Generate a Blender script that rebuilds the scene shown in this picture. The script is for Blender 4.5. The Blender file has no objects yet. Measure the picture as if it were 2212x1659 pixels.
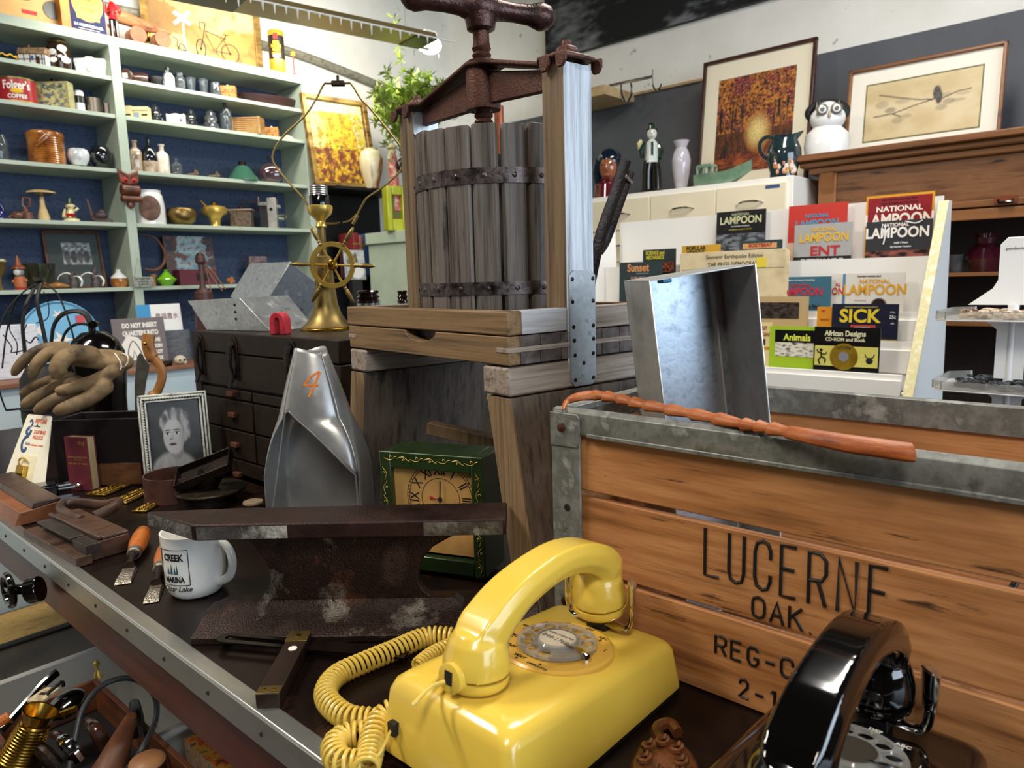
import bpy, bmesh, math, random
from math import pi, sin, cos, radians as rad
from mathutils import Vector as V, Matrix, noise as mnoise
random.seed(7)
SC = bpy.context.scene
COL = SC.collection
# ---------------------------------------------------------------- camera
FPX = 1560.0; IW, IH = 2212.0, 1659.0
YAW, PIT, ROL = rad(42.1), rad(-8.4), rad(-1.62)
EYE = V((0, 0, 1.20))
FW = V((cos(PIT)*cos(YAW), cos(PIT)*sin(YAW), sin(PIT)))
_r0 = V((sin(YAW), -cos(YAW), 0)); _u0 = _r0.cross(FW)
RT = _r0*cos(ROL) + _u0*sin(ROL); UP = RT.cross(FW)
cam = bpy.data.cameras.new('camera'); camo = bpy.data.objects.new('camera', cam); COL.objects.link(camo)
cam.sensor_width = 36; cam.lens = FPX*36/IW; cam.clip_start = .02
camo.matrix_world = Matrix(((RT.x, UP.x, -FW.x, EYE.x), (RT.y, UP.y, -FW.y, EYE.y), (RT.z, UP.z, -FW.z, EYE.z), (0, 0, 0, 1)))
cam.dof.use_dof = True; cam.dof.focus_distance = 1.0; cam.dof.aperture_fstop = 9.0
SC.camera = camo
SC.cycles.max_bounces = 7; SC.cycles.diffuse_bounces = 3; SC.cycles.glossy_bounces = 4; SC.cycles.transmission_bounces = 6
# ---------------------------------------------------------------- exposure, world, lights
vs = SC.view_settings
vs.view_transform = 'Standard'; vs.look = 'None'; vs.gamma = 1; vs.use_curve_mapping = False; vs.exposure = 0.6
w = bpy.data.worlds.new('world'); SC.world = w; w.use_nodes = True
w.node_tree.nodes['Background'].inputs[0].default_value = (.75, .85, 1, 1)
w.node_tree.nodes['Background'].inputs[1].default_value = 1.0
def area(name, loc, tgt, sx, sy, pw, col):
    l = bpy.data.lights.new(name, 'AREA'); l.shape = 'RECTANGLE'; l.size = sx; l.size_y = sy; l.energy = pw; l.color = col
    o = bpy.data.objects.new(name, l); COL.objects.link(o); o.location = loc
    o.rotation_euler = (V(tgt)-V(loc)).to_track_quat('-Z', 'Y').to_euler(); return o
area('window_daylight', (1.0, -2.9, 1.75), (1.0, 0, 1.35), 3.6, 1.7, 75, (.72, .86, 1))
area('ceiling_lamp_light', (-.5, 1.9, 2.93), (-.5, 1.9, 0), 1.2, .3, 40, (1, .93, .82))
area('ceiling_lamp_light', (-.9, -.6, 2.93), (-.9, -.6, 0), 1.2, .3, 30, (1, .93, .82))
area('ceiling_lamp_light', (1.9, .6, 2.93), (1.9, .6, 0), 1.2, .3, 30, (1, .95, .88))
# ---------------------------------------------------------------- pixel to place
def ray(x, y): return FW + RT*((x-IW/2)/FPX) - UP*((y-IH/2)/FPX)
def PZ(x, y, z): r = ray(x, y); return EYE + r*((z-EYE.z)/r.z)
def PX(x, y, X): r = ray(x, y); return EYE + r*(X/r.x)
def PY(x, y, Y): r = ray(x, y); return EYE + r*(Y/r.y)
def PN(x, y, P, n):
    r = ray(x, y); n = V(n); return EYE + r*(((V(P)-EYE).dot(n))/r.dot(n))
def proj(p):
    d = V(p)-EYE; z = d.dot(FW); return IW/2+FPX*d.dot(RT)/z, IH/2-FPX*d.dot(UP)/z, z
def zat(P, py):                       # height above P whose picture row is py
    r = V((P[0]-EYE.x, P[1]-EYE.y, 0)); a, b = 0., 3.2
    for _ in range(40):
        m = (a+b)/2
        if proj((P[0], P[1], m))[1] > py: a = m
        else: b = m
    return (a+b)/2
def onY(px, Y, z):
    p = V((1, Y, z))
    for _ in range(4): p = PY(px, proj(p)[1] if _ else 500, Y); p.z = z
    return p
def onX(px, X, z):
    p = V((X, 1, z))
    for _ in range(4): p = PX(px, proj(p)[1] if _ else 500, X); p.z = z
    return p
def mpp(p): return proj(p)[2]/FPX       # metres per pixel at p
# ---------------------------------------------------------------- materials
def hx(c):
    if not isinstance(c, str): return tuple(c)+(1,) if len(c) == 3 else c
    c = c.lstrip('#'); o = []
    for i in (0, 2, 4):
        v = int(c[i:i+2], 16)/255; o.append(v/12.92 if v <= .04045 else ((v+.055)/1.055)**2.4)
    return tuple(o)+(1,)
MATS = {}
def M(name, cols, sc=8, st=(1, 1, 1), r=.5, m=0, bump=0, bsc=None, det=5, lo=.3, hi=.7, tr=0, em=0, coat=0, spots=None, rvar=0, ior=1.5, alpha=1, sheen=0):
    if name in MATS: return MATS[name]
    mt = bpy.data.materials.new(name); mt.use_nodes = True; nt = mt.node_tree; N = nt.nodes; L = nt.links
    b = N['Principled BSDF']; MATS[name] = mt
    if isinstance(cols, str): cols = [cols]
    b.inputs['Roughness'].default_value = r; b.inputs['Metallic'].default_value = m; b.inputs['IOR'].default_value = ior
    b.inputs['Transmission Weight'].default_value = tr; b.inputs['Coat Weight'].default_value = coat; b.inputs['Coat Roughness'].default_value = .08
    b.inputs['Alpha'].default_value = alpha; b.inputs['Sheen Weight'].default_value = sheen
    b.inputs['Base Color'].default_value = hx(cols[0])
    if em: b.inputs['Emission Color'].default_value = hx(cols[0]); b.inputs['Emission Strength'].default_value = em
    if len(cols) == 1 and not bump and not spots and not rvar: return mt
    tc = N.new('ShaderNodeTexCoord'); mp = N.new('ShaderNodeMapping'); mp.inputs['Scale'].default_value = st
    L.new(tc.outputs['Object'], mp.inputs[0])
    nz = N.new('ShaderNodeTexNoise'); nz.inputs['Scale'].default_value = sc; nz.inputs['Detail'].default_value = det; nz.inputs['Roughness'].default_value = .62
    L.new(mp.outputs[0], nz.inputs[0]); out = None
    if len(cols) > 1:
        cr = N.new('ShaderNodeValToRGB'); e = cr.color_ramp.elements
        while len(e) < len(cols): e.new(.5)
        for i, c in enumerate(cols): e[i].position = lo+(hi-lo)*i/(len(cols)-1); e[i].color = hx(c)
        L.new(nz.outputs[0], cr.inputs[0]); out = cr.outputs[0]
    for s in (spots or []):
        c, s_, th = s[:3]; sst = s[3] if len(s) > 3 else (1, 1, 1)
        m2 = N.new('ShaderNodeMapping'); m2.inputs['Scale'].default_value = sst; m2.inputs['Location'].default_value = (3.1, 1.7, .4)
        n2 = N.new('ShaderNodeTexNoise'); n2.inputs['Scale'].default_value = s_; n2.inputs['Detail'].default_value = 6; n2.inputs['Roughness'].default_value = .65
        L.new(tc.outputs['Object'], m2.inputs[0]); L.new(m2.outputs[0], n2.inputs[0])
        r2 = N.new('ShaderNodeMapRange'); r2.inputs[1].default_value = th; r2.inputs[2].default_value = th+.07
        L.new(n2.outputs[0], r2.inputs[0]); mx = N.new('ShaderNodeMix'); mx.data_type = 'RGBA'
        L.new(r2.outputs[0], mx.inputs['Factor'])
        if out: L.new(out, mx.inputs['A'])
        else: mx.inputs['A'].default_value = hx(cols[0])
        mx.inputs['B'].default_value = hx(c); out = mx.outputs['Result']
    if out: L.new(out, b.inputs['Base Color'])
    if rvar:
        r3 = N.new('ShaderNodeMapRange'); r3.inputs[1].default_value = .3; r3.inputs[2].default_value = .7
        r3.inputs[3].default_value = max(0, r-rvar); r3.inputs[4].default_value = min(1, r+rvar)
        L.new(nz.outputs[0], r3.inputs[0]); L.new(r3.outputs[0], b.inputs['Roughness'])
    if bump:
        bp = N.new('ShaderNodeBump'); bp.inputs['Strength'].default_value = bump; bp.inputs['Distance'].default_value = .002
        src = nz
        if bsc:
            src = N.new('ShaderNodeTexNoise'); src.inputs['Scale'].default_value = bsc; src.inputs['Detail'].default_value = 4; L.new(mp.outputs[0], src.inputs[0])
        L.new(src.outputs[0], bp.inputs['Height']); L.new(bp.outputs[0], b.inputs['Normal'])
    return mt
def vcmat(name, r=.5, coat=0):
    if name in MATS: return MATS[name]
    mt = bpy.data.materials.new(name); mt.use_nodes = True; N = mt.node_tree.nodes
    b = N['Principled BSDF']; b.inputs['Roughness'].default_value = r; b.inputs['Coat Weight'].default_value = coat
    a = N.new('ShaderNodeAttribute'); a.attribute_name = 'Col'; mt.node_tree.links.new(a.outputs['Color'], b.inputs['Base Color'])
    MATS[name] = mt; return mt
# ---------------------------------------------------------------- mesh builder
class MB:
    def __init__(s, T=None): s.v = []; s.f = []; s.T = T or Matrix()
    def add(s, vs_, fs):
        n = len(s.v); s.v += [s.T @ V(p) for p in vs_]; s.f += [tuple(i+n for i in f) for f in fs]; return s
    def box(s, x0, x1, y0, y1, z0, z1):
        return s.add([(x0, y0, z0), (x1, y0, z0), (x1, y1, z0), (x0, y1, z0), (x0, y0, z1), (x1, y0, z1), (x1, y1, z1), (x0, y1, z1)],
                     [(0, 3, 2, 1), (4, 5, 6, 7), (0, 1, 5, 4), (1, 2, 6, 5), (2, 3, 7, 6), (3, 0, 4, 7)])
    def cb(s, c, d): return s.box(c[0]-d[0]/2, c[0]+d[0]/2, c[1]-d[1]/2, c[1]+d[1]/2, c[2]-d[2]/2, c[2]+d[2]/2)
    def hexa(s, b, t):                  # bottom quad, top quad
        return s.add(list(b)+list(t), [(0, 3, 2, 1), (4, 5, 6, 7), (0, 1, 5, 4), (1, 2, 6, 5), (2, 3, 7, 6), (3, 0, 4, 7)])
    def loft(s, rings, cap=True, closed=False):
        n = len(rings[0]); vs_ = [p for r in rings for p in r]; fs = []
        k = len(rings)
        for i in range(k if closed else k-1):
            a, b = i*n, ((i+1) % k)*n
            for j in range(n): fs.append((a+j, a+(j+1) % n, b+(j+1) % n, b+j))
        if cap and not closed: fs += [tuple(range(n))[::-1], tuple((k-1)*n+j for j in range(n))]
        return s.add(vs_, fs)
    def lathe(s, prof, n=24, c=(0, 0, 0), cap=True, fx=1, fy=1):
        c = V(c); return s.loft([[c+V((r*fx*cos(2*pi*j/n), r*fy*sin(2*pi*j/n), z)) for j in range(n)] for r, z in prof], cap)
    def cyl(s, p0, p1, r0, r1=None, n=16, cap=True):
        p0, p1 = V(p0), V(p1); r1 = r0 if r1 is None else r1; q = (p1-p0).to_track_quat('Z', 'Y')
        f = lambda p, r: [p+q @ V((r*cos(2*pi*j/n), r*sin(2*pi*j/n), 0)) for j in range(n)]
        return s.loft([f(p0, r0), f(p1, r1)], cap)
    def tube(s, pts, r, n=8, cap=True, closed=False, fl=1, up=None):
        pts = [V(p) for p in pts]; k = len(pts); rs = r if isinstance(r, (list, tuple)) else [r]*k
        tg = []
        for i in range(k):
            a = pts[(i-1) % k] if closed or i else pts[0]; b = pts[(i+1) % k] if closed or i < k-1 else pts[-1]
            tg.append((b-a).normalized())
        nn = V(up) if up else (V((0, 0, 1)) if abs(tg[0].z) < .9 else V((1, 0, 0)))
        rings = []
        for i in range(k):
            nn = (nn - tg[i]*nn.dot(tg[i])).normalized(); bb = tg[i].cross(nn)
            rings.append([pts[i]+(nn*cos(2*pi*j/n)*fl+bb*sin(2*pi*j/n))*rs[i] for j in range(n)])
        return s.loft(rings, cap, closed)
    def prism(s, poly, a0, a1, ax='z'):
        g = {'z': lambda p, a: (p[0], p[1], a), 'x': lambda p, a: (a, p[0], p[1]), 'y': lambda p, a: (p[0], a, p[1])}[ax]
        n = len(poly)
        return s.add([g(p, a0) for p in poly]+[g(p, a1) for p in poly], [tuple(range(n))[::-1], tuple(range(n, 2*n))]+[(j, (j+1) % n, n+(j+1) % n, n+j) for j in range(n)])
    def sph(s, c, r, sx=1, sy=1, sz=1, n=16, m=10):
        c = V(c); return s.loft([[c+V((r*sx*sin(pi*i/m)*cos(2*pi*j/n), r*sy*sin(pi*i/m)*sin(2*pi*j/n), -r*sz*cos(pi*i/m))) for j in range(n)] for i in [.02]+list(range(1, m))+[m-.02]])
    def build(s, name, mat, par=None, bev=0, smooth=True, ang=.6, seg=2, sub=0, loc=None):
        me = bpy.data.meshes.new(name)
        if loc is not None:
            l = V(loc); s.v = [p-l for p in s.v]
        me.from_pydata([tuple(p) for p in s.v], [], s.f)
        bm = bmesh.new(); bm.from_mesh(me); bmesh.ops.recalc_face_normals(bm, faces=bm.faces); bm.to_mesh(me); bm.free()
        o = bpy.data.objects.new(name, me); COL.objects.link(o)
        if mat: me.materials.append(mat)
        if smooth: me.shade_smooth(); me.set_sharp_from_angle(angle=ang)
        if bev:
            b = o.modifiers.new('b', 'BEVEL'); b.width = bev; b.segments = seg; b.limit_method = 'ANGLE'; b.angle_limit = rad(35)
            b.harden_normals = False
        if sub: m_ = o.modifiers.new('s', 'SUBSURF'); m_.levels = sub; m_.render_levels = sub
        if par: o.parent = par
        if loc is not None: o.location = loc
        return o
def tag(o, label, cat, group=None, kind=None):
    if label: o['label'] = label
    if cat: o['category'] = cat
    if group: o['group'] = group
    if kind: o['kind'] = kind
    return o
def T(name, label, cat, loc=(0, 0, 0), rz=0, group=None, rot=None):
    o = bpy.data.objects.new(name, None); COL.objects.link(o); o.location = loc; o.empty_display_size = .05
    o.rotation_euler = rot if rot else (0, 0, rz); return tag(o, label, cat, group)
def struct(name, mb, mat, **k):
    o = mb.build(name, mat, **k); o['kind'] = 'structure'; return o
def fr(o, x, y):                       # frame matrix: origin, local x axis, local y axis
    o, x, y = V(o), V(x).normalized(), V(y); y = (y-x*y.dot(x)).normalized(); z = x.cross(y)
    return Matrix(((x.x, y.x, z.x, o.x), (x.y, y.y, z.y, o.y), (x.z, y.z, z.z, o.z), (0, 0, 0, 1)))
def txt(s, size, mat, mtx, par=None, name='lettering', al='CENTER', ext=.0002, off=0, sx=1, shear=0, bend=0, bendz=0, sp=1):
    cu = bpy.data.curves.new('t', 'FONT'); cu.body = s; cu.size = size; cu.align_x = al; cu.align_y = 'CENTER'; cu.extrude = ext; cu.offset = off; cu.shear = shear
    cu.resolution_u = 3; cu.space_character = sp
    o = bpy.data.objects.new('t', cu); COL.objects.link(o); dg = bpy.context.evaluated_depsgraph_get()
    me = bpy.data.meshes.new_from_object(o.evaluated_get(dg)); bpy.data.objects.remove(o); bpy.data.curves.remove(cu)
    me.name = name
    if bend:
        bm = bmesh.new(); bm.from_mesh(me)
        for _ in range(3):
            es = [e for e in bm.edges if e.calc_length() > abs(bend)*.15]
            if not es: break
            bmesh.ops.subdivide_edges(bm, edges=es, cuts=1); bmesh.ops.triangulate(bm, faces=bm.faces)
        bm.to_mesh(me); bm.free()
    for v in me.vertices:
        v.co.x *= sx
        if bend: a = v.co.x/bend; R_ = bend+v.co.z; v.co.x = R_*sin(a); v.co.z = R_*cos(a)-bend
        if bendz: a = v.co.x/bendz; R_ = bendz+v.co.y; v.co.x = R_*sin(a); v.co.y = R_*cos(a)-bendz
    me.materials.clear(); me.materials.append(mat)
    ob = bpy.data.objects.new(name, me); COL.objects.link(ob); ob.matrix_local = mtx
    if par: ob.parent = par; ob.matrix_parent_inverse = Matrix(); ob.matrix_local = mtx
    return ob
def paint(name, w_, h_, nx, ny, fn, mtx, par=None, r=.5, coat=0, bend=0):
    """flat picture surface: fn(u,v) gives its own colour; local x right, y up, z out; origin bottom centre"""
    me = bpy.data.meshes.new(name); vs_ = []
    for j in range(ny+1):
        for i in range(nx+1):
            x = (i/nx-.5)*w_; z = 0
            if bend: a = x/bend; x = bend*sin(a); z = bend*cos(a)-bend
            vs_.append((x, j/ny*h_, z))
    me.from_pydata(vs_, [], [(j*(nx+1)+i, j*(nx+1)+i+1, (j+1)*(nx+1)+i+1, (j+1)*(nx+1)+i) for j in range(ny) for i in range(nx)])
    ca = me.color_attributes.new('Col', 'FLOAT_COLOR', 'POINT')
    for j in range(ny+1):
        for i in range(nx+1): ca.data[j*(nx+1)+i].color = hx(fn(i/nx, j/ny))
    me.materials.append(vcmat('print_%d_%d' % (r*10, coat*10), r, coat)); me.shade_smooth()
    o = bpy.data.objects.new(name, me); COL.objects.link(o); o.matrix_local = mtx
    if par: o.parent = par; o.matrix_local = mtx
    return o
def mixc(a, b, t):
    a, b = hx(a), hx(b); t = max(0, min(1, t)); return tuple(a[i]*(1-t)+b[i]*t for i in range(3))
def nz3(x, y, s=1, o=0): return mnoise.fractal(V((x*s+o, y*s, o)), .9, 2.0, 4)
def arc(c, r, a0, a1, n, pl='xz'):
    o = []
    for i in range(n+1):
        a = a0+(a1-a0)*i/n
        p = (r*cos(a), r*sin(a)); o.append(V(c)+(V((p[0], 0, p[1])) if pl == 'xz' else V((p[0], p[1], 0)) if pl == 'xy' else V((0, p[0], p[1]))))
    return o
def cr(pts, k=6, closed=False):          # catmull-rom
    P = [V(p) for p in pts]; n = len(P); o = []
    for i in range(n if closed else n-1):
        g = lambda q: P[q % n] if closed else P[max(0, min(n-1, q))]
        a, b, c, d = g(i-1), g(i), g(i+1), g(i+2)
        for j in range(k):
            t = j/k; o.append(.5*((2*b)+(c-a)*t+(2*a-5*b+4*c-d)*t*t+(3*b-a-3*c+d)*t**3))
    if not closed: o.append(P[-1])
    return o
def nzr(x, y, z, s, o=0): return mnoise.noise(V((x*s+o, y*s, z*s)))
# ================================================================ materials used widely
WHITEW = M('plaster_white', ['#e9e6dc', '#f7f5ee'], sc=3, r=.85, bump=.6, bsc=25, spots=[('#8f8a80', 9, .66)])
GREYW = M('paint_grey', ['#54565b', '#62646a'], sc=2, r=.7, spots=[('#b9b9b9', 60, .78)])
SAGE = M('paint_sage', ['#a7b5a4', '#b9c4b2'], sc=6, r=.55, bump=.15, bsc=60, spots=[('#6d6f62', 70, .74), ('#d8dccb', 30, .7)])
BLUEB = M('backing_blue', ['#27324a', '#46546f', '#35415c'], sc=60, r=.9, bump=.3)
IRON = M('iron_dark', ['#17120f', '#2a211c', '#3a2d24'], sc=30, r=.42, m=.7, bump=.6, bsc=180)
RUST = M('iron_rusty', ['#2e1912', '#4a2a20', '#5e3a2e'], sc=22, r=.45, m=.55, bump=.6, bsc=160, rvar=.12)
BRASS = M('brass', ['#8c6a24', '#b8903c', '#7a5a1e'], sc=14, r=.25, m=1, rvar=.08)
BRASSB = M('brass_bright', ['#cfa94a', '#e2c46c'], sc=10, r=.32, m=.7)
CHROME = M('chrome', '#d9d9d9', r=.08, m=1)
BLACKG = M('black_gloss', '#070605', r=.12, coat=.5)
BLACKM = M('black_matt', '#100e0d', r=.6)
GALV = M('galvanised', ['#8d9194', '#b4b8ba', '#a2a6a8', '#c9ccd0'], sc=30, r=.36, m=.75, bump=.12, rvar=.12, spots=[('#6b6a66', 45, .68)])
GALVD = M('galvanised_weathered', ['#55564f', '#8b8c86', '#6b6c66', '#b4b5ae'], sc=24, r=.45, m=.35, bump=.3, rvar=.1, spots=[('#2e2c2a', 26, .64), ('#b9b9b2', 30, .7)])
TIN = M('tin_sheet', ['#85847f', '#a5a49f', '#94938c'], sc=12, r=.42, m=.3, bump=.1, rvar=.1, spots=[('#4f4a44', 90, .72), ('#c7c5bd', 38, .72)])
OAKP = M('press_oak_grey', ['#42352b', '#6f5d4c', '#8a7763', '#54463a'], sc=60, st=(1, 1, .05), r=.68, bump=.5, spots=[('#2b211a', 20, .66, (1, 1, .1))])
OAKH = M('press_oak_rail', ['#3c2b1b', '#745a3b', '#8a6d49', '#4f3b26'], sc=70, st=(1, .035, 1), r=.62, bump=.5, spots=[('#2e2015', 22, .66, (1, .15, 1))])
OAKX = M('press_oak_side', ['#463b33', '#85776a', '#a39588', '#5a4d43'], sc=70, st=(.035, 1, 1), r=.6, bump=.5, spots=[('#2e2620', 22, .66, (.15, 1, 1))])
STAVE = M('press_stave', ['#241e1a', '#514841', '#6e655e', '#372f2a'], sc=80, st=(1, 1, .03), r=.5, bump=.45, spots=[('#1c1511', 16, .62, (1, 1, .2)), ('#8a7c6e', 90, .68, (1, 1, .08))])
CRATEW = M('crate_beech', ['#69401f', '#a0683a', '#ba8150', '#875630'], sc=34, st=(1, .09, 1.2), r=.55, bump=.35, bsc=70, spots=[('#c09a68', 9, .66, (1, .4, 1)), ('#472a18', 120, .62, (1, .07, 1)), ('#35210f', 26, .72)])
WALNUT = M('walnut_brown', ['#3f2416', '#6b4026', '#55321e'], sc=18, st=(1, .12, 1), r=.5, bump=.3)
OAKCAB = M('cabinet_oak', ['#4a2c15', '#7b4d28', '#8d5c33', '#5c3a1d'], sc=9, st=(1, .1, 1.6), r=.4, bump=.25)
CREAM = M('enamel_cream', ['#e6dcc3', '#f0e8d4'], sc=5, r=.35)
WHITEP = M('white_panel', '#f3f1ec', r=.4)
INK = M('ink_black', '#0b0a09', r=.7)
INKW = M('ink_white', '#f1ede2', r=.6)
INKR = M('ink_red', '#b8231f', r=.6)
INKO = M('ink_orange_red', '#d9592b', r=.6)
INKY = M('ink_yellow', '#e8b62a', r=.6)
INKB = M('ink_blue', '#33507e', r=.6)
CLEAR = M('clear_glass', '#e8f0ee', r=.03, tr=1, ior=1.45)
GREYG = M('grey_glass', '#9fa8ac', r=.05, tr=.85, ior=1.4)
def ss(o, k='structure'): o['kind'] = k; return o
# ================================================================ room
YW, XW = 3.74, 3.62
struct('floor', MB().box(-3, XW, -3, YW, -.05, 0), M('floor_boards', ['#2c2620', '#453a30', '#382f28'], sc=6, st=(1, .2, 1), r=.5, bump=.2))
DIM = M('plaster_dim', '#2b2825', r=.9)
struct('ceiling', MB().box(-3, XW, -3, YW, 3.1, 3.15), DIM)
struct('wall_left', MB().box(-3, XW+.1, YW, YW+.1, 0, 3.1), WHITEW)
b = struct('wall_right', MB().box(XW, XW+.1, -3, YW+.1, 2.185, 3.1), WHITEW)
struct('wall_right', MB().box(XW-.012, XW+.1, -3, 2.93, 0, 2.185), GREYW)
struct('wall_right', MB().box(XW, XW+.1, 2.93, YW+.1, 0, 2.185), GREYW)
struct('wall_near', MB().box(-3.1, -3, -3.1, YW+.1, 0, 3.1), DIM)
m = MB()
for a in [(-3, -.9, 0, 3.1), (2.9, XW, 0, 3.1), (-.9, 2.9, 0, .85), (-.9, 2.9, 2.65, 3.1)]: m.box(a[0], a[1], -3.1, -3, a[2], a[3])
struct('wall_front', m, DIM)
m = MB()
for x in (-.9, .35, 1.6, 2.86): m.box(x, x+.05, -3.06, -2.99, .85, 2.65)
m.box(-.9, 2.9, -3.06, -2.99, .85, .9); m.box(-.9, 2.9, -3.06, -2.99, 2.6, 2.65)
struct('window_1', m, WHITEP)
# conduit pipe along the left wall
pp = cr([(.7, 3.70, 2.47), (1.5, 3.70, 2.475), (2.1, 3.70, 2.47), (2.4, 3.70, 2.465), (2.9, 3.70, 2.40), (3.3, 3.70, 2.33), (3.58, 3.70, 2.31)], 6)
o = MB().tube(pp, .022, 10).build('conduit_pipe', M('pipe_grey', ['#5d5a50', '#8b8878', '#3f3c34'], sc=20, r=.5, bump=.3)); tag(o, 'grey painted conduit pipe running along the white wall above the shelves', 'pipe')
c = MB().cyl((2.02, 3.70, 2.471), (2.09, 3.70, 2.471), .028).build('coupling', MATS['pipe_grey'], o)
# black and white mural high on the right wall
def mural(u, v):
    n = nz3(u*6, v*3, 1, 4)+.5*nz3(u*30, v*20, 1, 9); return mixc('#0b0c0e', '#8d8f92', max(0, n*1.1-.05)*(1.1-v))
t = T('dark_mural', 'large dark black and grey landscape mural high on the white right wall', 'mural', (XW-.02, 1.9, 2.45))
MB().box(-.015, .015, -1.4, .99, .035, .6).build('canvas', BLACKM, t)
pA = PX(1150, 110, XW-.02); z0, z1 = 2.485, 2.40
paint('picture', 2.39, .6, 150, 60, mural, fr((-.018, -.205, .035), (0, -1, 0), (0, 0, 1)), t, .8)
# fluorescent fixture
fa, fb = PZ(430, -6, 2.36), PZ(925, 95, 2.36)
d = (fb-fa).normalized(); ln = (fb-fa).length; sd = V((-d.y, d.x, 0))
t = T('fluorescent_light', 'hanging fluorescent light with tan reflector and bright tube above the shelves', 'light fixture', fa, math.atan2(d.y, d.x))
tanm = M('fixture_tan', ['#8d7a4d', '#a08c5c'], sc=4, r=.4, m=.3)
MB().prism([(-.09, .0), (.09, .0), (.07, .035), (-.07, .035)], -.6, ln, 'x').build('housing', tanm, t, bev=.003)
MB().box(ln-.12, ln+.0, -.085, .085, -.004, 0).build('end_plate', M('fixture_end', '#3d3524', r=.5), t)
MB().box(-.2, .16, -.085, .085, -.004, 0).build('ballast_cover', MATS['fixture_end'], t)
MB().prism([(.09, .0), (.2, .06), (.19, .065), (.08, .01)], -.6, ln+.06, 'x').build('reflector', M('fixture_white', '#dcdcd8', r=.3), t)
MB().cyl((-.5, .15, .09), (ln+.04, .15, .09), .019).build('tube', M('tube_glow', '#fff6e6', em=6), t)
MB().cb((ln+.1, .15, .09), (.07, .05, .05)).build('lamp_holder', WHITEP, t)
for x in (.2, ln-.1): MB().cyl((x, .05, .03), (x+.02, .05, .74), .003).build('hanging_chain', M('chain_pale', '#c9c7bd', r=.5), t)
m = MB(); random.seed(3)
for i in range(26):
    x = ln+.14-i*.05; h = random.uniform(.012, .045); m.cyl((x, -.09 if i > 3 else .12, .002), (x, -.09 if i > 3 else .12, -h), .006, .0015, 6)
m.box(-1.2, ln+.1, -.093, -.087, 0, .006).build('icicle_trim', WHITEP, t, smooth=False)['kind'] = 'stuff'
MB().sph((ln+.1, .15, .05), .05, 1.4, 1, .9).build('bulb', M('bulb_glow', '#fffdf4', em=9), t)
l = area('fluorescent_tube_light', fa+d*(ln*.35)+sd*.16+V((0, 0, .02)), fa+d*(ln*.35)+sd*.75+V((0, 0, -.25)), 1.5, .12, 14, (1, .96, .86))
l.parent = None
# ================================================================ shelf unit on the left wall
YS, YB = 3.45, 3.70
ZS = [.885, 1.205, 1.487, 1.717, 1.948, 2.105]
t = T('shelf_unit', 'tall built-in shelf unit painted sage green with dark blue back', 'shelf unit', (1.32, YS, 0))
def sx(x0, x1, y0, y1, z0, z1): return MB().box(x0-1.32, x1-1.32, y0-YS, y1-YS, z0, z1)
sx(.0, 2.32, YS, YB, 2.233, 2.272).build('top_board', SAGE, t, bev=.002)
sx(1.303, 1.343, YS-.002, YB, 0, 2.233).build('divider', SAGE, t, bev=.002)
sx(2.24, 2.322, YS-.002, YB, 0, 2.2325).build('side_panel', SAGE, t, bev=.002)
for z in ZS[1:]:
    sx(.0, 1.302, YS+.002, YB, z-.017, z).build('shelf_board', SAGE, t, bev=.0015)
    sx(1.344, 2.239, YS+.002, YB, z-.017, z).build('shelf_board', SAGE, t, bev=.0015)
sx(.0, 2.3, YB, YB+.012, 0, 2.23).build('back_panel', BLUEB, t)
t = T('low_counter', 'low counter with brown edged top and pale blue face below the shelves', 'counter', (.9, 3.2, 0))
MB().box(-1.2, .95, -.05, .24, .845, .862).build('counter_top', M('counter_brown', ['#7a4a33', '#9a6a4c'], sc=8, r=.5), t, bev=.002)
MB().box(-1.2, .93, -.03, .24, .0, .845).build('front_panel', M('counter_blue', ['#b7ccd4', '#c9d8dd'], sc=6, r=.5), t)
# pale green low shelf cabinet right of the shelves
PGRN = M('paint_mint', ['#c3d3b8', '#d3dfc8'], sc=8, r=.5)
t = T('mint_cabinet', 'pale mint green open cabinet beside the sage shelf unit', 'cabinet', (2.62, 3.0, 0))
MB().box(-.14, .75, -.1, .3, 1.40, 1.46).build('top', PGRN, t, bev=.003)
MB().box(-.12, -.05, -.08, .3, 0, 1.40).build('stile', PGRN, t, bev=.002)
MB().box(.6, .72, -.08, .3, 0, 1.40).build('stile', PGRN, t, bev=.002)
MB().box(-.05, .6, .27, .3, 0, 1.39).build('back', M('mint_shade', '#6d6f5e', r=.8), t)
MB().box(-.05, .6, -.07, .3, .9, .92).build('shelf_board', PGRN, t)
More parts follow.
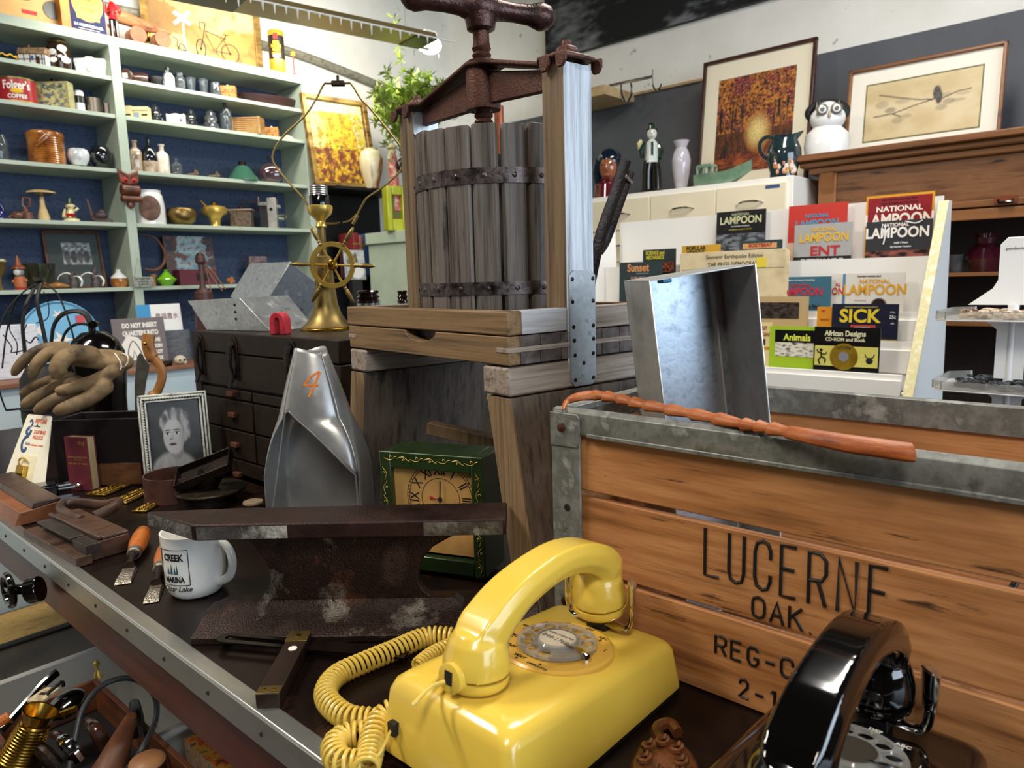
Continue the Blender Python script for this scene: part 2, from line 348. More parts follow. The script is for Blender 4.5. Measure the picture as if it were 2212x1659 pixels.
# dark bookshelf gap with books
t = T('dark_bookcase', 'dark low bookcase in the gap between shelf unit and mint cabinet', 'bookcase', (2.55, 3.35, 0))
MB().box(-.2, .3, .0, .3, 1.70, 1.715).build('top', BLACKM, t)
MB().box(-.2, .3, .28, .3, 0, 1.70).build('back', BLACKM, t)
MB().box(-.2, .3, .0, .28, 1.22, 1.235).build('shelf_board', BLACKM, t)
bk = [('#8c2a2e', .035, .235, 'dark red hardback book behind the brass lamp, leftmost of the row'), ('#b3705a', .022, .22, 'salmon pink hardback book behind the brass lamp, between the red and blue books'), ('#2f4f86', .05, .23, 'blue hardback book with gold band behind the brass lamp'), ('#8c2f34', .02, .20, 'thin red book right of the blue book behind the lamp'), ('#2f7d70', .018, .225, 'thin teal book, rightmost behind the brass lamp')]
x = 2.46
for c, w_, h, lb in bk:
    t = T('book', lb, 'book', (x+w_/2, 3.45, 1.235), 0, 'books on the dark bookcase')
    MB().cb((0, 0, h/2), (w_, .14, h)).build('cover', M('cloth_'+c[1:], c, r=.6), t, bev=.003)
    MB().box(-w_/2-.0003, w_/2+.0003, -.0715, -.06, h*.72, h*.76).build('spine_band', BRASSB, t)
    x += w_+.006
# ================================================================ table
TZ = .76
TX, TY0, TY1 = .329, -.5, 2.75
t = T('display_table', 'dark scratched tabletop with aluminium edge trim and red-brown apron', 'table', (TX+.45, 1.0, 0))
TOP = M('tabletop_dark', ['#0d0807', '#1b100c', '#120b09', '#26160f'], sc=7, st=(1, .5, 1), r=.34, ior=1.3, bump=.12, bsc=90, spots=[('#3b2316', 5, .63), ('#4d4641', 160, .71, (1, .12, 1)), ('#50453c', 190, .73, (.1, 1, 1))])
MB().box(-.44, 1.1, -1.5, 1.75, TZ-.03, TZ).build('tabletop', TOP, t)
APR = M('apron_mahogany', ['#34140c', '#5a2616', '#451c10'], sc=40, st=(1, .06, 1), r=.35, bump=.2)
MB().box(-.435, -.41, -1.5, 1.75, TZ-.115, TZ-.03).build('apron', APR, t)
ALU = M('aluminium_trim', ['#9c9c98', '#b5b5b0', '#8b8b86'], sc=5, st=(1, .3, 1), r=.3, m=.85, rvar=.08)
m = MB().box(-.4505, -.4415, -1.5, 1.75, TZ-.036, TZ-.001).box(-.4505, -.43, -1.5, 1.75, TZ-.001, TZ+.0025)
tr = m.build('edge_trim', ALU, t, bev=.002)
m = MB()
for y in [x*.115-1.2 for x in range(26)]: m.lathe([(0, 0), (.0035, 0), (.003, .0012), (0, .0014)], 10, cap=False)
for k, y in enumerate([a*.118-.93 for a in range(22)]):
    q = MB(Matrix.Translation((-.4505, y, TZ-.019)) @ Matrix.Rotation(-pi/2, 4, 'Y')).lathe([(0.0001, .0016), (.0022, .0014), (.0036, 0)], 10)
    q.build('screw', M('screw_steel', '#6b6b68', r=.3, m=.9), tr)
for x, y in ((-.4, 1.6), (1.0, 1.6), (-.3, -1.3), (1.0, -1.3)): MB().cb((x, y, (TZ-.115)/2), (.06, .06, TZ-.115)).build('leg', APR, t)
# ================================================================ milk crate
CX, CY, CZ = .651, .524, 1.046
t = T('milk_crate', 'orange-brown wooden milk crate with galvanised rim and burnt LUCERNE lettering', 'crate', (CX, CY, TZ+.0005))
CH, CD, CL = CZ-TZ, .285, .62
def cbx(x0, x1, y0, y1, z0, z1): return MB().box(x0, x1, y0, y1, z0, z1)
slats = [(.193, .258), (.097, .1855), (.001, .091)]
for a, b_ in slats:
    cbx(.004, .014, -CL, -.004, a, b_).build('front_slat', CRATEW, t, bev=.0015)
    cbx(CD-.014, CD-.004, -CL, -.004, a, b_).build('back_slat', CRATEW, t, bev=.0015)
for a, b_ in ((.19, .255), (.1, .182), (.0, .09)): cbx(.014, CD-.014, -.014, -.004, a, b_).build('end_slat', CRATEW, t, bev=.0015)
cbx(.014, CD-.014, -CL, -.014, 0, .01).build('bottom', CRATEW, t)
# rim: angled galvanised channel
m = MB().prism([(-.001, .258), (.001, .258), (.0015, .28), (.006, .287), (.006, .289), (-.001, .284), (-.003, .262)], -CL, -.0, 'y')
m.prism([(.0, .279), (.018, .279), (.018, .2865), (.002, .2865)], -CL, 0, 'y')
m.prism([(CD-.018, .255), (CD-.016, .255), (CD-.016, .279), (CD, .279), (CD, .287), (CD-.018, .287)], -CL, 0, 'y')
m.box(0, CD, -.003, .001, .256, .287).box(0, CD, -.016, -.002, .279, .2865)
rim = m.build('metal_rim', GALVD, t, bev=.0008)
MB().box(-.0045, -.001, -CL, -.05, .2575, .2625).build('bead', GALVD, rim, bev=.001)
cp = MB().box(-.003, .001, -.0395, .001, .0005, .262).build('corner_post', GALVD, t, bev=.0008)
MB().box(-.0018, .04, -.0015, .002, .0005, .28).build('end_flange', GALVD, cp)
MB().prism([(.002, .243), (.002, .283), (-.036, .283), (-.0405, .279), (-.0405, .25), (-.036, .244)], -.0045, -.002, 'x').build('corner_tab', GALVD, cp, bev=.0008)
for z, mt in ((.266, RUST), (.052, RUST), (.085, IRON), (.17, IRON), (.115, IRON)):
    q = MB(Matrix.Translation((-.0045 if z > .2 else -.003, -.019-.004*sin(z*90), z)) @ Matrix.Rotation(-pi/2, 4, 'Y'))
    if mt == RUST: q.lathe([(.0055, 0), (.005, .002), (.003, .0032), (.0005, .0036)], 14).build('rivet', RUST, cp)
    else: q.lathe([(.0045, -.0005), (.0045, .0004)], 12).build('hole', BLACKM, cp)
# burnt lettering drawn with single strokes
BURN = M('burnt_black', '#0c0705', r=.5)
def strokes(s, x, z, w_, h, th, gap, dz=0, par=t):
    g = {'L': [[(0, 1), (0, 0), (.9, 0)]], 'U': [[(0, 1), (0, .22), (.12, .05), (.45, 0), (.8, .05), (.92, .22), (.92, 1)]],
         'C': [[(.95, .66), (.95, .82), (.8, .95), (.5, 1), (.15, .93), (.03, .75), (.03, .25), (.15, .07), (.5, 0), (.8, .05), (.95, .2), (.95, .33)]],
         'E': [[(.85, 1), (0, 1), (0, 0), (.85, 0)], [(0, .54), (.75, .54)]], 'R': [[(0, 0), (0, 1), (.6, 1), (.9, .88), (.92, .62), (.7, .48), (0, .46)], [(.5, .46), (.92, 0)]],
         'N': [[(0, 0), (0, 1), (.9, 0), (.9, 1)]], 'O': [[(.5, 1), (.12, .9), (.03, .7), (.03, .3), (.12, .1), (.5, 0), (.85, .1), (.95, .3), (.95, .7), (.85, .9), (.5, 1)]],
         'A': [[(0, 0), (.48, 1), (.95, 0)], [(.2, .36), (.77, .36)]], 'K': [[(0, 0), (0, 1)], [(.9, 1), (0, .42)], [(.3, .6), (.95, 0)]],
         'G': [[(.9, .8), (.7, .97), (.3, .97), (.05, .75), (.05, .25), (.3, .02), (.75, .03), (.92, .2), (.92, .42), (.55, .42)]], '-': [[(.15, .45), (.9, .45)]],
         '2': [[(.08, .75), (.2, .95), (.6, 1), (.88, .85), (.85, .6), (.05, .02), (.95, .02)]], '1': [[(.2, .8), (.5, 1), (.5, 0)]], '.': [[(.1, 0), (.14, .02)]], '6': [[(.8, .95), (.2, .6), (.1, .2), (.5, 0), (.9, .2), (.6, .45), (.15, .35)]]}
    for ch in s:
        if ch == ' ': x += w_*.6; continue
        mm = MB()
        for ln_ in g[ch]: mm.tube([(-.0001+.004, -(x+a*w_), z+b_*h-(x+a*w_)*dz) for a, b_ in ln_], th, 6, fl=1)
        mm.build('burnt_letter', BURN, par); x += w_*(1+gap) if ch != '.' else w_*.5
strokes('LUCERNE', .193, .131, .0168, .050, .0019, .56)
strokes('OAK.', .244, .101, .0130, .0215, .0016, .42)
strokes('REG-C', .206, .049, .0120, .0195, .0016, .42)
strokes('2-1', .232, .011, .0105, .0195, .0016, .5)
# dividing wire inside the crate
MB().cyl((.02, -.42, .10), (.26, -.505, .30), .003).build('wire', IRON, t)
# ================================================================ cider press
PO = V((.73, .665, TZ)); PR = rad(-9)
t = T('cider_press', 'wooden cider press with slatted tub, rusty screw and cast iron crossbar', 'cider press', PO, PR)
PS = .93; t.location = EYE+(PO-EYE)*PS; t.scale = (PS, PS, PS); LZ = (TZ+.0008-t.location.z)/PS
Rz = Matrix.Rotation(PR, 4, 'Z')
def PL_(x, y, z): return PO+Rz @ V((x, y, z-TZ))
def pbx(x0, x1, y0, y1, z0, z1): return MB().box(x0, x1, y0, y1, z0-TZ, z1-TZ)
# splayed leg boards and beams
LEGM = M('press_leg', ['#241d17', '#4f4337', '#64564a', '#352c25'], sc=60, st=(1, 1, .04), r=.65, bump=.5, spots=[('#1b1410', 13, .62, (1, 1, .12))])
LEGF = M('press_leg_edge', ['#4a3825', '#7b6345', '#8f7656', '#5a452f'], sc=120, st=(1, 1, .02), r=.65, bump=.5)
for s, y in ((-1, .0), (1, .478)):
    y1 = y-s*.052
    o = MB().hexa([(0.002, y+s*.056, LZ), (.27, y+s*.056, LZ), (.27, y1+s*.056, LZ), (.002, y1+s*.056, LZ)], [(.002, y, .273), (.30, y, .273), (.30, y1, .273), (.002, y1, .273)]).build('leg', LEGM, t, bev=.002)
    MB().hexa([(0.0, y+s*.0558, LZ+.001), (.002, y+s*.0558, LZ+.001), (.002, y1+s*.0562, LZ+.001), (.0, y1+s*.0562, LZ+.001)], [(.0, y, .2725), (.002, y, .2725), (.002, y1, .2725), (.0, y1, .2725)]).build('front_edge', LEGF, o)
    pbx(0, .30, min(y, y-s*.061), max(y, y-s*.061), 1.035, 1.076).build('beam', OAKX, t, bev=.004)
# lower tray board with finger notch
poly = [(0, 0), (.476, 0), (.476, .04), (.273, .04)]+[(.227+.046*cos(a), .040-.016*sin(a)) for a in [pi*i/10 for i in range(1, 10)]]+[(.181, .04), (0, .04)]
pb = MB(Matrix.Translation((0, 0, 1.079-TZ))).prism(poly, 0, .022, 'x').build('tray_front', OAKH, t, bev=.0015)
for y in (-.0012, .45):
    pbx(-.0012, .27 if y < 0 else .01, y, y+.028, 1.0965, 1.1035).build('spline', OAKX, pb, bev=.0008)
random.seed(5)
x = .0225
ENDG = M('press_end_grain', ['#241d1a', '#4f4642', '#6f655f'], sc=40, r=.6, bump=.5)
while x < .29:
    w_ = random.uniform(.026, .045); w_ = min(w_, .30-x)
    pbx(x, x+w_-.0012, 0.0, .476, 1.079, 1.119).build('tray_plank', ENDG, t, bev=.001); x += w_
# upper tray frame
pbx(0, .026, -.0005, .482, 1.1205, 1.154).build('frame_front', OAKH, t, bev=.0025)
pbx(.0262, .112, 0, .026, 1.1205, 1.154).build('frame_side', M('press_oak_daylit', ['#6f6d6c', '#a9a9aa', '#c4c6ca', '#858383'], sc=60, st=(.04, 1, 1), r=.6, bump=.5), t, bev=.0015)  # right-hand rail: cool window light put into the wood colour
pbx(.168, .30, 0, .026, 1.1205, 1.154).build('frame_side', OAKX, t, bev=.0015)
pbx(.0262, .30, .456, .482, 1.1205, 1.154).build('frame_side', OAKX, t, bev=.0015)
pbx(.276, .30, .027, .455, 1.1205, 1.154).build('frame_back', OAKH, t, bev=.0015)
# posts
POSTM = M('press_post', ['#3a2e21', '#6b573f', '#80694c', '#4a3a2a'], sc=70, st=(1, 1, .035), r=.6, bump=.5, spots=[('#2b1f15', 14, .65, (1, 1, .15))])
POSTB = M('press_post_daylit', ['#5f6165', '#aab0b8', '#d0d6df', '#80848a'], sc=80, st=(1, 1, .035), r=.55, bump=.5)  # bluish-white daylight painted into the grain colours
o = pbx(.113, .168, .0012, .046, 1.055, 1.497).build('post', POSTM, t, bev=.0015)
pbx(.1135, .1675, 0, .0014, 1.06, 1.496).build('daylit_face', POSTB, o)  # thin skin that carries the painted daylight on the right side
o = pbx(.113, .168, .402, .447, 1.055, 1.503).build('post', POSTM, t, bev=.0015)
def plate(par, x0, x1, y0, y1, z0, z1, holes, sg=-1):
    c = .008; w_ = [(x0+c, z0-TZ), (x1-c, z0-TZ), (x1, z0+c-TZ), (x1, z1-c-TZ), (x1-c, z1-TZ), (x0+c, z1-TZ), (x0, z1-c-TZ), (x0, z0+c-TZ)]
    p = MB().prism(w_, y0, y1, 'y').build('galvanised_strap', GALV, par, bev=.0005)
    for hx_, hz in holes:
        q = MB(Matrix.Translation((hx_, y0 if sg < 0 else y1, hz-TZ)) @ Matrix.Rotation(pi/2, 4, 'X')).lathe([(.0032, -.0003), (.0032, .0006), (.0015, .0012)], 10).build('nail_head', IRON, p)
plate(t, .116, .1695, -.0022, -.0002, 1.036, 1.208, [(.1215, 1.195), (.164, 1.195), (.1215, 1.162), (.164, 1.162), (.123, 1.125), (.164, 1.125), (.124, 1.105), (.164, 1.105), (.125, 1.083), (.163, 1.083), (.143, 1.07), (.125, 1.046), (.163, 1.046)])
plate(t, .114, .168, .3995, .4015, zat(PL_(.14, .40, 1.4), 302), zat(PL_(.14, .40, 1.4), 244), [(.121, 1.445), (.160, 1.47), (.121, 1.41)])
# basket
bc = V((.166, .226, 0)); BR = .136
zr1a, zr1b = zat(PL_(.03, .226, 1.3), 408), zat(PL_(.03, .226, 1.3), 375)
zr2a, zr2b = zat(PL_(.03, .226, 1.2), 639), zat(PL_(.03, .226, 1.2), 612)
zst = zat(PL_(.03, .226, 1.4), 284)
random.seed(11)
NS = 19
for k in range(NS):
    a = pi+(k+.35)/NS*2*pi; w_ = .0205+random.uniform(-.0015, .0015); R0, R1 = BR-.0165, BR
    Tm = Matrix.Translation(bc) @ Matrix.Rotation(a, 4, 'Z'); zt_ = zst-TZ+random.uniform(-.004, .004); zb_ = 1.1205-TZ
    mm = MB(Tm); rg = []
    for z, g in ((zb_, 1), (zt_-.012, 1), (zt_-.003, .97), (zt_, .9)):
        ww = w_*g; rg.append([(R0, -ww*.86, z), (R0, ww*.86, z), (R1-.004, ww, z), (R1, ww*.8, z), (R1, -ww*.8, z), (R1-.004, -ww, z)])
    mm.loft(rg).build('stave', STAVE, t, bev=.0012)
HOOP = M('hoop_iron', ['#2a211d', '#4c4240', '#6a605e', '#352b28'], sc=60, r=.35, m=.7, bump=.5, rvar=.12, spots=[('#7c5f52', 70, .66), ('#17110f', 110, .64)])
for za, zb2 in ((zr1a, zr1b), (zr2a, zr2b)):
    za -= TZ; zb2 -= TZ
    m = MB(); n = 64
    m.loft([[bc+V((r_*cos(2*pi*j/n), r_*sin(2*pi*j/n), z)) for j in range(n)] for r_, z in ((BR+.0002, za), (BR+.0022, za), (BR+.0022, zb2), (BR+.0002, zb2))], cap=False, closed=True)
    h = m.build('iron_hoop', HOOP, t)
    for k in range(NS):
        a = pi+(k+.35)/NS*2*pi
        if cos(a) > .35: continue
        MB(Matrix.Translation(bc+V((cos(a)*(BR+.002), sin(a)*(BR+.002), (za+zb2)/2))) @ Matrix.Rotation(a, 4, 'Z') @ Matrix.Rotation(pi/2, 4, 'Y')).lathe([(.0042, 0), (.0038, .0012), (.002, .0022), (.0003, .0025)], 10).build('rivet', HOOP, h)
# cast iron crossbar
CAST = M('cast_rust', ['#3a2019', '#5b372b', '#482a21'], sc=30, r=.48, m=.45, bump=.55, bsc=240)
cy = .222; zc = zat(PL_(.14, cy, 1.5), 150)-TZ; zbk = zat(PL_(.14, cy, 1.5), 236)-TZ
zR, zL = 1.500-TZ, 1.506-TZ
web = [(.046, zR-.002), (.046, zR-.030), (cy-.025, zbk+.004), (cy+.025, zbk+.002), (.402, zL-.026), (.402, zL), (cy, zc-.004)]
cb_ = MB().prism(web, .134, .146, 'x').build('crossbar_web', CAST, t, bev=.002)
m = MB()
rings = []
for y, hw, z in ((-.012, .012, zR), (-.002, .036, zR+.002), (.046, .036, zR+.003), (.060, .022, zR+.003), (cy-.03, .026, zc-.001), (cy, .034, zc), (cy+.03, .026, zc-.001), (.385, .022, zL+.004), (.398, .036, zL+.004), (.447, .036, zL+.004), (.462, .012, zL)):
    rings.append([(.14-hw, y, z), (.14+hw, y, z), (.14+hw, y, z+.007), (.14-hw, y, z+.007)])
m.loft(rings).build('crossbar_flange', CAST, t, bev=.0025)
for y, z in ((-.004, zR), (.03, zR), (.41, zL), (.45, zL)):
    for x in (.105, .175): MB().prism([(y-.010, z+.006), (y+.010, z+.006), (y+.010, z-.006), (y+.006, z-.014), (y-.004, z-.014), (y-.010, z-.006)], x-.0025, x+.0025, 'x').build('ear', CAST, cb_, bev=.0015)
MB(Matrix.Translation((.14, cy, 0))).lathe([(.017, zbk-.002), (.0285, zbk-.002), (.029, zbk+.01), (.027, zc), (.031, zc+.006), (.024, zc+.012), (.017, zc+.012)], 28).build('threaded_boss', CAST, t)
for y, z in ((.022, zR), (.425, zL)):
    MB(Matrix.Translation((.14, y, z+.007)) ).lathe([(.019, 0), (.019, .008), (.015, .016), (.009, .0175)], 6).build('nut', CAST, t, bev=.0015)
    MB(Matrix.Translation((.14, y, z+.02))).lathe([(.008, 0), (.008, .008), (.0065, .012), (.0003, .0125)], 12).build('bolt_end', CAST, t)
# screw
zsb, zt1, zt2 = 1.24-TZ, zat(PL_(.14, cy, 1.6), 92)-TZ, zat(PL_(.14, cy, 1.7), 38)-TZ
pr = [(.001, zsb)]; z = zsb; pit_ = .0105
n = 20; rgs = []; nturn = int((zt1-zsb)/pit_); K = 16
for i in range(nturn*4):
    z = zsb+i*pit_/4; r_ = (.0118, .0145, .0158, .0145)[i % 4]; pr.append((r_, z))
pr += [(.0135, zt1), (.0135, zt2), (.001, zt2)]
MB(Matrix.Translation((.14, cy, 0))).lathe(pr, 24).build('screw', CAST, t, ang=.9)
# tee handle
hp = V((.14, cy, zt2-.002)); ha = rad(-17); hd = V((cos(ha), sin(ha), -.035)).normalized()
hz = zat(PL_(.14, cy, 1.7), 16)-TZ; hp.z = hz
Th = Matrix.Translation(hp) @ hd.to_track_quat('Z', 'Y').to_matrix().to_4x4()
HNDL = M('handle_iron', ['#2b1a17', '#4a312c', '#3a2420'], sc=30, r=.34, m=.6, bump=.5, bsc=200)
pf = [(.0004, -.132), (.010, -.129), (.0185, -.12), (.021, -.108), (.0185, -.097), (.0165, -.09), (.0155, -.06), (.017, -.035), (.0205, -.024), (.0265, -.012), (.028, 0), (.0265, .012), (.0205, .024), (.0165, .034), (.0150, .06), (.0165, .088), (.019, .095), (.0225, .107), (.0195, .121), (.010, .130), (.0004, .133)]
MB(Th).lathe(pf, 24).build('tee_handle', HNDL, t)
MB(Matrix.Translation((hp.x, hp.y, hp.z))).lathe([(.0145, -.038), (.023, -.034), (.026, -.018), (.024, 0)], 20).build('handle_collar', HNDL, t)
# loose stick under the press
a, b_ = V(PZ(925, 920, .99)), V(PZ(1068, 955, .99))
P0 = PN(928, 922, PL_(.05, .2, 1), (cos(PR), sin(PR), 0)); P1 = PN(1075, 957, PL_(.12, .05, 1), (cos(PR), sin(PR), 0))
t2 = T('wooden_stick', 'short square wooden stick wedged under the cider press above the green clock', 'stick', (P0+P1)/2)
dd = (P1-P0).normalized(); F_ = fr((0, 0, 0), dd, (0, 0, 1)); L_ = (P1-P0).length/2
MB(F_).box(-L_, L_+.02, -.0105, .0105, -.014, .014).build('stick', POSTM, t2, bev=.001)
# ================================================================ green clock
CB, CR_ = PZ(833, 1232, TZ), PZ(1050, 1262, TZ); CRX = (CR_-CB); cw = CRX.length; ca = math.atan2(CRX.y, CRX.x)
ch = zat(CB, 975)-TZ
GREENL = M('lacquer_green', ['#18260f', '#26381a', '#1d2e14'], sc=12, r=.3, coat=.3)
t = T('green_clock', 'dark green box clock with gold scroll border and tan roman numeral face', 'clock', CB, ca)
GOLD = M('gold_leaf', '#c39a45', r=.4, m=.4)
bw, bd = .018, .075
m = MB().box(0, bw, 0, bd, .008, ch).box(cw-bw, cw, 0, bd, .008, ch).box(bw, cw-bw, 0, bd, ch-.024, ch).box(bw, cw-bw, 0, bd, .008, .03).box(bw, cw-bw, bd-.01, bd, .03, ch-.024)
m.build('case', GREENL, t, bev=.0015)
for x in (.015, cw-.015): MB(Matrix.Translation((x, .015, 0))).sph((0, 0, .006), .007, 1.4, 1.4, .85).build('foot', BRASS, t)
fz, fw_ = .034, cw-2*bw; fh = ch-.058
dial = MB().box(bw, cw-bw, 0.011, .013, fz, fz+fh).build('dial', M('dial_tan', ['#b9894a', '#c99b5b', '#a87a3f'], sc=7, r=.5), t)
dc = V((cw/2+.0105, .0106, PN(955, 1083, CB, (CRX.y, -CRX.x, 0)).z-TZ)); R1 = 79*mpp(CB+V((0, 0, .1)))
for r_ in (R1, R1*.93, R1*.56):
    MB().tube(arc(dc, r_, 0, 2*pi, 48)[:-1], .0004, 4, closed=True).build('ring', INK, dial)
for i in range(60):
    a = 2*pi*i/60; MB().tube([dc+V((sin(a)*R1*.93, 0, cos(a)*R1*.93)), dc+V((sin(a)*R1, 0, cos(a)*R1))], .0003 if i % 5 else .0007, 4).build('minute_mark', INK, dial)
for i, s in enumerate(['XII', 'I', 'II', 'III', 'IV', 'V', 'VI', 'VII', 'VIII', 'IX', 'X', 'XI']):
    a = 2*pi*i/12; p = dc+V((sin(a)*R1*.76, -.0002, cos(a)*R1*.76))
    txt(s, .021, INK, fr(p, (cos(a), 0, -sin(a)), (sin(a), 0, cos(a))), dial, 'numeral', sx=.8, sp=.95)
MB().tube([dc+V((0, -.003, -.006)), dc+V((.002, -.003, R1*.5))], .0009, 5).build('hour_hand', INK, dial)
MB().tube([dc+V((.002, -.002, 0)), dc+V((-.014, -.002, .001))], .0006, 5).sph(dc+V((-.014, -.002, .001)), .003, 1, .3, 1).build('alarm_hand', INKR, dial)
MB().sph(dc+V((0, -.002, 0)), .0035, 1, .6, 1).build('hub', INK, dial)
m = MB()
def scroll(x, z, dx, dz, L):
    n = int(L/.022)
    for i in range(n):
        o = V((x+dx*(i+.5)*.022, -.0003, z+dz*(i+.5)*.022)); s = 1 if i % 2 else -1
        nx, nz_ = -dz, dx
        pts = []
        for k in range(14):
            u = k/13; a = u*2*pi
            l = (u-.5)*.021; h = .0028*sin(u*pi*1.0)*s if u < .5 else .0028*cos((u-.5)*pi*2.2)*s
            pts.append(o+V((dx*l+nx*h, 0, dz*l+nz_*h)))
        m.tube(pts, .0005, 4)
        q = arc((0, 0, 0), 1, 0, 4.6, 10); c = o+V((nx*.002*-s, 0, nz_*.002*-s))
        m.tube([c+V((p.x*.0024*(1-i2/14), 0, p.z*.0024*(1-i2/14))) for i2, p in enumerate(q)], .0004, 4)
scroll(.008, ch-.009, 1, 0, cw-.014); scroll(.008, .012, 0, 1, ch-.022); scroll(cw-.008, .012, 0, 1, ch-.022)
m.build('gold_scrollwork', GOLD, t)
MB().tube([(.0002, .0002, ch), (cw-.0002, .0002, ch)], .0007, 5).build('edge_line', M('edge_green', '#7f8f6a', r=.4), t)
# ================================================================ toolbox
BX, BY0, BY1 = .77, 1.122, 1.725
TB = M('toolbox_brown', ['#140e0b', '#251b14', '#1c140f'], sc=16, r=.45, m=0, ior=1.3, bump=.25, bsc=220, spots=[('#5b4132', 13, .68)])
ztb = 1.0947
t = T('machinist_toolbox', 'dark brown steel toolbox with latches and small drawers', 'toolbox', (BX, (BY0+BY1)/2, TZ+.0005))
yy0, yy1 = BY0-(BY0+BY1)/2, BY1-(BY0+BY1)/2; h = ztb-TZ
def tbx(x0, x1, y0, y1, z0, z1): return MB().box(x0, x1, y0, y1, z0, z1)
zl = zat((BX, 1.55, 1), 765)-TZ; zd = zat((BX, 1.55, 1), 836)-TZ
tbx(0, .2, yy0, yy1, zl+.001, h).build('lid', TB, t, bev=.003)
tbx(.0, .2, yy0, yy1, zd, zl-.001).build('upper_body', TB, t, bev=.002)
tbx(.012, .2, yy0, yy1, 0, zd).build('drawer_case', TB, t)
tbx(.0, .012, yy1-.03, yy1, 0, zd).build('case_stile', TB, t, bev=.001)
tbx(.0, .012, yy0, yy0+.03, 0, zd).build('case_stile', TB, t, bev=.001)
zs = [zd-.004]+[zat((BX, 1.5, 1), y)-TZ for y in (868, 935, 1000, 1065)]+[.012]
for i in range(5):
    za, zb2 = zs[i+1]+.002, zs[i]-.002
    cols = [(yy1-.26, yy1-.034), (yy0+.034, yy1-.266)] if i < 3 else [(yy0+.034, yy1-.034)]
    for (ya, yb) in cols:
        d_ = tbx(.002, .011, ya, yb, za, zb2).build('drawer', TB, t, bev=.002)
        yc = ya+(yb-ya)*.30 if len(cols) > 1 else yb-.145
        yc = yb-.145 if yb > yy1-.05 else (ya+yb)/2
        tbx(-.008, .002, yc-.014, yc+.014, (za+zb2)/2-.004, (za+zb2)/2+.006).build('pull', M('pull_copper', ['#5a3526', '#7d5140'], sc=20, r=.45, m=.4), d_, bev=.001)
for y in (yy1-.045, yy1-.205, yy1-.44):
    P = Matrix.Translation((0, y, zl))
    k = MB(P).prism([(-.019, -.055), (.019, -.055), (.019, .02), (.012, .038), (0, .043), (-.012, .038), (-.019, .02)], -.003, 0, 'x').build('latch', IRON, t, bev=.001)
    MB(P).tube([(-.006, 0, .028), (-.012, 0, .01), (-.013, 0, -.02), (-.008, 0, -.05), (-.018, 0, -.072)], [.009, .010, .008, .008, .006], 8, fl=.5).build('hasp', IRON, k)
    MB(P @ Matrix.Translation((-.004, 0, .024)) @ Matrix.Rotation(-pi/2, 4, 'Y')).lathe([(.010, 0), (.009, .004), (.004, .006), (.0005, .0065)], 14).build('latch_boss', IRON, k)
# ================================================================ items on the toolbox
# ship's wheel lamp
LP = PZ(708, 712, ztb+.001)
lr = 57*mpp(LP)
t = T('ships_wheel_lamp', "brass table lamp with ship's wheel and bare harp, no shade", 'lamp', LP, YAW-pi/2+rad(4))
zz = lambda y: zat(LP, y)-ztb-.001
DULL = M('brass_dull', ['#6a5630', '#8d7846', '#77653a'], sc=12, r=.42, m=.75, rvar=.06)
MB().lathe([(.001, 0), (lr, 0), (lr, zz(708)), (lr*.97, zz(706)), (lr*.9, zz(704)), (.001, zz(704))], 40).build('base', BRASS, t)
MB().lathe([(lr*.95, zz(705)), (lr*.72, zz(694)), (lr*.54, zz(678)), (lr*.43, zz(655)), (lr*.37, zz(620)), (lr*.30, zz(570)), (lr*.30, zz(556)), (lr*.20, zz(552)), (.001, zz(552))], 40).build('column', DULL, t)
MB().lathe([(lr*.15, zz(556)), (lr*.15, zz(492)), (.001, zz(492))], 16).build('stem', DULL, t)
MB().lathe([(lr*.18, zz(492)), (lr*.22, zz(489)), (lr*.18, zz(486)), (lr*.16, zz(478)), (lr*.20, zz(474)), (lr*.42, zz(462)), (lr*.46, zz(452)), (lr*.46, zz(446)), (lr*.42, zz(444)), (.001, zz(444))], 28).build('socket_cup', BRASSB, t)
MB().lathe([(lr*.36, zz(446)), (lr*.36, zz(424)), (lr*.34, zz(422)), (.001, zz(422))], 28).build('socket_switch_body', BLACKG, t)
MB().lathe([(lr*.33, zz(424))]+[(lr*(.335 if i % 2 else .31), zz(420-i*2.3)) for i in range(9)]+[(.001, zz(399))], 28).build('socket_shell', M('socket_metal', '#a9a9ab', r=.3, m=.9), t)
s_ = mpp(LP)
def q(px, py, dy=0): return V(((px-LPX)*s_, dy, zz(py)))
LPX = proj((LP.x, LP.y, ztb+.15))[0]
MB().tube(cr([q(744, 482), q(760, 478), q(775, 465)], 4), .0026, 6).tube(cr([q(738, 482), q(725, 484), q(706, 482), q(697, 475)], 4), .0026, 6).build('harp_saddle', DULL, t)
MB().cyl(q(694, 475), q(689, 462), .0038).build('harp_sleeve', DULL, t); MB().cyl(q(765, 486), q(777, 466), .0038).build('harp_sleeve', DULL, t)
hL = cr([q(691, 470), q(676, 447), q(665, 427), q(632, 385), q(610, 350), q(612, 325), q(635, 292), q(680, 250), q(705, 215), q(722, 184), q(732, 181), q(752, 182)], 6)
hR = cr([q(770, 475), q(790, 440), q(800, 428), q(835, 405), q(868, 375), q(880, 345), q(872, 318), q(850, 285), q(818, 240), q(797, 215), q(780, 184), q(770, 181), q(752, 182)], 6)
MB().tube(hL, .0022, 7).build('harp', DULL, t); MB().tube(hR, .0022, 7).build('harp', DULL, t)
MB().cb(q(752, 181), (.028, .012, .011)).cyl(q(752, 178), q(752, 163), .003).build('harp_cap', IRON, t, bev=.002)
pts = [q(699-1*sin(i*.2), 452+i*3.6) for i in range(17)]
m = MB().tube(pts, .0006, 4)
for p in pts: m.sph(p, .0014, n=6, m=4)
m.build('pull_chain', BLACKG, t)
wc = q(723, 574, -lr*.62); wr = 46*s_*.93
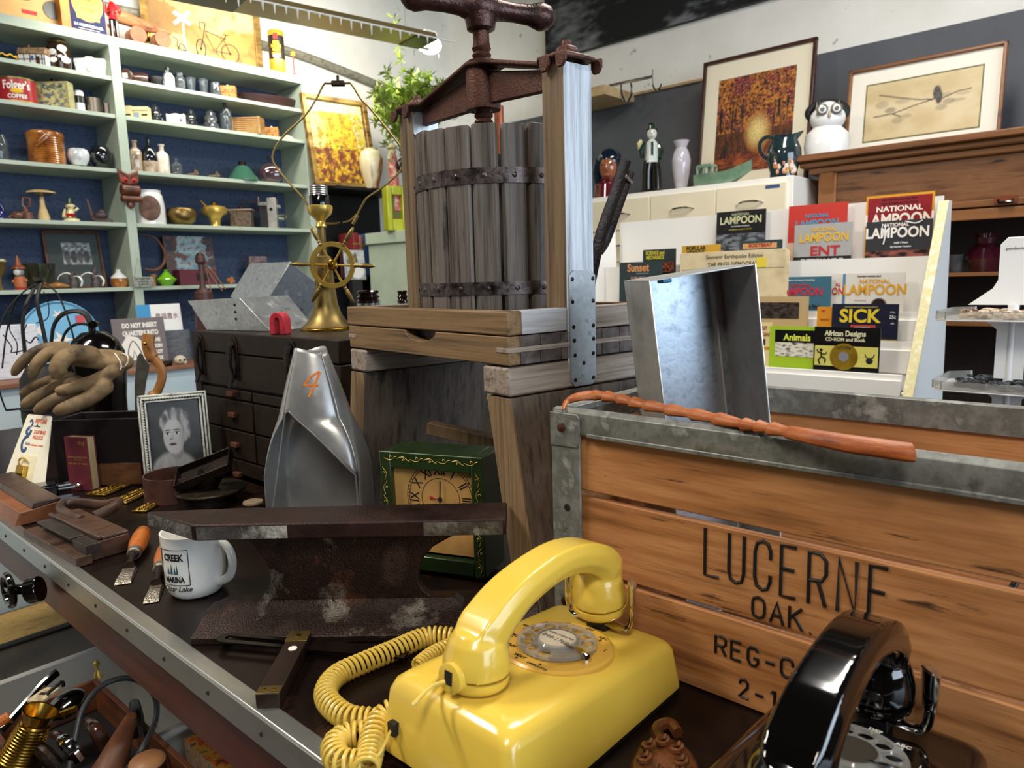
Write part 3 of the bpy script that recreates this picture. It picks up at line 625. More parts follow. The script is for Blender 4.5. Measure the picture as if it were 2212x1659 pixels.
Wt = Matrix.Translation(wc) @ Matrix.Rotation(rad(-8), 4, 'Z') @ Matrix.Rotation(rad(7), 4, 'Y')
m = MB(Wt); n = 60
prof = [(-.0042, -.0035), (.0052, -.0035), (.0058, 0), (.0052, .0035), (-.0042, .0035), (-.005, 0)]
m.loft([[(( wr+pr_[0])*cos(2*pi*j/n), pr_[1], (wr+pr_[0])*sin(2*pi*j/n)) for pr_ in prof] for j in range(n)], closed=True)
wh = m.build('wheel_rim', BRASSB, t)
for k in range(6):
    a = rad(60*k-4); M2 = Wt @ Matrix.Rotation(a, 4, 'Y') @ Matrix.Rotation(pi/2, 4, 'Y')
    MB(M2).lathe([(.0026, .006), (.0023, wr*.6), (.003, wr-.002)], 10).build('spoke', BRASSB, wh)
    MB(M2).lathe([(.0046, wr+.003), (.0055, wr+.006), (.0035, wr+.009), (.0045, wr+.013), (.0035, wr+.015), (.0048, wr+.019), (.0055, wr+.028), (.0045, wr+.040), (.0025, wr+.048), (.0003, wr+.050)], 12).build('handle', DULL, wh)
MB(Wt @ Matrix.Rotation(pi/2, 4, 'X')).lathe([(.0115, -.004), (.0115, .004), (.009, .006), (.0085, .009), (.006, .0125), (.0003, .0135)], 20).build('hub', BRASS, wh)
MB(Wt).cyl((0, .003, 0), (0, lr*.45, 0), .004).build('wheel_bracket', DULL, wh)
# red horseshoe magnet
MP = PZ(607, 722, ztb+.001); u = mpp(MP)
t = T('horseshoe_magnet', 'small red horseshoe magnet standing on the dark toolbox', 'magnet', MP, YAW-pi/2-rad(18))
w2, hh = 19*u, 48*u; ri = 5.5*u
po = [(-w2, 0)]+[(w2*cos(a), hh-w2+w2*sin(a)) for a in [pi-pi*i/14 for i in range(15)]]+[(w2, 0), (ri, 0)]+[(ri*cos(a), hh-w2+ri*sin(a)*1.2) for a in [pi*i/8 for i in range(9)]]+[(-ri, 0)]
po = [(-w2*1.0, 0)]+po[1:]
MB().prism(po, -.012, .012, 'y').build('magnet', M('magnet_red', ['#a3202c', '#b93040', '#8c1a26'], sc=30, r=.4, bump=.3), t, bev=.002)
# galvanised angled chute
def pd(px, py, d): return EYE+ray(px, py)*d
d0 = PZ(560, 700, ztb)
dn = proj(d0)[2]; df = dn+.10
N1, N2 = pd(628, 565, dn), pd(562, 676, dn+.01); L1, L2 = pd(539, 569, df), pd(497, 641, df+.01); R1_, R2_ = pd(703, 628, df-.01), pd(655, 694, df-.01)
B1, B2 = L1+R1_-N1, L2+R2_-N2
org = V((d0.x, d0.y, ztb+.001))
t = T('galvanised_chute', 'galvanised sheet metal chute with riveted flange standing on the toolbox', 'sheet metal chute', org)
GBL = M('galvanised_bright', ['#8f9498', '#b9bec3', '#a0a6ab', '#d0d4d8'], sc=45, r=.34, m=.8, bump=.25, rvar=.1)
L = lambda p: p-org
MB().hexa([L(N2), L(R2_), L(B2), L(L2)], [L(N1), L(R1_), L(B1), L(L1)]).build('hopper', GBL, t, bev=.001)
A = [PZ(447, 713, ztb+.001), PZ(585, 716, ztb+.001)]
sft = (A[1]-A[0]).normalized(); bk_ = V((-sft.y, sft.x, 0))*.13
T0, T1_ = PN(405, 650, A[0], (sft.y, -sft.x, 0)), PN(517, 643, A[0], (sft.y, -sft.x, 0)); 
MB().hexa([L(A[0]), L(A[1]), L(A[1]+bk_), L(A[0]+bk_)], [L(T0), L(T1_), L(T1_+bk_*1.1), L(T0+bk_*1.1)]).build('trough', GALV, t, bev=.001)
for i in range(6):
    f = (i+.5)/6; p = N1.lerp(N2, f)+(L1-N1).normalized()*.008-FW*.001
    MB(Matrix.Translation(L(p)) @ (-FW).to_track_quat('Z', 'Y').to_matrix().to_4x4()).lathe([(.0038, -.001), (.0035, .0008), (.0003, .0012)], 10).build('rivet', TIN, t)
for i in range(2):
    p = T0.lerp(T1_, .07+i*.84)+V((0, 0, -.014-.002*i))
    for k in range(3): MB(Matrix.Translation(L(p+V((0, 0, -.016*k)))+V((-.0006, 0, 0))) @ (-FW).to_track_quat('Z', 'Y').to_matrix().to_4x4()).lathe([(.0032, -.001), (.003, .001), (.0003, .0014)], 10).build('rivet', IRON, t)
# ================================================================ scoop with orange 4
SP = PZ(701, 1164, TZ); SA = YAW-pi/2-rad(3); u = mpp(SP)
t = T('metal_scoop', 'bright metal scoop with conical top and orange painted number 4', 'scoop', SP+V((0, 0, .0008)), SA)
Hs = zat(SP, 757)-TZ; zcutL, zcutR, zfold = zat(SP, 880)-TZ, zat(SP, 1020)-TZ, zat(SP, 1005)-TZ
W2, D2 = .081, .053
def sring(a, z):
    f = max(0, min(1, (z-zcutR)/(Hs-zcutR))); f2 = f**1.35
    wx = W2*(1-f2)+.0265*f2; wy = D2*(1-f2)+.018*f2
    e = 2.0+9*(1-min(1, f*2.2))
    c, s_ = cos(a), sin(a); r_ = (abs(c)**e+abs(s_)**e)**(-1/e)
    return V((r_*c*wx-.006*f2, r_*s_*wy+.012*f2, z))
n, K = 96, 24; vsx = []; 
for j in range(n):
    a = 2*pi*j/n; p0 = sring(a, 0)
    front = p0.y < -D2*.9
    if front:
        f = (p0.x+W2)/(2*W2); f = max(0, min(1, f)); zm = zcutL+(zcutR-zcutL)*f**1.9-.012*(1-min(1, f*7))**2
    else: zm = 0
    vsx.append((a, zm))
m = MB(); vv = []; ff = []
for j, (a, zm) in enumerate(vsx):
    for k in range(K+1): vv.append(sring(a, zm+(Hs-zm)*k/K)+(V((0, 0, .004*sin(a*2))) if k == K else V()))
for j in range(n):
    for k in range(K):
        a, b_ = j*(K+1)+k, ((j+1) % n)*(K+1)+k
        if abs(vsx[j][1]-vsx[(j+1) % n][1]) > .05:
            if k == 0:
                lo_ = j if vsx[j][1] < vsx[(j+1) % n][1] else (j+1) % n; hi_ = (j+1) % n if lo_ == j else j; nb = len(vv); zz0 = vsx[hi_][1]
                for kk in range(K+1): vv.append(sring(vsx[lo_][0], zz0+(Hs-zz0)*kk/K)+(V((0, 0, .004*sin(vsx[lo_][0]*2))) if kk == K else V()))
                for kk in range(K): ff.append((hi_*(K+1)+kk, nb+kk, nb+kk+1, hi_*(K+1)+kk+1))
            continue
        ff.append((a, b_, b_+1, a+1))
m.add(vv, ff)
SCM = M('scoop_metal', ['#93928f', '#aeadab', '#bcbbb8'], sc=6, r=.33, m=.6, rvar=.1, bump=.08, bsc=60, spots=[('#d8d6d0', 45, .72), ('#77746e', 30, .72)])
scoopm = m; o = m.build('scoop_body', SCM, t, ang=.7); md = o.modifiers.new('s', 'SOLIDIFY'); md.thickness = .0012; md.offset = 0
MB().box(-W2+.001, W2-.001, -D2+.003, D2-.001, 0, .0012).build('bottom', SCM, t)
# rolled edge on the opening
ed = [sring(a, zm)+V((0, -.0005, 0)) for a, zm in vsx if zm > .001]
ed.sort(key=lambda p: p.x)
MB().tube([V((-W2+.0005, -D2, 0))]+ed+[V((W2-.0005, -D2, 0))], .0013, 6).build('rolled_edge', SCM, o)
# number 4 painted on the cone: strokes dropped on the surface
from mathutils.bvhtree import BVHTree
def caster(mb, loc, rz, sc=1, lift=.0006):
    Mx = Matrix.Translation(loc) @ Matrix.Rotation(rz, 4, 'Z') @ Matrix.Scale(sc, 4); Mi_ = Mx.inverted(); bv = BVHTree.FromPolygons(mb.v, [tuple(f) for f in mb.f])
    def f(px, py):
        o_ = Mi_ @ EYE; d_ = (Mi_.to_3x3() @ ray(px, py)).normalized(); h = bv.ray_cast(o_, d_)
        return (h[0]-d_*lift) if h[0] else o_+d_*1.2
    return f
onscoop = caster(scoopm, t.location, SA)
PO4 = M('paint_orange', ['#c4501f', '#d8802c', '#b5401c'], sc=60, r=.5)
pts = [onscoop(*p) for p in cr([(657, 832, 0), (668, 818, 0), (683, 806, 0), (691, 803, 0)], 5) for p in [(p[0], p[1])]]
m = MB().tube(pts, .0023, 6, fl=.35, up=(0, -1, .2))
m.tube([onscoop(a, b_) for a, b_ in ((691, 803), (684, 820), (675, 840), (667, 858))], .0026, 6, fl=.35, up=(0, -1, .2))
m.tube([onscoop(a, b_) for a, b_ in ((656, 832), (672, 833), (688, 833))], .0023, 6, fl=.35, up=(0, -1, .2))
m.build('painted_number', PO4, o)
# ================================================================ rail anvil
RL = V((.351, .863, TZ)); ra = math.atan2(-.757, .653)
t = T('rail_anvil', 'heavy rusty railway rail anvil, its left end over the white mug', 'anvil', RL+V((0, 0, .0005)), ra)
RAIL = M('rail_iron', ['#1e1310', '#35241d', '#2a1a15', '#46352b'], sc=14, r=.42, m=.5, bump=.7, bsc=420, rvar=.12, spots=[('#5c3825', 9, .62), ('#8d8478', 6, .63), ('#2a1c16', 150, .56)])
RAILH = M('rail_head_iron', ['#1c1110', '#2f1f1b', '#3a2822'], sc=18, r=.45, m=.2, ior=1.3, bump=.5, bsc=260, rvar=.1)
RAILF = M('rail_worn_face', ['#2f2926', '#57514c', '#8e8983'], sc=30, r=.45, m=.45, bump=.8, bsc=220, spots=[('#cfc9bd', 9, .55, (1, 1, .6)), ('#241b18', 160, .62)])
RAILH2 = RAILF
rg = []
for i in range(41):
    uu = -.002+i*.0108; k = nzr(uu*60, 3, 0, 1)*.0015; vlo = 0
    pr_ = [(0, 0), (0, .009), (.02, .0135), (.036, .0185), (.046, .0255), (.050, .034), (.070, .034), (.074, .0255), (.084, .0185), (.105, .0135), (.125, .009), (.125, 0)]
    if uu < .03 or uu > .33: pr_ = [(v, min(z, .0225)) for v, z in pr_]
    elif uu < .048: pr_ = [(v, min(z, .028)) for v, z in pr_]
    sl = -.03 if i == 0 else 0
    rg.append([(uu+k+(sl*.0), v, z+k*.5*(z > .001)) for v, z in pr_])
MB().loft(rg).build('rail_foot', RAIL, t, bev=.001)
wp = [(.05, .026), (.068, .034), (.078, .045), (.0835, .058), (.083, .073), (.078, .087), (.070, .099), (.060, .113), (.05, .125), (.36, .125), (.33, .118), (.312, .109), (.296, .100), (.284, .086), (.2775, .070), (.276, .056), (.281, .044), (.292, .034), (.31, .027)]
MB().prism([(a, z) for a, z in wp], .053, .067, 'y').build('rail_web', RAIL, t, bev=.0025, seg=2)
hdp = [(-.088, .086), (.0, .0275), (.004, .026), (.392, .026), (.392, .094), (.04, .094)]
zb_, zt_ = .1245, .1455
o = MB().prism(hdp, zb_, zt_).build('rail_head', RAILH, t, bev=.0025)
# worn bright faces of the head
def strip(pa, pb, za, zb2):
    pa, pb = V(pa), V(pb); nn = V((pb.y-pa.y, pa.x-pb.x, 0)).normalized()*.0004
    return MB().hexa([pa+V((0, 0, za)), pb+V((0, 0, za)), pb+nn+V((0, 0, za)), pa+nn+V((0, 0, za))], [pa+V((0, 0, zb2)), pb+V((0, 0, zb2)), pb+nn+V((0, 0, zb2)), pa+nn+V((0, 0, zb2))])
strip((-.086, .0846, 0), (-.001, .0280, 0), zb_+.002, zt_-.0025).build('worn_end', RAILF, o)
strip((.006, .026, 0), (.12, .026, 0), zb_+.002, zt_-.003).build('worn_face', RAILF, o)
strip((.29, .026, 0), (.388, .026, 0), zb_+.001, zt_-.003).build('worn_face', RAILF, o)
for i, s in enumerate('886'):
    txt(s, .032, RAIL, fr((.125+i*.032, .0525, .085), (1, 0, -.1), (0, 0, 1)), t, 'cast_numeral', ext=.0005)
# ================================================================ mug
GP = PZ(427, 1276, TZ); mr = .0405
t = T('white_mug', 'white milk glass mug printed with a marina and lake name', 'mug', GP+V((0, 0, .0005)), 0)
MILK = M('milk_glass', '#f2f0e8', r=.14, coat=.6)
MH = .0935
MB().lathe([(.001, 0), (.026, 0), (.0335, .002), (.039, .009), (.0415, .02), (.0425, .05), (.0432, MH), (.0405, MH), (.0395, .05), (.037, .012), (.001, .008)], 48).build('mug_body', MILK, t)
ma = rad(-47.9-18)   # handle direction
hx_ = V((cos(ma), sin(ma), 0))
MB().tube([hx_*r_+V((0, 0, z)) for r_, z in [tuple(p[:2]) for p in cr([(.040, .076, 0), (.050, .078, 0), (.061, .070, 0), (.066, .055, 0), (.064, .038, 0), (.056, .026, 0), (.040, .018, 0)], 4)]], .0052, 12, fl=1.25).build('handle', MILK, t)
def onmug(ang, z): # frame on the mug wall
    a = rad(ang); n_ = V((cos(a), sin(a), 0)); return fr(n_*.0433+V((0, 0, z)), (-sin(a), cos(a), 0), (0, 0, 1))
mb_ = 206
txt('CREEK', .0135, INK, onmug(mb_, .066), t, bend=.0430, off=.0004, sx=.78)
txt('MARINA', .0115, INK, onmug(mb_, .034), t, bend=.0430, off=.0003, sx=.72)
txt('Clear Lake', .011, INK, onmug(mb_+2, .0205), t, bend=.0425, shear=.35, sx=.95)
m = MB()
for z in (.0265, .0775): m.tube([V((.0434*cos(a), .0434*sin(a), z)) for a in [rad(mb_-30+i*3) for i in range(21)]], .0005, 4)
for a in (rad(mb_-30), rad(mb_+30)): m.tube([(.0434*cos(a), .0434*sin(a), .0265), (.0434*cos(a), .0434*sin(a), .0775)], .0005, 4)
m.build('printed_border', INK, t)
TREE = M('print_teal', '#2f5560', r=.6)
m = MB(onmug(mb_, .0425))
for i, (x, h) in enumerate(((-.008, .013), (-.003, .016), (.002, .012), (.006, .015))): m.add([(x-.002, 0, 0), (x+.002, 0, 0), (x, h, -.0003)], [(0, 1, 2)])
m.build('printed_trees', TREE, t)
# ================================================================ chisels
ORANGEW = M('chisel_handle', ['#8a4417', '#b9672a', '#a35722'], sc=30, st=(1, 1, 1), r=.35, coat=.3)
STEELP = M('pitted_steel', ['#6d6358', '#a39a8d', '#8a8074'], sc=40, r=.35, m=.8, bump=.8, bsc=260, spots=[('#3f3024', 80, .66)])
def chisel(a, b_, w_, lb, ln_, lab):
    A_, B_ = V(a), V(b_); d = (B_-A_); an = math.atan2(d.y, d.x)
    t = T('wood_chisel', lab, 'chisel', A_+V((0, 0, .001)), an, 'wood chisels on the table')
    h = .0045
    m = MB().hexa([(0, -w_/2, 0), (lb, -w_/2, 0), (lb, w_/2, 0), (0, w_/2, 0)], [(.008, -w_/2+.001, h), (lb, -w_/2+.003, h*1.2), (lb, w_/2-.003, h*1.2), (.008, w_/2-.001, h)])
    m.build('blade', STEELP, t, bev=.0006)
    Tx = Matrix.Translation((lb, 0, .0095)) @ Matrix.Rotation(pi/2-rad(3), 4, 'Y')
    MB(Tx).lathe([(w_*.38, -.004), (w_*.22, .01), (.0048, .02), (.0048, .026), (.0075, .034), (.009, .04)], 16, fx=.7).build('neck', IRON, t)
    MB(Tx).lathe([(.009, .039), (.011, .041), (.011, .052), (.0098, .053)], 18).build('ferrule', STEELP, t)
    MB(Tx).lathe([(.0095, .052), (.012, .06), (.0145, .08), (.0145, .11), (.012, .135), (.009, .14), (.001, .141)], 20).build('handle', ORANGEW, t)
chisel(PZ(265, 1264, TZ), PZ(322, 1150, TZ), .0235, .058, .1, 'wood chisel with pitted blade and orange handle, the left one of the pair')
chisel(PZ(326, 1304, TZ), PZ(366, 1200, TZ), .021, .055, .1, 'wood chisel with narrow pitted blade, the one tucked behind the white mug')
# ================================================================ bevel gauge
a, b_ = PZ(577, 1500, TZ+.018), PZ(650, 1366, TZ+.018); a.z = b_.z = TZ+.0005
d = b_-a; an = math.atan2(d.y, d.x); ln_ = d.length; hw = (PZ(549, 1500, TZ+.018)-PZ(604, 1500, TZ+.018)).length/2*.93
t = T('angle_gauge', 'carpenter angle gauge with dark wooden handle, brass ends and black iron blade', 'gauge', a, an)
MB().box(0, ln_, -hw, hw, 0, .018).build('stock', M('rosewood', ['#130c09', '#2a1b14', '#1d120d'], sc=40, st=(.1, 1, 1), r=.4, bump=.3), t, bev=.001)
BRD = M('brass_tarnished', ['#6e5a34', '#8e7848'], sc=30, r=.4, m=.85)
q_ = MB().box(.001, .015, -hw+.0003, hw-.0003, .018, .0186).build('brass_end_plate', BRD, t, bev=.0004)
for y in (-hw*.4, hw*.4): MB(Matrix.Translation((.008, y, .0186))).lathe([(.0022, 0), (.0018, .0004), (.0002, .0005)], 10).build('rivet', BRASS, q_)
q_ = MB().box(ln_-.024, ln_+.001, -hw-.0005, hw+.0005, .0178, .0192).build('brass_end_plate', BRD, t, bev=.0004)
MB(Matrix.Translation((ln_-.011, 0, .0192))).lathe([(.004, 0), (.0035, .0005), (.0002, .0006)], 14).build('rivet', BRASS, q_)
MB(Matrix.Translation((ln_*.7, -.001, .018))).lathe([(.0052, 0), (.005, .0006), (.0002, .0007)], 18).build('paper_dot', INKW, t)
la, lb = PZ(490, 1378, TZ+.011), PZ(880, 1412, TZ+.011); Mi = (Matrix.Translation(a) @ Matrix.Rotation(an, 4, 'Z')).inverted()
la, lb = Mi @ la, Mi @ lb; dd = (lb-la); L_ = dd.length; ang_ = math.atan2(dd.y, dd.x)
TB_ = Matrix.Translation((la.x, la.y, .0)) @ Matrix.Rotation(ang_, 4, 'Z'); bwid = .0115
m = MB(TB_ @ Matrix.Translation((0, 0, .009)))
out = [(bwid*(-cos(p)) , bwid*sin(p)) for p in [pi/2-pi*i/10 for i in range(11)]]
sl = [(bwid*.38*(-cos(p))+.002, bwid*.38*sin(p)) for p in [pi/2-pi*i/10 for i in range(11)]]
for sgn in (1, -1):
    pl = [(0-bwid*cos(x)*1, sgn*bwid*sin(x)) for x in [pi/2*i/6 for i in range(7)]]
    inn = [(.002-bwid*.38*cos(x), sgn*bwid*.38*sin(x)) for x in [pi/2*i/6 for i in range(7)]]
    m.prism(pl+[(L_*.42, sgn*bwid), (L_*.42, sgn*bwid*.38)]+inn[::-1], 0, .0025)
m.prism([(L_*.42, -bwid), (L_, -bwid), (L_, bwid), (L_*.42, bwid)], 0, .0025)
m.build('slotted_blade', M('blade_iron', ['#1e1612', '#332620'], sc=30, r=.3, m=.8, bump=.2), t)
# ================================================================ old wooden planes
PLW = M('plane_wood', ['#1f140f', '#3d2a20', '#513a2c', '#2b1c15'], sc=16, st=(1, .4, 1), r=.38, bump=.35, spots=[('#7a4a2f', 12, .66), ('#150c09', 30, .68)])
PLI = M('plane_iron', ['#3a3430', '#5b544e'], sc=30, r=.35, m=.7, bump=.3)
A_, B_, C_ = PZ(52, 1163, TZ), PZ(166, 1228, TZ), PZ(286, 1190, TZ)
lx = (A_-B_).length; an = math.atan2((A_-B_).y, (A_-B_).x)   # local x along length (away), local y = width
Mi = (Matrix.Translation(B_) @ Matrix.Rotation(an, 4, 'Z')).inverted(); wy = (Mi @ C_).y
t = T('grooving_plane', 'dark wooden grooving plane with iron skate and open handle', 'hand plane', B_+V((0, 0, .0005)), an)
s_ = 1 if wy > 0 else -1; wy = abs(wy)
def bb(x0, x1, y0, y1, z0, z1): return MB().box(x0, x1, min(s_*y0, s_*y1), max(s_*y0, s_*y1), z0, z1)
bb(0, lx, 0, wy*.28, 0, .016).build('fence', PLW, t, bev=.001)
bb(.01, lx-.02, wy*.28, wy, 0, .030).build('body', PLW, t, bev=.0015)
bb(.01, lx-.02, wy*.52, wy, .030, .036).build('raised_top', PLW, t, bev=.002)
bb(.012, lx*.97, wy*.45, wy*.52, .030, .038).build('moulding', PLW, t, bev=.0025)
bb(.06, lx*.88, wy*.16, wy*.44, .0295, .0325).build('iron_plate', PLI, t, bev=.0006)
bb(.0, .052, wy*.18, wy*.44, .0165, .0315).build('iron_plate', PLI, t, bev=.0006)
hp_ = [V((lx*.62, s_*wy*.75, .031)), V((lx*.80, s_*wy*.70, .034)), V((lx*1.0, s_*wy*.72, .036)), V((lx*1.1, s_*wy*.9, .038)), V((lx*1.02, s_*wy*1.2, .036)), V((lx*.85, s_*wy*1.42, .034)), V((lx*.75, s_*wy*1.62, .04)), V((lx*.68, s_*wy*1.4, .036)), V((lx*.66, s_*wy*1.02, .03))]
MB().tube(cr(hp_, 5), .0085, 10, fl=1.2).build('open_handle', PLW, t)
A_, B_, C_ = PZ(-60, 1075, TZ), PZ(32, 1140, TZ), PZ(112, 1100, TZ)
an = math.atan2((A_-B_).y, (A_-B_).x); Mi = (Matrix.Translation(B_) @ Matrix.Rotation(an, 4, 'Z')).inverted(); wy = (Mi @ C_).y; lx = (A_-B_).length
t = T('wooden_block_plane', 'orange-brown wooden block plane at the far left edge of the table', 'hand plane', B_+V((0, 0, .0005)), an)
ORB = M('block_orange', ['#552e19', '#79482b', '#8a5838'], sc=14, r=.45, bump=.3, spots=[('#3a2016', 30, .68)])
y1_ = wy*.97; hb = .035
MB().hexa([(0, 0, 0), (lx, 0, 0), (lx, y1_, 0), (0, y1_, 0)], [(-.004, wy*.12, hb*.75), (lx, wy*.12, hb*.75), (lx, y1_, hb*.95), (-.004, y1_, hb*.95)]).build('body', ORB, t, bev=.002)
MB().hexa([(-.004, wy*.36, hb*.8), (lx, wy*.36, hb*.8), (lx, y1_, hb*.95), (-.004, y1_, hb*.95)], [(-.004, wy*.42, hb*1.15), (lx, wy*.42, hb*1.15), (lx, y1_, hb*1.15), (-.004, y1_, hb*1.15)]).build('top_board', PLW, t, bev=.002)
# ================================================================ padlock card
c0, c1 = PZ(95, 1068, TZ), PZ(2, 1052, TZ); ctop = None
n_ = V(((c1-c0).y, -(c1-c0).x, 0)); cwid = (c1-c0).length
back = (V((c0.x, c0.y, 0))).normalized()
up_ = zat(c0+back*.10, 897)-TZ
t = T('padlock_card', 'cream blister card reading NEPTUNE SOLID BRASS PADLOCK leaning behind the planes', 'packaged padlock', (c0+c1)/2+V((0, 0, .001)))
ux = (c0-c1).normalized(); P35, P134 = PN(35, 893, c0+back*.1, back), PN(134, 902, c0+back*.1, back)
upv = ((P35+P134)/2-(c0+c1)/2); hC = upv.length
Fc = fr((0, 0, 0), ux, upv); wt = (P134-P35).length
MB(Fc).prism([(-cwid/2, 0), (cwid/2, 0), (wt/2+.002, hC-.004), (wt/2-.003, hC), (-wt/2+.003, hC), (-wt/2-.002, hC-.004)], -.0008, 0).build('card', M('card_cream', ['#efe6cc', '#f6f0dd'], sc=8, r=.5), t)
g = lambda x, y: Fc @ Matrix.Translation((x, y, .0003))
k = wt/.1
txt('NEPTUNE', .0165*k, INKO, g(.012*k, hC*.915), t, sx=.66, off=.0003); txt('SOLID BRASS', .0135*k, INKO, g(.017*k, hC*.77), t, sx=.62, off=.0002, shear=.1); txt('PADLOCK', .0135*k, INKO, g(.014*k, hC*.70), t, sx=.68, off=.0002, shear=.1)
txt('ELISS', .009*k, INK, g(-.022*k, hC*.605), t); txt('NO. 50040 SIZE 1 1/2 SMALL', .006*k, INKO, g(.014*k, hC*.595), t, sx=.85)
MB(g(.0, hC*.84)).prism([(-.014*k, 0), (.014*k, 0), (.014*k, .002), (.006*k, .002), (0, .006), (-.006*k, .002), (-.014*k, .002)], 0, .0002).build('hang_hole', INK, t)
m = MB(g(-.034*k, hC*.9)); m.tube(cr([(0, 0, 0), (.006, .004, 0), (.012, -.004, 0), (.006, -.012, 0)], 4), .003, 6, fl=.1)
m.tube(cr([(.004, -.012, 0), (-.004, -.022, 0), (.004, -.03, 0), (.010, -.026, 0), (.012, -.018, 0)], 4), .0045, 6, fl=.1)
m.tube(cr([(.008, -.032, 0), (-.004, -.038, 0), (-.010, -.052, 0), (-.004, -.066, 0), (.006, -.066, 0), (.008, -.058, 0)], 4), .0045, 6, fl=.1)
m.build('printed_figure', INKB, t)
MB(Fc).box(-.034*k, .03*k, hC*.08, hC*.46, .0, .001).build('blister_base', M('blister', '#efe4bd', r=.12, coat=.5), t, bev=.004)
pl = MB(g(-.006*k, hC*.13)).box(-.018*k, .012*k, 0, .036*k, 0, .012).build('padlock_body', BRASS, t, bev=.0015)
MB(g(-.009*k, hC*.13+.036*k)).tube(cr([(-.012, -.002, .006), (-.016, .008, .007), (-.010, .016, .007), (.006, .014, .007), (.012, .010, .006)], 5), .0022, 8).build('shackle', BRASSB, pl)
# ================================================================ black padlock
a, b_ = PZ(88, 1072, TZ), PZ(182, 1056, TZ); an = math.atan2((b_-a).y, (b_-a).x); L_ = (b_-a).length
t = T('black_padlock', 'black padlock with a long chrome shackle lying on the table', 'padlock', a+V((0, 0, .002)), an)
MB().box(-.01, L_*.40, -.024, .024, 0, .024).build('lock_body', BLACKG, t, bev=.004)
MB().tube(cr([(L_*.38, -.015, .012), (L_*.8, -.015, .012), (L_*.95, -.009, .012), (L_*.98, 0, .012), (L_*.95, .009, .012), (L_*.8, .015, .012), (L_*.38, .015, .012)], 4), .0048, 10).build('shackle', CHROME, t)
# ================================================================ red book
A_, B_ = PZ(151, 1058, TZ), PZ(200, 1061, TZ); u = mpp(A_)
t = T('red_pocket_book', 'maroon cloth pocket book dated 1915 standing beside the padlock card', 'book', (A_+B_)/2+V((0, 0, .0005)), math.atan2((B_-A_).y, (B_-A_).x))
bw_, bh_, bt_ = (B_-A_).length, zat((A_+B_)/2, 945)-TZ, .022
MAR = M('cloth_maroon', ['#571722', '#6e1f2c'], sc=40, r=.7)
MB().box(-bw_/2, bw_/2, 0, .0015, 0, bh_).box(-bw_/2, bw_/2, bt_-.0015, bt_, 0, bh_).box(-bw_/2, -bw_/2+.0015, 0, bt_, 0, bh_).build('cover', MAR, t, bev=.0005)
MB().box(-bw_/2+.001, bw_/2-.002, .0015, bt_-.0015, .002, bh_-.002).build('pages', M('pages_gilt', ['#8c7a55', '#b39f74'], sc=90, st=(1, 8, .1), r=.6), t)
txt('1915', .012, GOLD, fr((bw_*.22, -.0003, bh_*.88), (1, 0, -.15), (.15, 0, 1)), t, sx=.8)
for i, z in enumerate((.62, .57, .50)): txt(['AN INTRODUCTION', 'TO THE', 'HISTORY OF TOOLS'][i], .0055, GOLD, fr((0, -.0003, bh_*z), (1, 0, 0), (0, 0, 1)), t)
# ================================================================ dark wooden tray behind
A_, B_ = PZ(128, 1052, TZ), PZ(330, 1046, TZ); bx = (B_-A_); bl = bx.length
t = T('dark_wooden_box', 'long black painted wooden box with brown lower panel', 'box', A_+V((0, .0, .0006)), math.atan2(bx.y, bx.x))
hB = zat(A_, 910)-TZ; DKW = M('black_wood_worn', ['#0c0808', '#1c1311', '#120c0a'], sc=12, r=.5, bump=.3, spots=[('#6b4632', 30, .72)])
MB().box(0, bl-.015, 0, .012, .0, hB).build('front_board', DKW, t, bev=.001)
MB().box(0, bl-.015, .1, .112, .0, hB).build('back_board', DKW, t, bev=.001)
MB().box(0, .012, .012, .1, 0, hB).build('end_board', DKW, t); MB().box(bl-.027, bl-.015, .012, .1, 0, hB).build('end_board', DKW, t)
MB().box(bl*.45, bl-.02, -.006, 0, .002, hB*.34).build('brown_panel', M('panel_brown', ['#3f2416', '#6b452a', '#593820'], sc=30, st=(.3, 1, 1), r=.5, bump=.3, spots=[('#1a0f0a', 25, .7)]), t, bev=.001)
# ================================================================ portrait frame
A_ = V(PZ(314, 1056, TZ)); dr = V((.92, -.39, 0)).normalized(); lean = V((dr.y*-.14, dr.x*.14, 1)).normalized()
t = T('portrait_frame', 'silver beaded picture frame with black and white portrait of a short haired woman', 'framed photo', A_+V((0, 0, .0005)))
FW_ = .142; FH_ = (zat(A_+V((dr.y*-.1, dr.x*.1, 0))*.2, 855)-TZ); Ff = fr((0, 0, 0), dr, lean)
SILV = M('frame_silver', ['#b9b6a8', '#dad7c9', '#8e8b7e'], sc=60, r=.35, m=.5, bump=.3)
m = MB(Ff)
for i, (o_, z_) in enumerate(((0, .006), (.006, .009), (.013, .005))):
    w_ = .0048; a0, a1, b0, b1 = o_, FW_-o_, o_, FH_-o_
    m.box(a0, a1, b0, b0+w_, 0, z_).box(a0, a1, b1-w_, b1, 0, z_).box(a0, a0+w_, b0, b1, 0, z_).box(a1-w_, a1, b0, b1, 0, z_)
fo = m.build('frame', SILV, t, bev=.0012)
m = MB(Ff)
for i in range(int(FH_/.006)): m.sph((.0105, .004+i*.006, .008), .0022, n=6, m=4)
for i in range(int(FW_/.006)): m.sph((.004+i*.006, FH_-.0105, .008), .0022, n=6, m=4)
m.build('beading', SILV, fo)['kind'] = 'stuff'
def sm(a, b_, x): x = max(0, min(1, (x-a)/(b_-a))); return x*x*(3-2*x)
def ell(u, v, cx, cy, rx, ry, s=.15): return 1-sm(1-s, 1+s, math.hypot((u-cx)/rx, (v-cy)/ry))
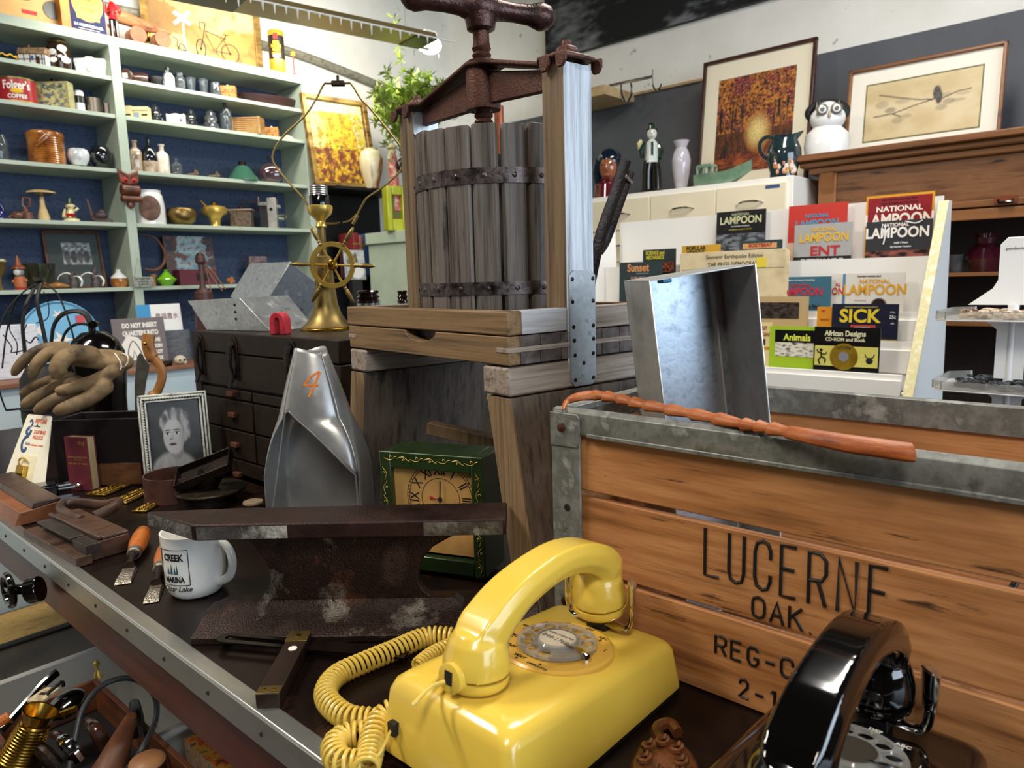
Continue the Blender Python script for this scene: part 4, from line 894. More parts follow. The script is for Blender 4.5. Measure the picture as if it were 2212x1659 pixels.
def portrait(u, v):
    g = .16+.10*v+.04*nz3(u*3, v*3)
    g = g+(.60+.06*nz3(u*9, v*5)-g)*max(ell(u, v, .42, -.02, .50, .36, .1), ell(u, v, .5, .1, .3, .2, .1))   # jumper
    g = g+(.50-g)*ell(u, v, .50, .36, .13, .14)                          # neck
    hr = max(ell(u, v, .50, .72, .30, .20, .1), ell(u, v, .34, .70, .12, .12), ell(u, v, .68, .62, .13, .17))
    g = g+(.50+.28*sin(u*40+v*16+3*nz3(u*5, v*5))*.5+.1*nz3(u*12, v*12)-g)*hr
    f = ell(u, v, .46, .53, .21, .235, .08); fc = .70-.16*sm(.5, .72, u)+.04*sm(.5, .7, v); g = g+(fc-g)*f
    g = g+(.62-g)*ell(u, v, .69, .52, .035, .055)                        # ear
    for ex, w_ in ((.35, .055), (.53, .06)):
        g = g+(.82-g)*ell(u, v, ex, .575, w_*.8, .018)*f; g = g+(.08-g)*ell(u, v, ex-.008, .575, w_*.36, .019)*f
        g = g+(.18-g)*ell(u, v, ex, .592, w_, .007, .5)*f; g = g+(.28-g)*ell(u, v, ex-.004, .62, w_*1.15, .009, .5)*f
    g = g+(.45-g)*ell(u, v, .405, .50, .03, .012, .5)*f; g = g+(.55-g)*ell(u, v, .44, .535, .012, .045, .6)*.6*f
    g = g+(.22-g)*ell(u, v, .43, .43, .07, .017, .4)*f; g = g+(.12-g)*ell(u, v, .43, .432, .055, .004, .6)*f
    return (g*g*.95,)*3
paint('photograph', FW_-.04, FH_-.038, 90, 110, portrait, Ff @ Matrix.Translation((FW_/2, .019, .001)), t, .25)
MB(Ff).box(.002, FW_-.002, .002, FH_-.002, -.006, .0).build('backing', BLACKM, t)
# ================================================================ round tin, ink stand, ornament pieces
A_ = PZ(450, 1085, TZ); u = mpp(A_)
t = T('sad_iron_stand', 'black cast iron oil stove burner with tilted rectangular tray on a round plate', 'cast iron burner', A_+V((0, 0, .0006)))
zp = zat(A_, 1062)-TZ; rp = 72*u
MB().lathe([(.001, 0), (rp*.8, 0), (rp*.78, zp), (.001, zp)], 32).build('drum', IRON, t)
MB(Matrix.Translation((.008, 0, 0))).lathe([(.001, zp), (rp, zp), (rp*1.02, zp+.003), (rp, zp+.006), (.001, zp+.006)], 40, fx=1.0).build('round_plate', M('plate_iron', ['#2b241c', '#4a4134'], sc=60, r=.4, m=.7, bump=.9), t)
Pm = V((A_.x, A_.y, TZ+zp+.03)); vr = RT.copy(); vr.z = 0; vr.normalize(); fwv = V((-vr.y, vr.x, 0))
zt_ = zat(A_, 1018)-TZ
MB().cyl((0, 0, zp+.004), V((0, 0, zt_-.006))+vr*.01, .018, .026).build('pedestal', IRON, t)
ax = (vr*.93+V((0, 0, .33))+fwv*.12).normalized(); Ft = fr(V((0, 0, zt_+.006))-vr*.004, ax, fwv+V((0, 0, .5)))
m = MB(Ft); Lh, Wh = .058, .032
m.box(-Lh, Lh, -Wh, Wh, -.012, -.008).box(-Lh, Lh, -Wh, -Wh+.003, -.009, .006).box(-Lh, Lh, Wh-.003, Wh, -.009, .006).box(-Lh, -Lh+.003, -Wh, Wh, -.009, .006).box(Lh-.003, Lh, -Wh, Wh, -.009, .006)
m.build('tilted_tray', IRON, t, bev=.0015)
B_ = A_+(-vr*.085)+fwv*.045
t = T('round_wooden_tin', 'brown round lidless tin behind the cast iron burner', 'tin', (B_.x, B_.y, TZ+.0006))
zr = zat(B_, 1022)-TZ; RR = .062
t.scale = (1, 1, 1)
MB().lathe([(.001, 0), (RR, 0), (RR, zr), (RR-.003, zr), (RR-.003, .004), (.001, .004)], 40).build('body', M('tin_brown', ['#3a211b', '#5a3a31', '#472b24'], sc=10, r=.45, m=.2, bump=.2), t)
t = T('wooden_doorknob', 'small pale wooden doorknob behind the rail anvil', 'knob', PZ(548, 1100, TZ)+V((0, 0, .0005)))
zk = zat(t.location, 1082)-TZ
MB(Matrix.Translation((0, 0, 0))).lathe([(.012, 0), (.012, zk*.6), (.02, zk*.75), (.019, zk*.95), (.001, zk)], 20).build('knob', M('knob_wood', ['#7d6a58', '#a3907a'], sc=20, r=.5), t)
ORN = M('ornament_brass', ['#1d160c', '#8a6d2c', '#c7a552', '#2b2112'], sc=90, r=.3, m=.9, bump=1, lo=.35, hi=.65)
for (pa, pb, w_, lab) in (((252, 1090), (318, 1060), .045, 'ornate cast brass plate nearest the photo frame'), ((300, 1108), (348, 1082), .03, 'narrow ornate cast brass plate in front of the round tin'), ((205, 1072), (262, 1050), .05, 'flat dark scrolled metal plate behind the plane handle')):
    a, b_ = PZ(*pa, TZ), PZ(*pb, TZ); d = b_-a
    t = T('ornate_metal_plate', lab, 'metal plate', a+V((0, 0, .001)), math.atan2(d.y, d.x), 'ornate metal plates by the photo frame')
    m = MB(); L_ = d.length; random.seed(int(pa[0]))
    MB().box(0, L_, -w_/2, w_/2, 0, .004).build('plate', ORN, t, bev=.001)
    for i in range(int(L_/.012)):
        for j in range(max(2, int(w_/.013))):
            m.tube([V((.006+i*.012, -w_/2+.007+j*.013, .004))+V((.0045*cos(a_)*(1-a_/9), .0045*sin(a_)*(1-a_/9), .001)) for a_ in [k*.7 for k in range(8)]], .0011, 5)
    m.build('scroll_relief', ORN, t)['kind'] = 'stuff'
# ================================================================ rotary wall phones
YEL = M('plastic_yellow', '#e3c04c', r=.22, coat=.35, spots=[('#a5842f', 45, .74), ('#7c6a3a', 120, .78)])
YELC = M('plastic_yellow_cord', '#dcbc55', r=.3)
WHEELM = M('clear_plastic', '#d8d6cf', r=.06, tr=.8, ior=1.35)
def phone(lab, loc, body, dialm, cardm, inkm, cordm, black=False):
    t = T('rotary_telephone', lab, 'telephone', loc)
    # body lies flat on its back, far end towards the crate. local x away, y left
    def rr(x0, x1, y0, y1, z0, z1, r_, n=5):
        o = []
        for cx, cy, a0 in ((x1-r_, y1-r_, 0), (x0+r_, y1-r_, 90), (x0+r_, y0+r_, 180), (x1-r_, y0+r_, 270)):
            for i in range(n+1): a = rad(a0+90*i/n); o.append((cx+r_*cos(a), cy+r_*sin(a), z0+(z1-z0)*((cx+r_*cos(a)-x0)/(x1-x0))))
        return o
    m = MB(); m.loft([rr(0, .272, -.085, .085, .008, .008, .012), rr(.0, .272, -.085, .085, .012, .012, .012), rr(.006, .270, -.078, .078, .066, .048, .013), rr(.010, .267, -.0745, .0745, .0745, .0535, .014), rr(.017, .262, -.068, .068, .0795, .0565, .015), rr(.028, .252, -.058, .058, .081, .057, .016)])
    b = m.build('housing', body, t, ang=.9)
    MB().box(.006, .268, -.0835, .0835, 0, .009).build('base_plate', BLACKM, t, bev=.002)
    sl = math.atan2(-.024, .224)
    # wedge rising toward the hook
    D = Matrix.Translation((.160, -.004, .0685)) @ Matrix.Rotation(-sl*.6, 4, 'Y')
    MB(D).lathe([(.001, -.006), (.058, -.006), (.0575, .002), (.055, .004), (.046, .0035), (.001, .0035)], 64).build('dial_ring', dialm, t)
    cu = bpy.data.curves.new('w', 'CURVE'); cu.dimensions = '2D'; cu.fill_mode = 'BOTH'; cu.extrude = .0016
    def circ(cx, cy, r_, n=24):
        sp = cu.splines.new('POLY'); sp.points.add(n-1); sp.use_cyclic_u = True
        for i in range(n): sp.points[i].co = (cx+r_*cos(2*pi*i/n), cy+r_*sin(2*pi*i/n), 0, 1)
    circ(0, 0, .0405, 56)
    hs = [rad(-62+i*28.5) for i in range(10)]
    for a in hs: circ(.0305*cos(a), .0305*sin(a), .0068, 20)
    wo = bpy.data.objects.new('w', cu); COL.objects.link(wo); me = bpy.data.meshes.new_from_object(wo.evaluated_get(bpy.context.evaluated_depsgraph_get())); bpy.data.objects.remove(wo)
    me.materials.clear(); me.materials.append(WHEELM); me.shade_smooth(); me.set_sharp_from_angle(angle=.5)
    fwh = bpy.data.objects.new('finger_wheel', me); COL.objects.link(fwh); fwh.parent = t; fwh.matrix_local = D @ Matrix.Translation((0, 0, .0075))
    m = MB(D)
    for a in hs: m.tube([V((.0305*cos(a)+.0071*cos(q), .0305*sin(a)+.0071*sin(q), .0092)) for q in [2*pi*i/16 for i in range(16)]], .0008, 6, closed=True)
    m.tube([V((.0402*cos(q), .0402*sin(q), .008)) for q in [2*pi*i/56 for i in range(56)]], .0015, 6, closed=True)
    m.build('wheel_edge', WHEELM, fwh)
    MB(D).lathe([(.001, .004), (.0225, .004), (.0225, .0095), (.0205, .0115), (.019, .0115)], 40, cap=False).build('centre_rim', WHEELM, t)
    cd = MB(D).lathe([(.001, .009), (.0195, .009), (.0192, .0105), (.001, .0106)], 40).build('number_card', cardm, t)
    R_ = Matrix.Rotation(-pi/2, 4, 'Z')
    if not black:
        txt('844-1768', .0088, M('ink_faded', '#6f675a', r=.7), D @ Matrix.Translation((-.003, 0, .0108)) @ R_ @ Matrix.Rotation(rad(-4), 4, 'Z'), cd)
        txt('AREA CODE 707', .0042, M('ink_faded', '#6f675a', r=.7), D @ Matrix.Translation((.007, 0, .0108)) @ R_, cd)
    for s_, a in (('1', -62), ('ABC\n2', -33), ('DEF\n3', -5), ('GHI\n4', 24), ('JKL\n5', 52), ('MNO\n6', 80), ('PRS\n7', 110), ('TUV\n8', 138), ('WXY\n9', 167), ('0\nOPERATOR', 197)):
        a = rad(a); p = D @ Matrix.Translation((.0485*cos(a), .0485*sin(a), .0038)) @ R_
        txt(s_, .0060 if len(s_) < 7 else .0048, inkm, p, t, 'dial_marking', off=.0001)
    # finger stop
    a = rad(-100)
    m = MB(D); m.tube([V((.018*cos(a-.35), .018*sin(a-.35), .0125)), V((.030*cos(a), .030*sin(a), .0125)), V((.040*cos(a), .040*sin(a), .0122)), V((.0445*cos(a), .0445*sin(a), .0105)), V((.0455*cos(a), .0455*sin(a), .003))], [.0012, .0025, .0045, .0045, .0045], 8, fl=.25, up=(0, 0, 1))
    m.build('finger_stop', CHROME, t)
    # hook switch cradle
    hk = MB().box(.232, .252, -.012, .012, .052, .074).build('hook_bracket', BLACKM, t, bev=.001)
    for s_ in (-1, 1):
        pts = cr([(.238, 0, .070), (.239, s_*.018, .067), (.241, s_*.032, .066), (.243, s_*.0375, .073), (.245, s_*.0385, .090), (.247, s_*.0378, .108), (.2475, s_*.0372, .118)], 4)
        n_ = len(pts); rs = [.006]*8+[.006+.010*((i-8)/(n_-9)) for i in range(8, n_)]; rs[-1] = .011
        MB().tube(pts, rs, 12, fl=.32, up=(0, s_, .01)).build('chrome_hook', CHROME, t)
    # handset: curved grip with two cups, merged by remesh
    m = MB()
    sp = cr([(.047, 0, .112), (.062, 0, .127), (.095, 0, .146), (.135, 0, .156), (.175, 0, .158), (.212, 0, .149), (.238, 0, .132), (.247, 0, .108)], 5)
    rgs = []
    for i, p in enumerate(sp):
        f = i/(len(sp)-1); a = sp[max(0, i-1)]; b2 = sp[min(len(sp)-1, i+1)]; tg = (b2-a).normalized(); nn = V((0, 1, 0)).cross(tg)*-1
        hw = .0215+.0045*abs(2*f-1)**1.6; th = .0145+.009*abs(2*f-1)**2.2
        prof = [(-hw, -th*.35), (-hw*.7, -th), (hw*.7, -th), (hw, -th*.35), (hw*.97, th*.35), (hw*.74, th), (-hw*.74, th), (-hw*.97, th*.35)]
        tp_ = .72+.28*min(1, f*7, (1-f)*9); rgs.append([p+V((0, 1, 0))*x*tp_+nn*z*tp_ for x, z in prof])
    m.loft(rgs)
    for cx, cz, tl, r_ in ((.050, .097, rad(6), .0305), (.240, .092, rad(-4), .0295)):
        Tm = Matrix.Translation((cx, 0, cz)) @ Matrix.Rotation(tl, 4, 'Y')
        mm = MB(Tm).lathe([(.001, -.004), (r_, -.004), (r_, .006), (r_*.97, .012), (r_*.86, .024), (r_*.66, .033), (.001, .036)], 32); m.add(mm.v, mm.f)
    hs_ = m.build('handset', body, t); 
    r2 = hs_.modifiers.new('r', 'REMESH'); r2.mode = 'VOXEL'; r2.voxel_size = .0017; r2.use_smooth_shade = True
    s2 = hs_.modifiers.new('s', 'SMOOTH'); s2.factor = .5; s2.iterations = 7
    for nm, cx, cz, tl, r_ in (('mouthpiece_cap', .050, .097, rad(6), .0300), ('earpiece_cap', .240, .092, rad(-4), .0290)):
        Tm = Matrix.Translation((cx, 0, cz)) @ Matrix.Rotation(tl, 4, 'Y')
        MB(Tm).lathe([(.001, -.0175), (r_*.8, -.0172), (r_*.93, -.0145), (r_, -.011), (r_*1.01, -.0055), (.001, -.005)], 48).build(nm, body, hs_)
    J = Matrix.Translation((.0195, 0, .099)) @ Matrix.Rotation(rad(-84), 4, 'Y')
    pl = MB(J).lathe([(.0135, -.006), (.0135, .0028), (.012, .0036), (.001, .0036)], 32).build('cord_plug', body, hs_)
    MB(J).box(-.005, .007, -.0045, .0045, .003, .0042).build('socket', BLACKM, pl)
    MB().box(-.003, .006, -.0045+.06, .0045+.06, .03, .042).build('cord_jack', BLACKM, t)
    return t
def helix(path, r_, pitch, th, flat=.7):
    P = [V(p) for p in path]; L_ = [0]
    for i in range(1, len(P)): L_.append(L_[-1]+(P[i]-P[i-1]).length)
    n = int(L_[-1]/pitch*14); out = []; k = 0; up = V((0, 0, 1))
    for i in range(n+1):
        s_ = L_[-1]*i/n
        while k < len(P)-2 and L_[k+1] < s_: k += 1
        f = (s_-L_[k])/(L_[k+1]-L_[k]+1e-9); p = P[k].lerp(P[k+1], f)
        t0 = (P[min(k+1, len(P)-1)]-P[max(k-1, 0)]).normalized(); t1 = (P[min(k+2, len(P)-1)]-P[k]).normalized(); tg = t0.lerp(t1, f).normalized()
        x_ = up-tg*up.dot(tg); x_.normalize(); y_ = tg.cross(x_); a = s_/pitch*2*pi
        out.append(p+(x_*cos(a)+y_*sin(a))*r_)
    return out
YP = V((.371, .433, TZ+.0005))
ty = phone('bright yellow rotary telephone lying on its back with coiled yellow cord', YP, YEL, M('dial_yellow', '#d3a442', r=.3), M('card_paper', ['#b9ad98', '#cbbfa9'], sc=60, r=.7), INK, YELC)
def loc(px, py, z): return PZ(px, py, TZ+z)-YP
plug = V((.012, 0, .099))
w1 = cr([plug, plug+V((-.012, .006, -.002)), plug+V((-.03, .006, -.008)), loc(975, 1440, .088), loc(976, 1458, .078), loc(993, 1466, .070)], 6)
m = MB().tube(w1, .0018, 7)
pA = cr([loc(996, 1466, .068), loc(975, 1480, .060), loc(945, 1508, .046), (loc(905, 1528, .034)), loc(860, 1532, .028), loc(825, 1552, .022), loc(808, 1585, .018), loc(800, 1625, .015), loc(790, 1665, .015)], 6)
m.tube(helix(pA, .0108, .0062, .002), .0021, 7)
pB = cr([loc(835, 1560, .0125), loc(800, 1556, .0125), loc(752, 1550, .0125), loc(712, 1520, .0125), loc(705, 1490, .0125), loc(730, 1458, .0125), loc(785, 1432, .0125), loc(850, 1405, .0125), loc(915, 1378, .0135), loc(960, 1376, .014), loc(1015, 1385, .013), loc(1060, 1400, .013)], 6)
m.tube(helix(pB, .0108, .0064, .002), .0021, 7)
pC = cr([loc(835, 1568, .0125), loc(795, 1585, .0125), loc(748, 1590, .0125), loc(722, 1612, .0125), loc(735, 1645, .0125), loc(790, 1650, .0125)], 6)
m.tube(helix(pC, .0108, .0064, .002), .0021, 7)
m.tube(cr([loc(780, 1642, .016), loc(815, 1634, .022), (.0, .062, .036)], 5), .0022, 6, fl=.5)
pD = cr([loc(900, 1440, .0125), loc(935, 1412, .0125), loc(985, 1392, .0125), loc(1040, 1390, .0125)], 6)
m.tube(helix(pD, .0075, .0055, .002), .0019, 7)
m.build('coiled_cord', YELC, ty)
BP = V((.371+.006, .433-.278, TZ+.0005))
BKP = M('plastic_black', '#060504', r=.07, coat=.6)
tb = phone('black rotary telephone lying on its back in front of the LUCERNE crate', BP, BKP, M('dial_black', '#0c0b0a', r=.15), M('card_dark', '#3a342c', r=.5), M('ink_dial_white', '#d8d4c6', r=.5), BKP, True)
# ================================================================ tin box standing in the crate
n_ = V((cos(rad(231)), sin(rad(231)), 0)); tt = V((cos(rad(321)), sin(rad(321)), 0))
P0 = V((.788, .494, CZ)); 
t = T('tin_box', 'tall open galvanised tin box leaning inside the milk crate', 'tin box', (0, 0, 0)); 
Mx = fr(P0, tt, -n_) @ Matrix.Rotation(rad(-7), 4, 'Y'); t.matrix_world = Mx
w_, d_, h0 = .128, .092, -.265; h1 = zat(P0+n_*d_-tt*.018, 612)-CZ+.004
e = .0012
def tbo(x0, x1, y0, y1, z0, z1): return MB().box(x0, x1, y0, y1, z0, z1)
GALB = M('galvanised_speckle', ['#7f8b98', '#a8b4c0', '#98a4b0'], sc=60, r=.3, m=.8, bump=.1, spots=[('#4b5662', 240, .66), ('#5d4a40', 60, .76)])  # blue tint is window light put into the back wall's colour
tbo(0, w_, 0, e, h0, h1).build('back_wall', GALB, t)
for x0 in (0, w_-e): tbo(x0, x0+e, -d_, 0, h0, h1).build('side_wall', TIN, t)
tbo(0, w_, -d_, 0, h1-e, h1).build('top_wall', TIN, t); tbo(0, w_, -d_, 0, h0, h0+e).build('bottom_wall', TIN, t)
tbo(w_-.018, w_-.0155, -.012, 0, h0, h1).build('seam', TIN, t)
m = MB(); 
rim_ = [(0, -d_, h0), (w_, -d_, h0), (w_, -d_, h1), (0, -d_, h1)]
m.tube(rim_, .0012, 6, closed=True); m.build('folded_rim', M('tin_edge', '#dcdcd8', r=.3, m=.9), t)
MB().box(.030, .042, -.052, -.034, h1-.008, h1-.001).build('blue_clip', M('clip_blue', '#1f4f6b', r=.3, m=.6), t, bev=.001)
# ================================================================ carved stick across the crate rim
t = T('carved_stick', 'orange-brown carved wooden stick with ringed bamboo-like grip lying across the crate rim', 'carved stick', (CX, CY, CZ+.001))
STK = M('carved_wood', ['#6b2f0e', '#944816', '#ad6026', '#7d3a10'], sc=40, st=(1, .3, 1), r=.5, bump=.6, bsc=160)
zs_ = CZ+.001
pp = [(1217, 884, zs_+.001), (1224, 868, zs_+.006), (1245, 858, zs_+.011), (1290, 854, zs_+.012), (1340, 862, zs_+.012), (1400, 876, zs_+.010), (1500, 895, zs_+.008), (1600, 915, zs_+.007), (1660, 925, zs_+.007), (1740, 941, zs_+.008), (1830, 958, zs_+.007), (1900, 968, zs_+.0065), (1955, 976, zs_+.006), (1975, 977, zs_+.006)]
P = cr([PZ(*p)-V((CX, CY, zs_)) for p in pp], 10); n = len(P); rs = []
for i in range(n):
    f = i/(n-1); r_ = .0012+min(1, f*5)*.0062
    if .22 < f < .66: g_ = (f-.22)/.44*11; r_ = .0086-.0036*(g_ % 1)
    if f >= .66: r_ =   .0074+.0022*min(1, (f-.66)/.12)
    if f > .97: r_ *= max(.25, 1-(f-.97)/.03*.85)
    rs.append(r_)
MB().tube(P, rs, 12, fl=.72).build('stick', STK, t)
# ================================================================ iron fork lever behind the press
t = T('iron_fork_lever', 'rusty iron lever with split fork top standing behind the cider press', 'iron lever', V((1.165, .935, TZ+.0006)))
dpt = 1.40
def dp(px, py, d): return EYE+ray(px, py)*d
o0 = V((1.165, .935, TZ))
A_, B_ = dp(1352, 345, 1.34), dp(1285, 560, 1.36)
C_ = dp(1364, 372, 1.38); D_ = dp(1313, 515, 1.39)
m = MB().tube(cr([V((0, 0, 0)), (B_-o0)*.45+V((0, 0, 0)), B_-o0, A_.lerp(B_, .35)-o0, A_-o0], 6), .0135, 10, fl=.3, up=(.3, 1, 0)); m.build('bar', IRON, t)
MB().tube(cr([B_.lerp(D_, .4)-o0, D_-o0, C_.lerp(D_, .45)-o0, C_-o0], 5), .010, 8, fl=.4, up=(.3, 1, 0)).build('fork_prong', IRON, t)
MB().cyl(A_-o0+V((0, 0, -.03)), C_-o0+V((0, 0, -.02)), .003).build('pin', STEELP, t)
# small orange pipe behind the screw
bpz = dp(1079, 286, 1.75)
t = T('copper_pipe', 'short copper-brown pipe standing behind the press screw', 'pipe', (bpz.x, bpz.y, TZ+.0005)); zt_ = zat(t.location, 230)
MB().cyl((0, 0, 0), (0, 0, zt_-TZ), .0115).build('pipe', M('copper_brown', ['#7d3a22', '#a15a3c'], sc=20, r=.35, m=.4), t)
MB().lathe([(.04, 0), (.04, .01), (.012, .02)], 20).build('base', IRON, t)
# ================================================================ work gloves
GLV = M('leather_glove', ['#35291a', '#675236', '#836b48', '#4a3a26'], sc=11, r=.75, bump=.5, bsc=50, spots=[('#2f261c', 14, .60)])
def glove(lab, gl, chains, rad_, palm, d0):
    o0 = gl
    t = T('work_glove', lab, 'glove', o0)
    m = MB()
    for ch, rr_ in zip(chains, rad_):
        pts = cr([dp(px, py, d)-o0 for px, py, d in ch], 4); n = len(pts); r0, r1 = rr_
        rs = [(r0+(r1-r0)*i/(n-1)) for i in range(n)]; rs[0] *= .75
        m.tube(pts, rs, 10, fl=.9); m.sph(pts[0], rs[0], n=10, m=8); m.sph(pts[-1], rs[-1]*.9, n=10, m=8)
    o = m.build('glove_body', GLV, t)
    r2 = o.modifiers.new('r', 'REMESH'); r2.mode = 'VOXEL'; r2.voxel_size = .0035; r2.use_smooth_shade = True
    s2 = o.modifiers.new('s', 'SMOOTH'); s2.factor = .5; s2.iterations = 5
    return t
g1 = dp(180, 840, 1.62)
glove('upper tan leather work glove of the tied pair, fingers to the left', g1, [
    [(31, 806, 1.58), (52, 778, 1.58), (92, 755, 1.60), (140, 752, 1.62)], [(70, 812, 1.54), (80, 785, 1.54), (112, 760, 1.56), (150, 760, 1.58)],
    [(122, 808, 1.50), (132, 780, 1.50), (160, 764, 1.53), (195, 768, 1.56)], [(140, 770, 1.60), (185, 770, 1.60), (225, 770, 1.60), (255, 772, 1.6)], [(130, 765, 1.56), (170, 775, 1.56), (230, 785, 1.58), (262, 785, 1.58)], [(255, 775, 1.59), (272, 782, 1.59)]],
    [(.011, .018), (.012, .019), (.018, .024), (.022, .018), (.022, .015), (.016, .019)], None, 1.6)
glove('lower brown leather work glove of the tied pair, hanging under the upper one', g1+V((0, 0, -.03)), [
    [(48, 850, 1.60), (75, 832, 1.60), (110, 822, 1.60), (150, 815, 1.60)], [(52, 874, 1.57), (80, 855, 1.57), (120, 838, 1.58), (165, 825, 1.58)],
    [(82, 886, 1.54), (110, 868, 1.54), (150, 850, 1.56), (190, 832, 1.56)], [(125, 888, 1.50), (150, 878, 1.50), (190, 862, 1.53), (225, 835, 1.56)],
    [(128, 843, 1.53), (160, 838, 1.54), (205, 822, 1.56), (250, 800, 1.57)], [(175, 835, 1.57), (215, 822, 1.57), (252, 795, 1.58), (268, 790, 1.59)]],
    [(.010, .016), (.012, .018), (.014, .019), (.014, .022), (.013, .018), (.022, .014)], None, 1.6)
m = MB()
for a in (0, 1):
    m.tube(cr([dp(248+a*18, 764, 1.57)-g1, dp(258+a*18, 778-a*8, 1.555)-g1, dp(262+a*14, 790-a*8, 1.555)-g1, dp(260+a*9, 800-a*8, 1.56)-g1, dp(258, 795, 1.62)-g1, dp(250+a*10, 770, 1.62)-g1], 5, True), .0014, 6, closed=True)
o = m.build('tie_string', M('string_white', '#d8d0c0', r=.8)); o.location = g1; tag(o, 'thin white string tied around the wrists of the work gloves', 'string')
# ================================================================ hand saw
SB = dp(338, 905, 1.88); t = T('hand_saw', 'small saw with worn wooden handle standing upright behind the gloves', 'saw', SB); g = lambda px, py, d=1.88: dp(px, py, d)-SB
SAWW = M('saw_handle', ['#6b3f1d', '#95632f', '#aa763f'], sc=14, r=.4, bump=.2)
m = MB().tube(cr([g(322, 722), g(320, 745), g(328, 770), g(345, 790), g(350, 815), g(340, 845), g(325, 868), g(322, 890), g(332, 905)], 6), [.017]*14+[.012]*18+[.018]*17, 12, fl=.6, up=tuple(-FW)); m.build('handle', SAWW, t)
MB().sph(g(313, 742, 1.86), .0055, n=10, m=6).build('screw', BRASS, t); MB().sph(g(330, 870, 1.86), .005, n=10, m=6).build('screw', BLACKM, t)
bp = [V((g(292, 905).x, g(292, 905).y, TZ-SB.z)), g(292, 905), g(291, 830), g(296, 772), g(303, 762), g(323, 790), g(316, 825), g(311, 860), g(309, 905), V((g(309, 905).x, g(309, 905).y, TZ-SB.z))]
nn_ = (-FW)*.0008
n = len(bp); MB().add([p+nn_ for p in bp]+[p-nn_ for p in bp], [tuple(range(n)), tuple(range(n, 2*n))[::-1]]+[(j, n+j, n+(j+1) % n, (j+1) % n) for j in range(n)]).build('blade', M('saw_steel', ['#5c5852', '#7d7973'], sc=30, r=.35, m=.8), t, smooth=False)
t['category'] = 'saw'
# ================================================================ black wire basket and kettle
KB = PZ(215, 950, TZ); KB = dp(212, 800, 2.05); KB.z = TZ
t = T('black_kettle', 'black round kettle with arched handle behind the gloves', 'kettle', KB)
zz = lambda y: zat(KB, y)-TZ; u = mpp(V((KB.x, KB.y, 1.05)))
MB().lathe([(.001, 0), (.06, .0), (56*u*.9, zz(860)), (58*u, zz(790)), (55*u, zz(760)), (44*u, zz(735)), (25*u, zz(718)), (.001, zz(714))], 36).build('kettle_body', BLACKG, t)
MB().lathe([(.006, zz(718)), (.006, zz(708)), (.016, zz(704)), (.017, zz(698)), (.008, zz(693)), (.001, zz(693))], 16).build('lid_knob', BLACKG, t)
vr = RT.copy(); vr.z = 0; vr.normalize()
kp = lambda px, py: vr*((px-212)*u)+V((0, 0, zz(py)))
MB().tube(cr([kp(115, 760), kp(118, 735), kp(128, 700), kp(148, 678), kp(175, 671), kp(198, 678), kp(207, 700), kp(207, 725)], 5), .008, 8, fl=.6).build('arched_handle', BLACKM, t)
MB().tube(cr([kp(135, 752), kp(150, 718), kp(175, 700), kp(205, 704), kp(222, 735), kp(228, 765)], 5), .004, 8).build('wire_handle', BLACKM, t)
KC = dp(95, 800, 2.0); KC.z = TZ
t = T('black_wire_basket', 'tall black wire egg basket frame with strap loops meeting at the top', 'wire basket', KC)
zz2 = lambda y: zat(KC, y)-TZ; u2 = mpp(V((KC.x, KC.y, 1.05))); kq = lambda px, py, b=0: vr*((px-95)*u2)+V((0, 0, zz2(py)))+V((-vr.y, vr.x, 0))*b
apx = (108, 609)
for (pts, r_) in (([(apx[0], apx[1], 0), (75, 640, -.03), (45, 690, -.05), (28, 760, -.06), (20, 830, -.05), (18, 880, -.03)], .003), ([(apx[0], apx[1], 0), (140, 630, .0), (158, 680, .0), (168, 740, .0), (165, 800, 0), (150, 860, 0)], .003),
    ([(apx[0], apx[1], 0), (70, 618, .05), (35, 630, .07), (5, 660, .08), (-25, 720, .09), (-40, 800, .08)], .0025), ([(85, 624, .02), (78, 660, -.01), (72, 700, -.02), (70, 740, -.02), (68, 800, -.02)], .006), ([(112, 612, 0), (114, 650, -.03), (118, 700, -.03), (125, 780, -.03)], .0055),
    ([(90, 630, .05), (92, 660, .06), (86, 690, .06), (60, 700, .06)], .002), ([(32, 655, 0), (38, 680, 0), (32, 710, 0), (44, 740, 0), (40, 765, 0)], .002), ([(70, 700, 0), (60, 725, 0), (72, 740, 0), (85, 728, 0), (92, 735, 0)], .002), ([(0, 722, .03), (15, 750, .03), (30, 760, 0), (60, 755, 0)], .002)):
    MB().tube(cr([kq(*p) for p in pts], 5), r_, 7, fl=.7).build('wire', BLACKM, t)
MB().tube([kq(18+0, 880, -.03)]+[V((.066*cos(a), .066*sin(a), .12)) for a in [2*pi*i/24 for i in range(25)]], .003, 6).build('ring', BLACKM, t)
MB().lathe([(.001, 0), (.06, 0), (.066, .10), (.06, .20), (.04, .235), (.001, .24)], 28).build('black_pot', BLACKM, t)
MB().cyl(kq(100, 610), kq(114, 607), .006).build('top_clasp', IRON, t)
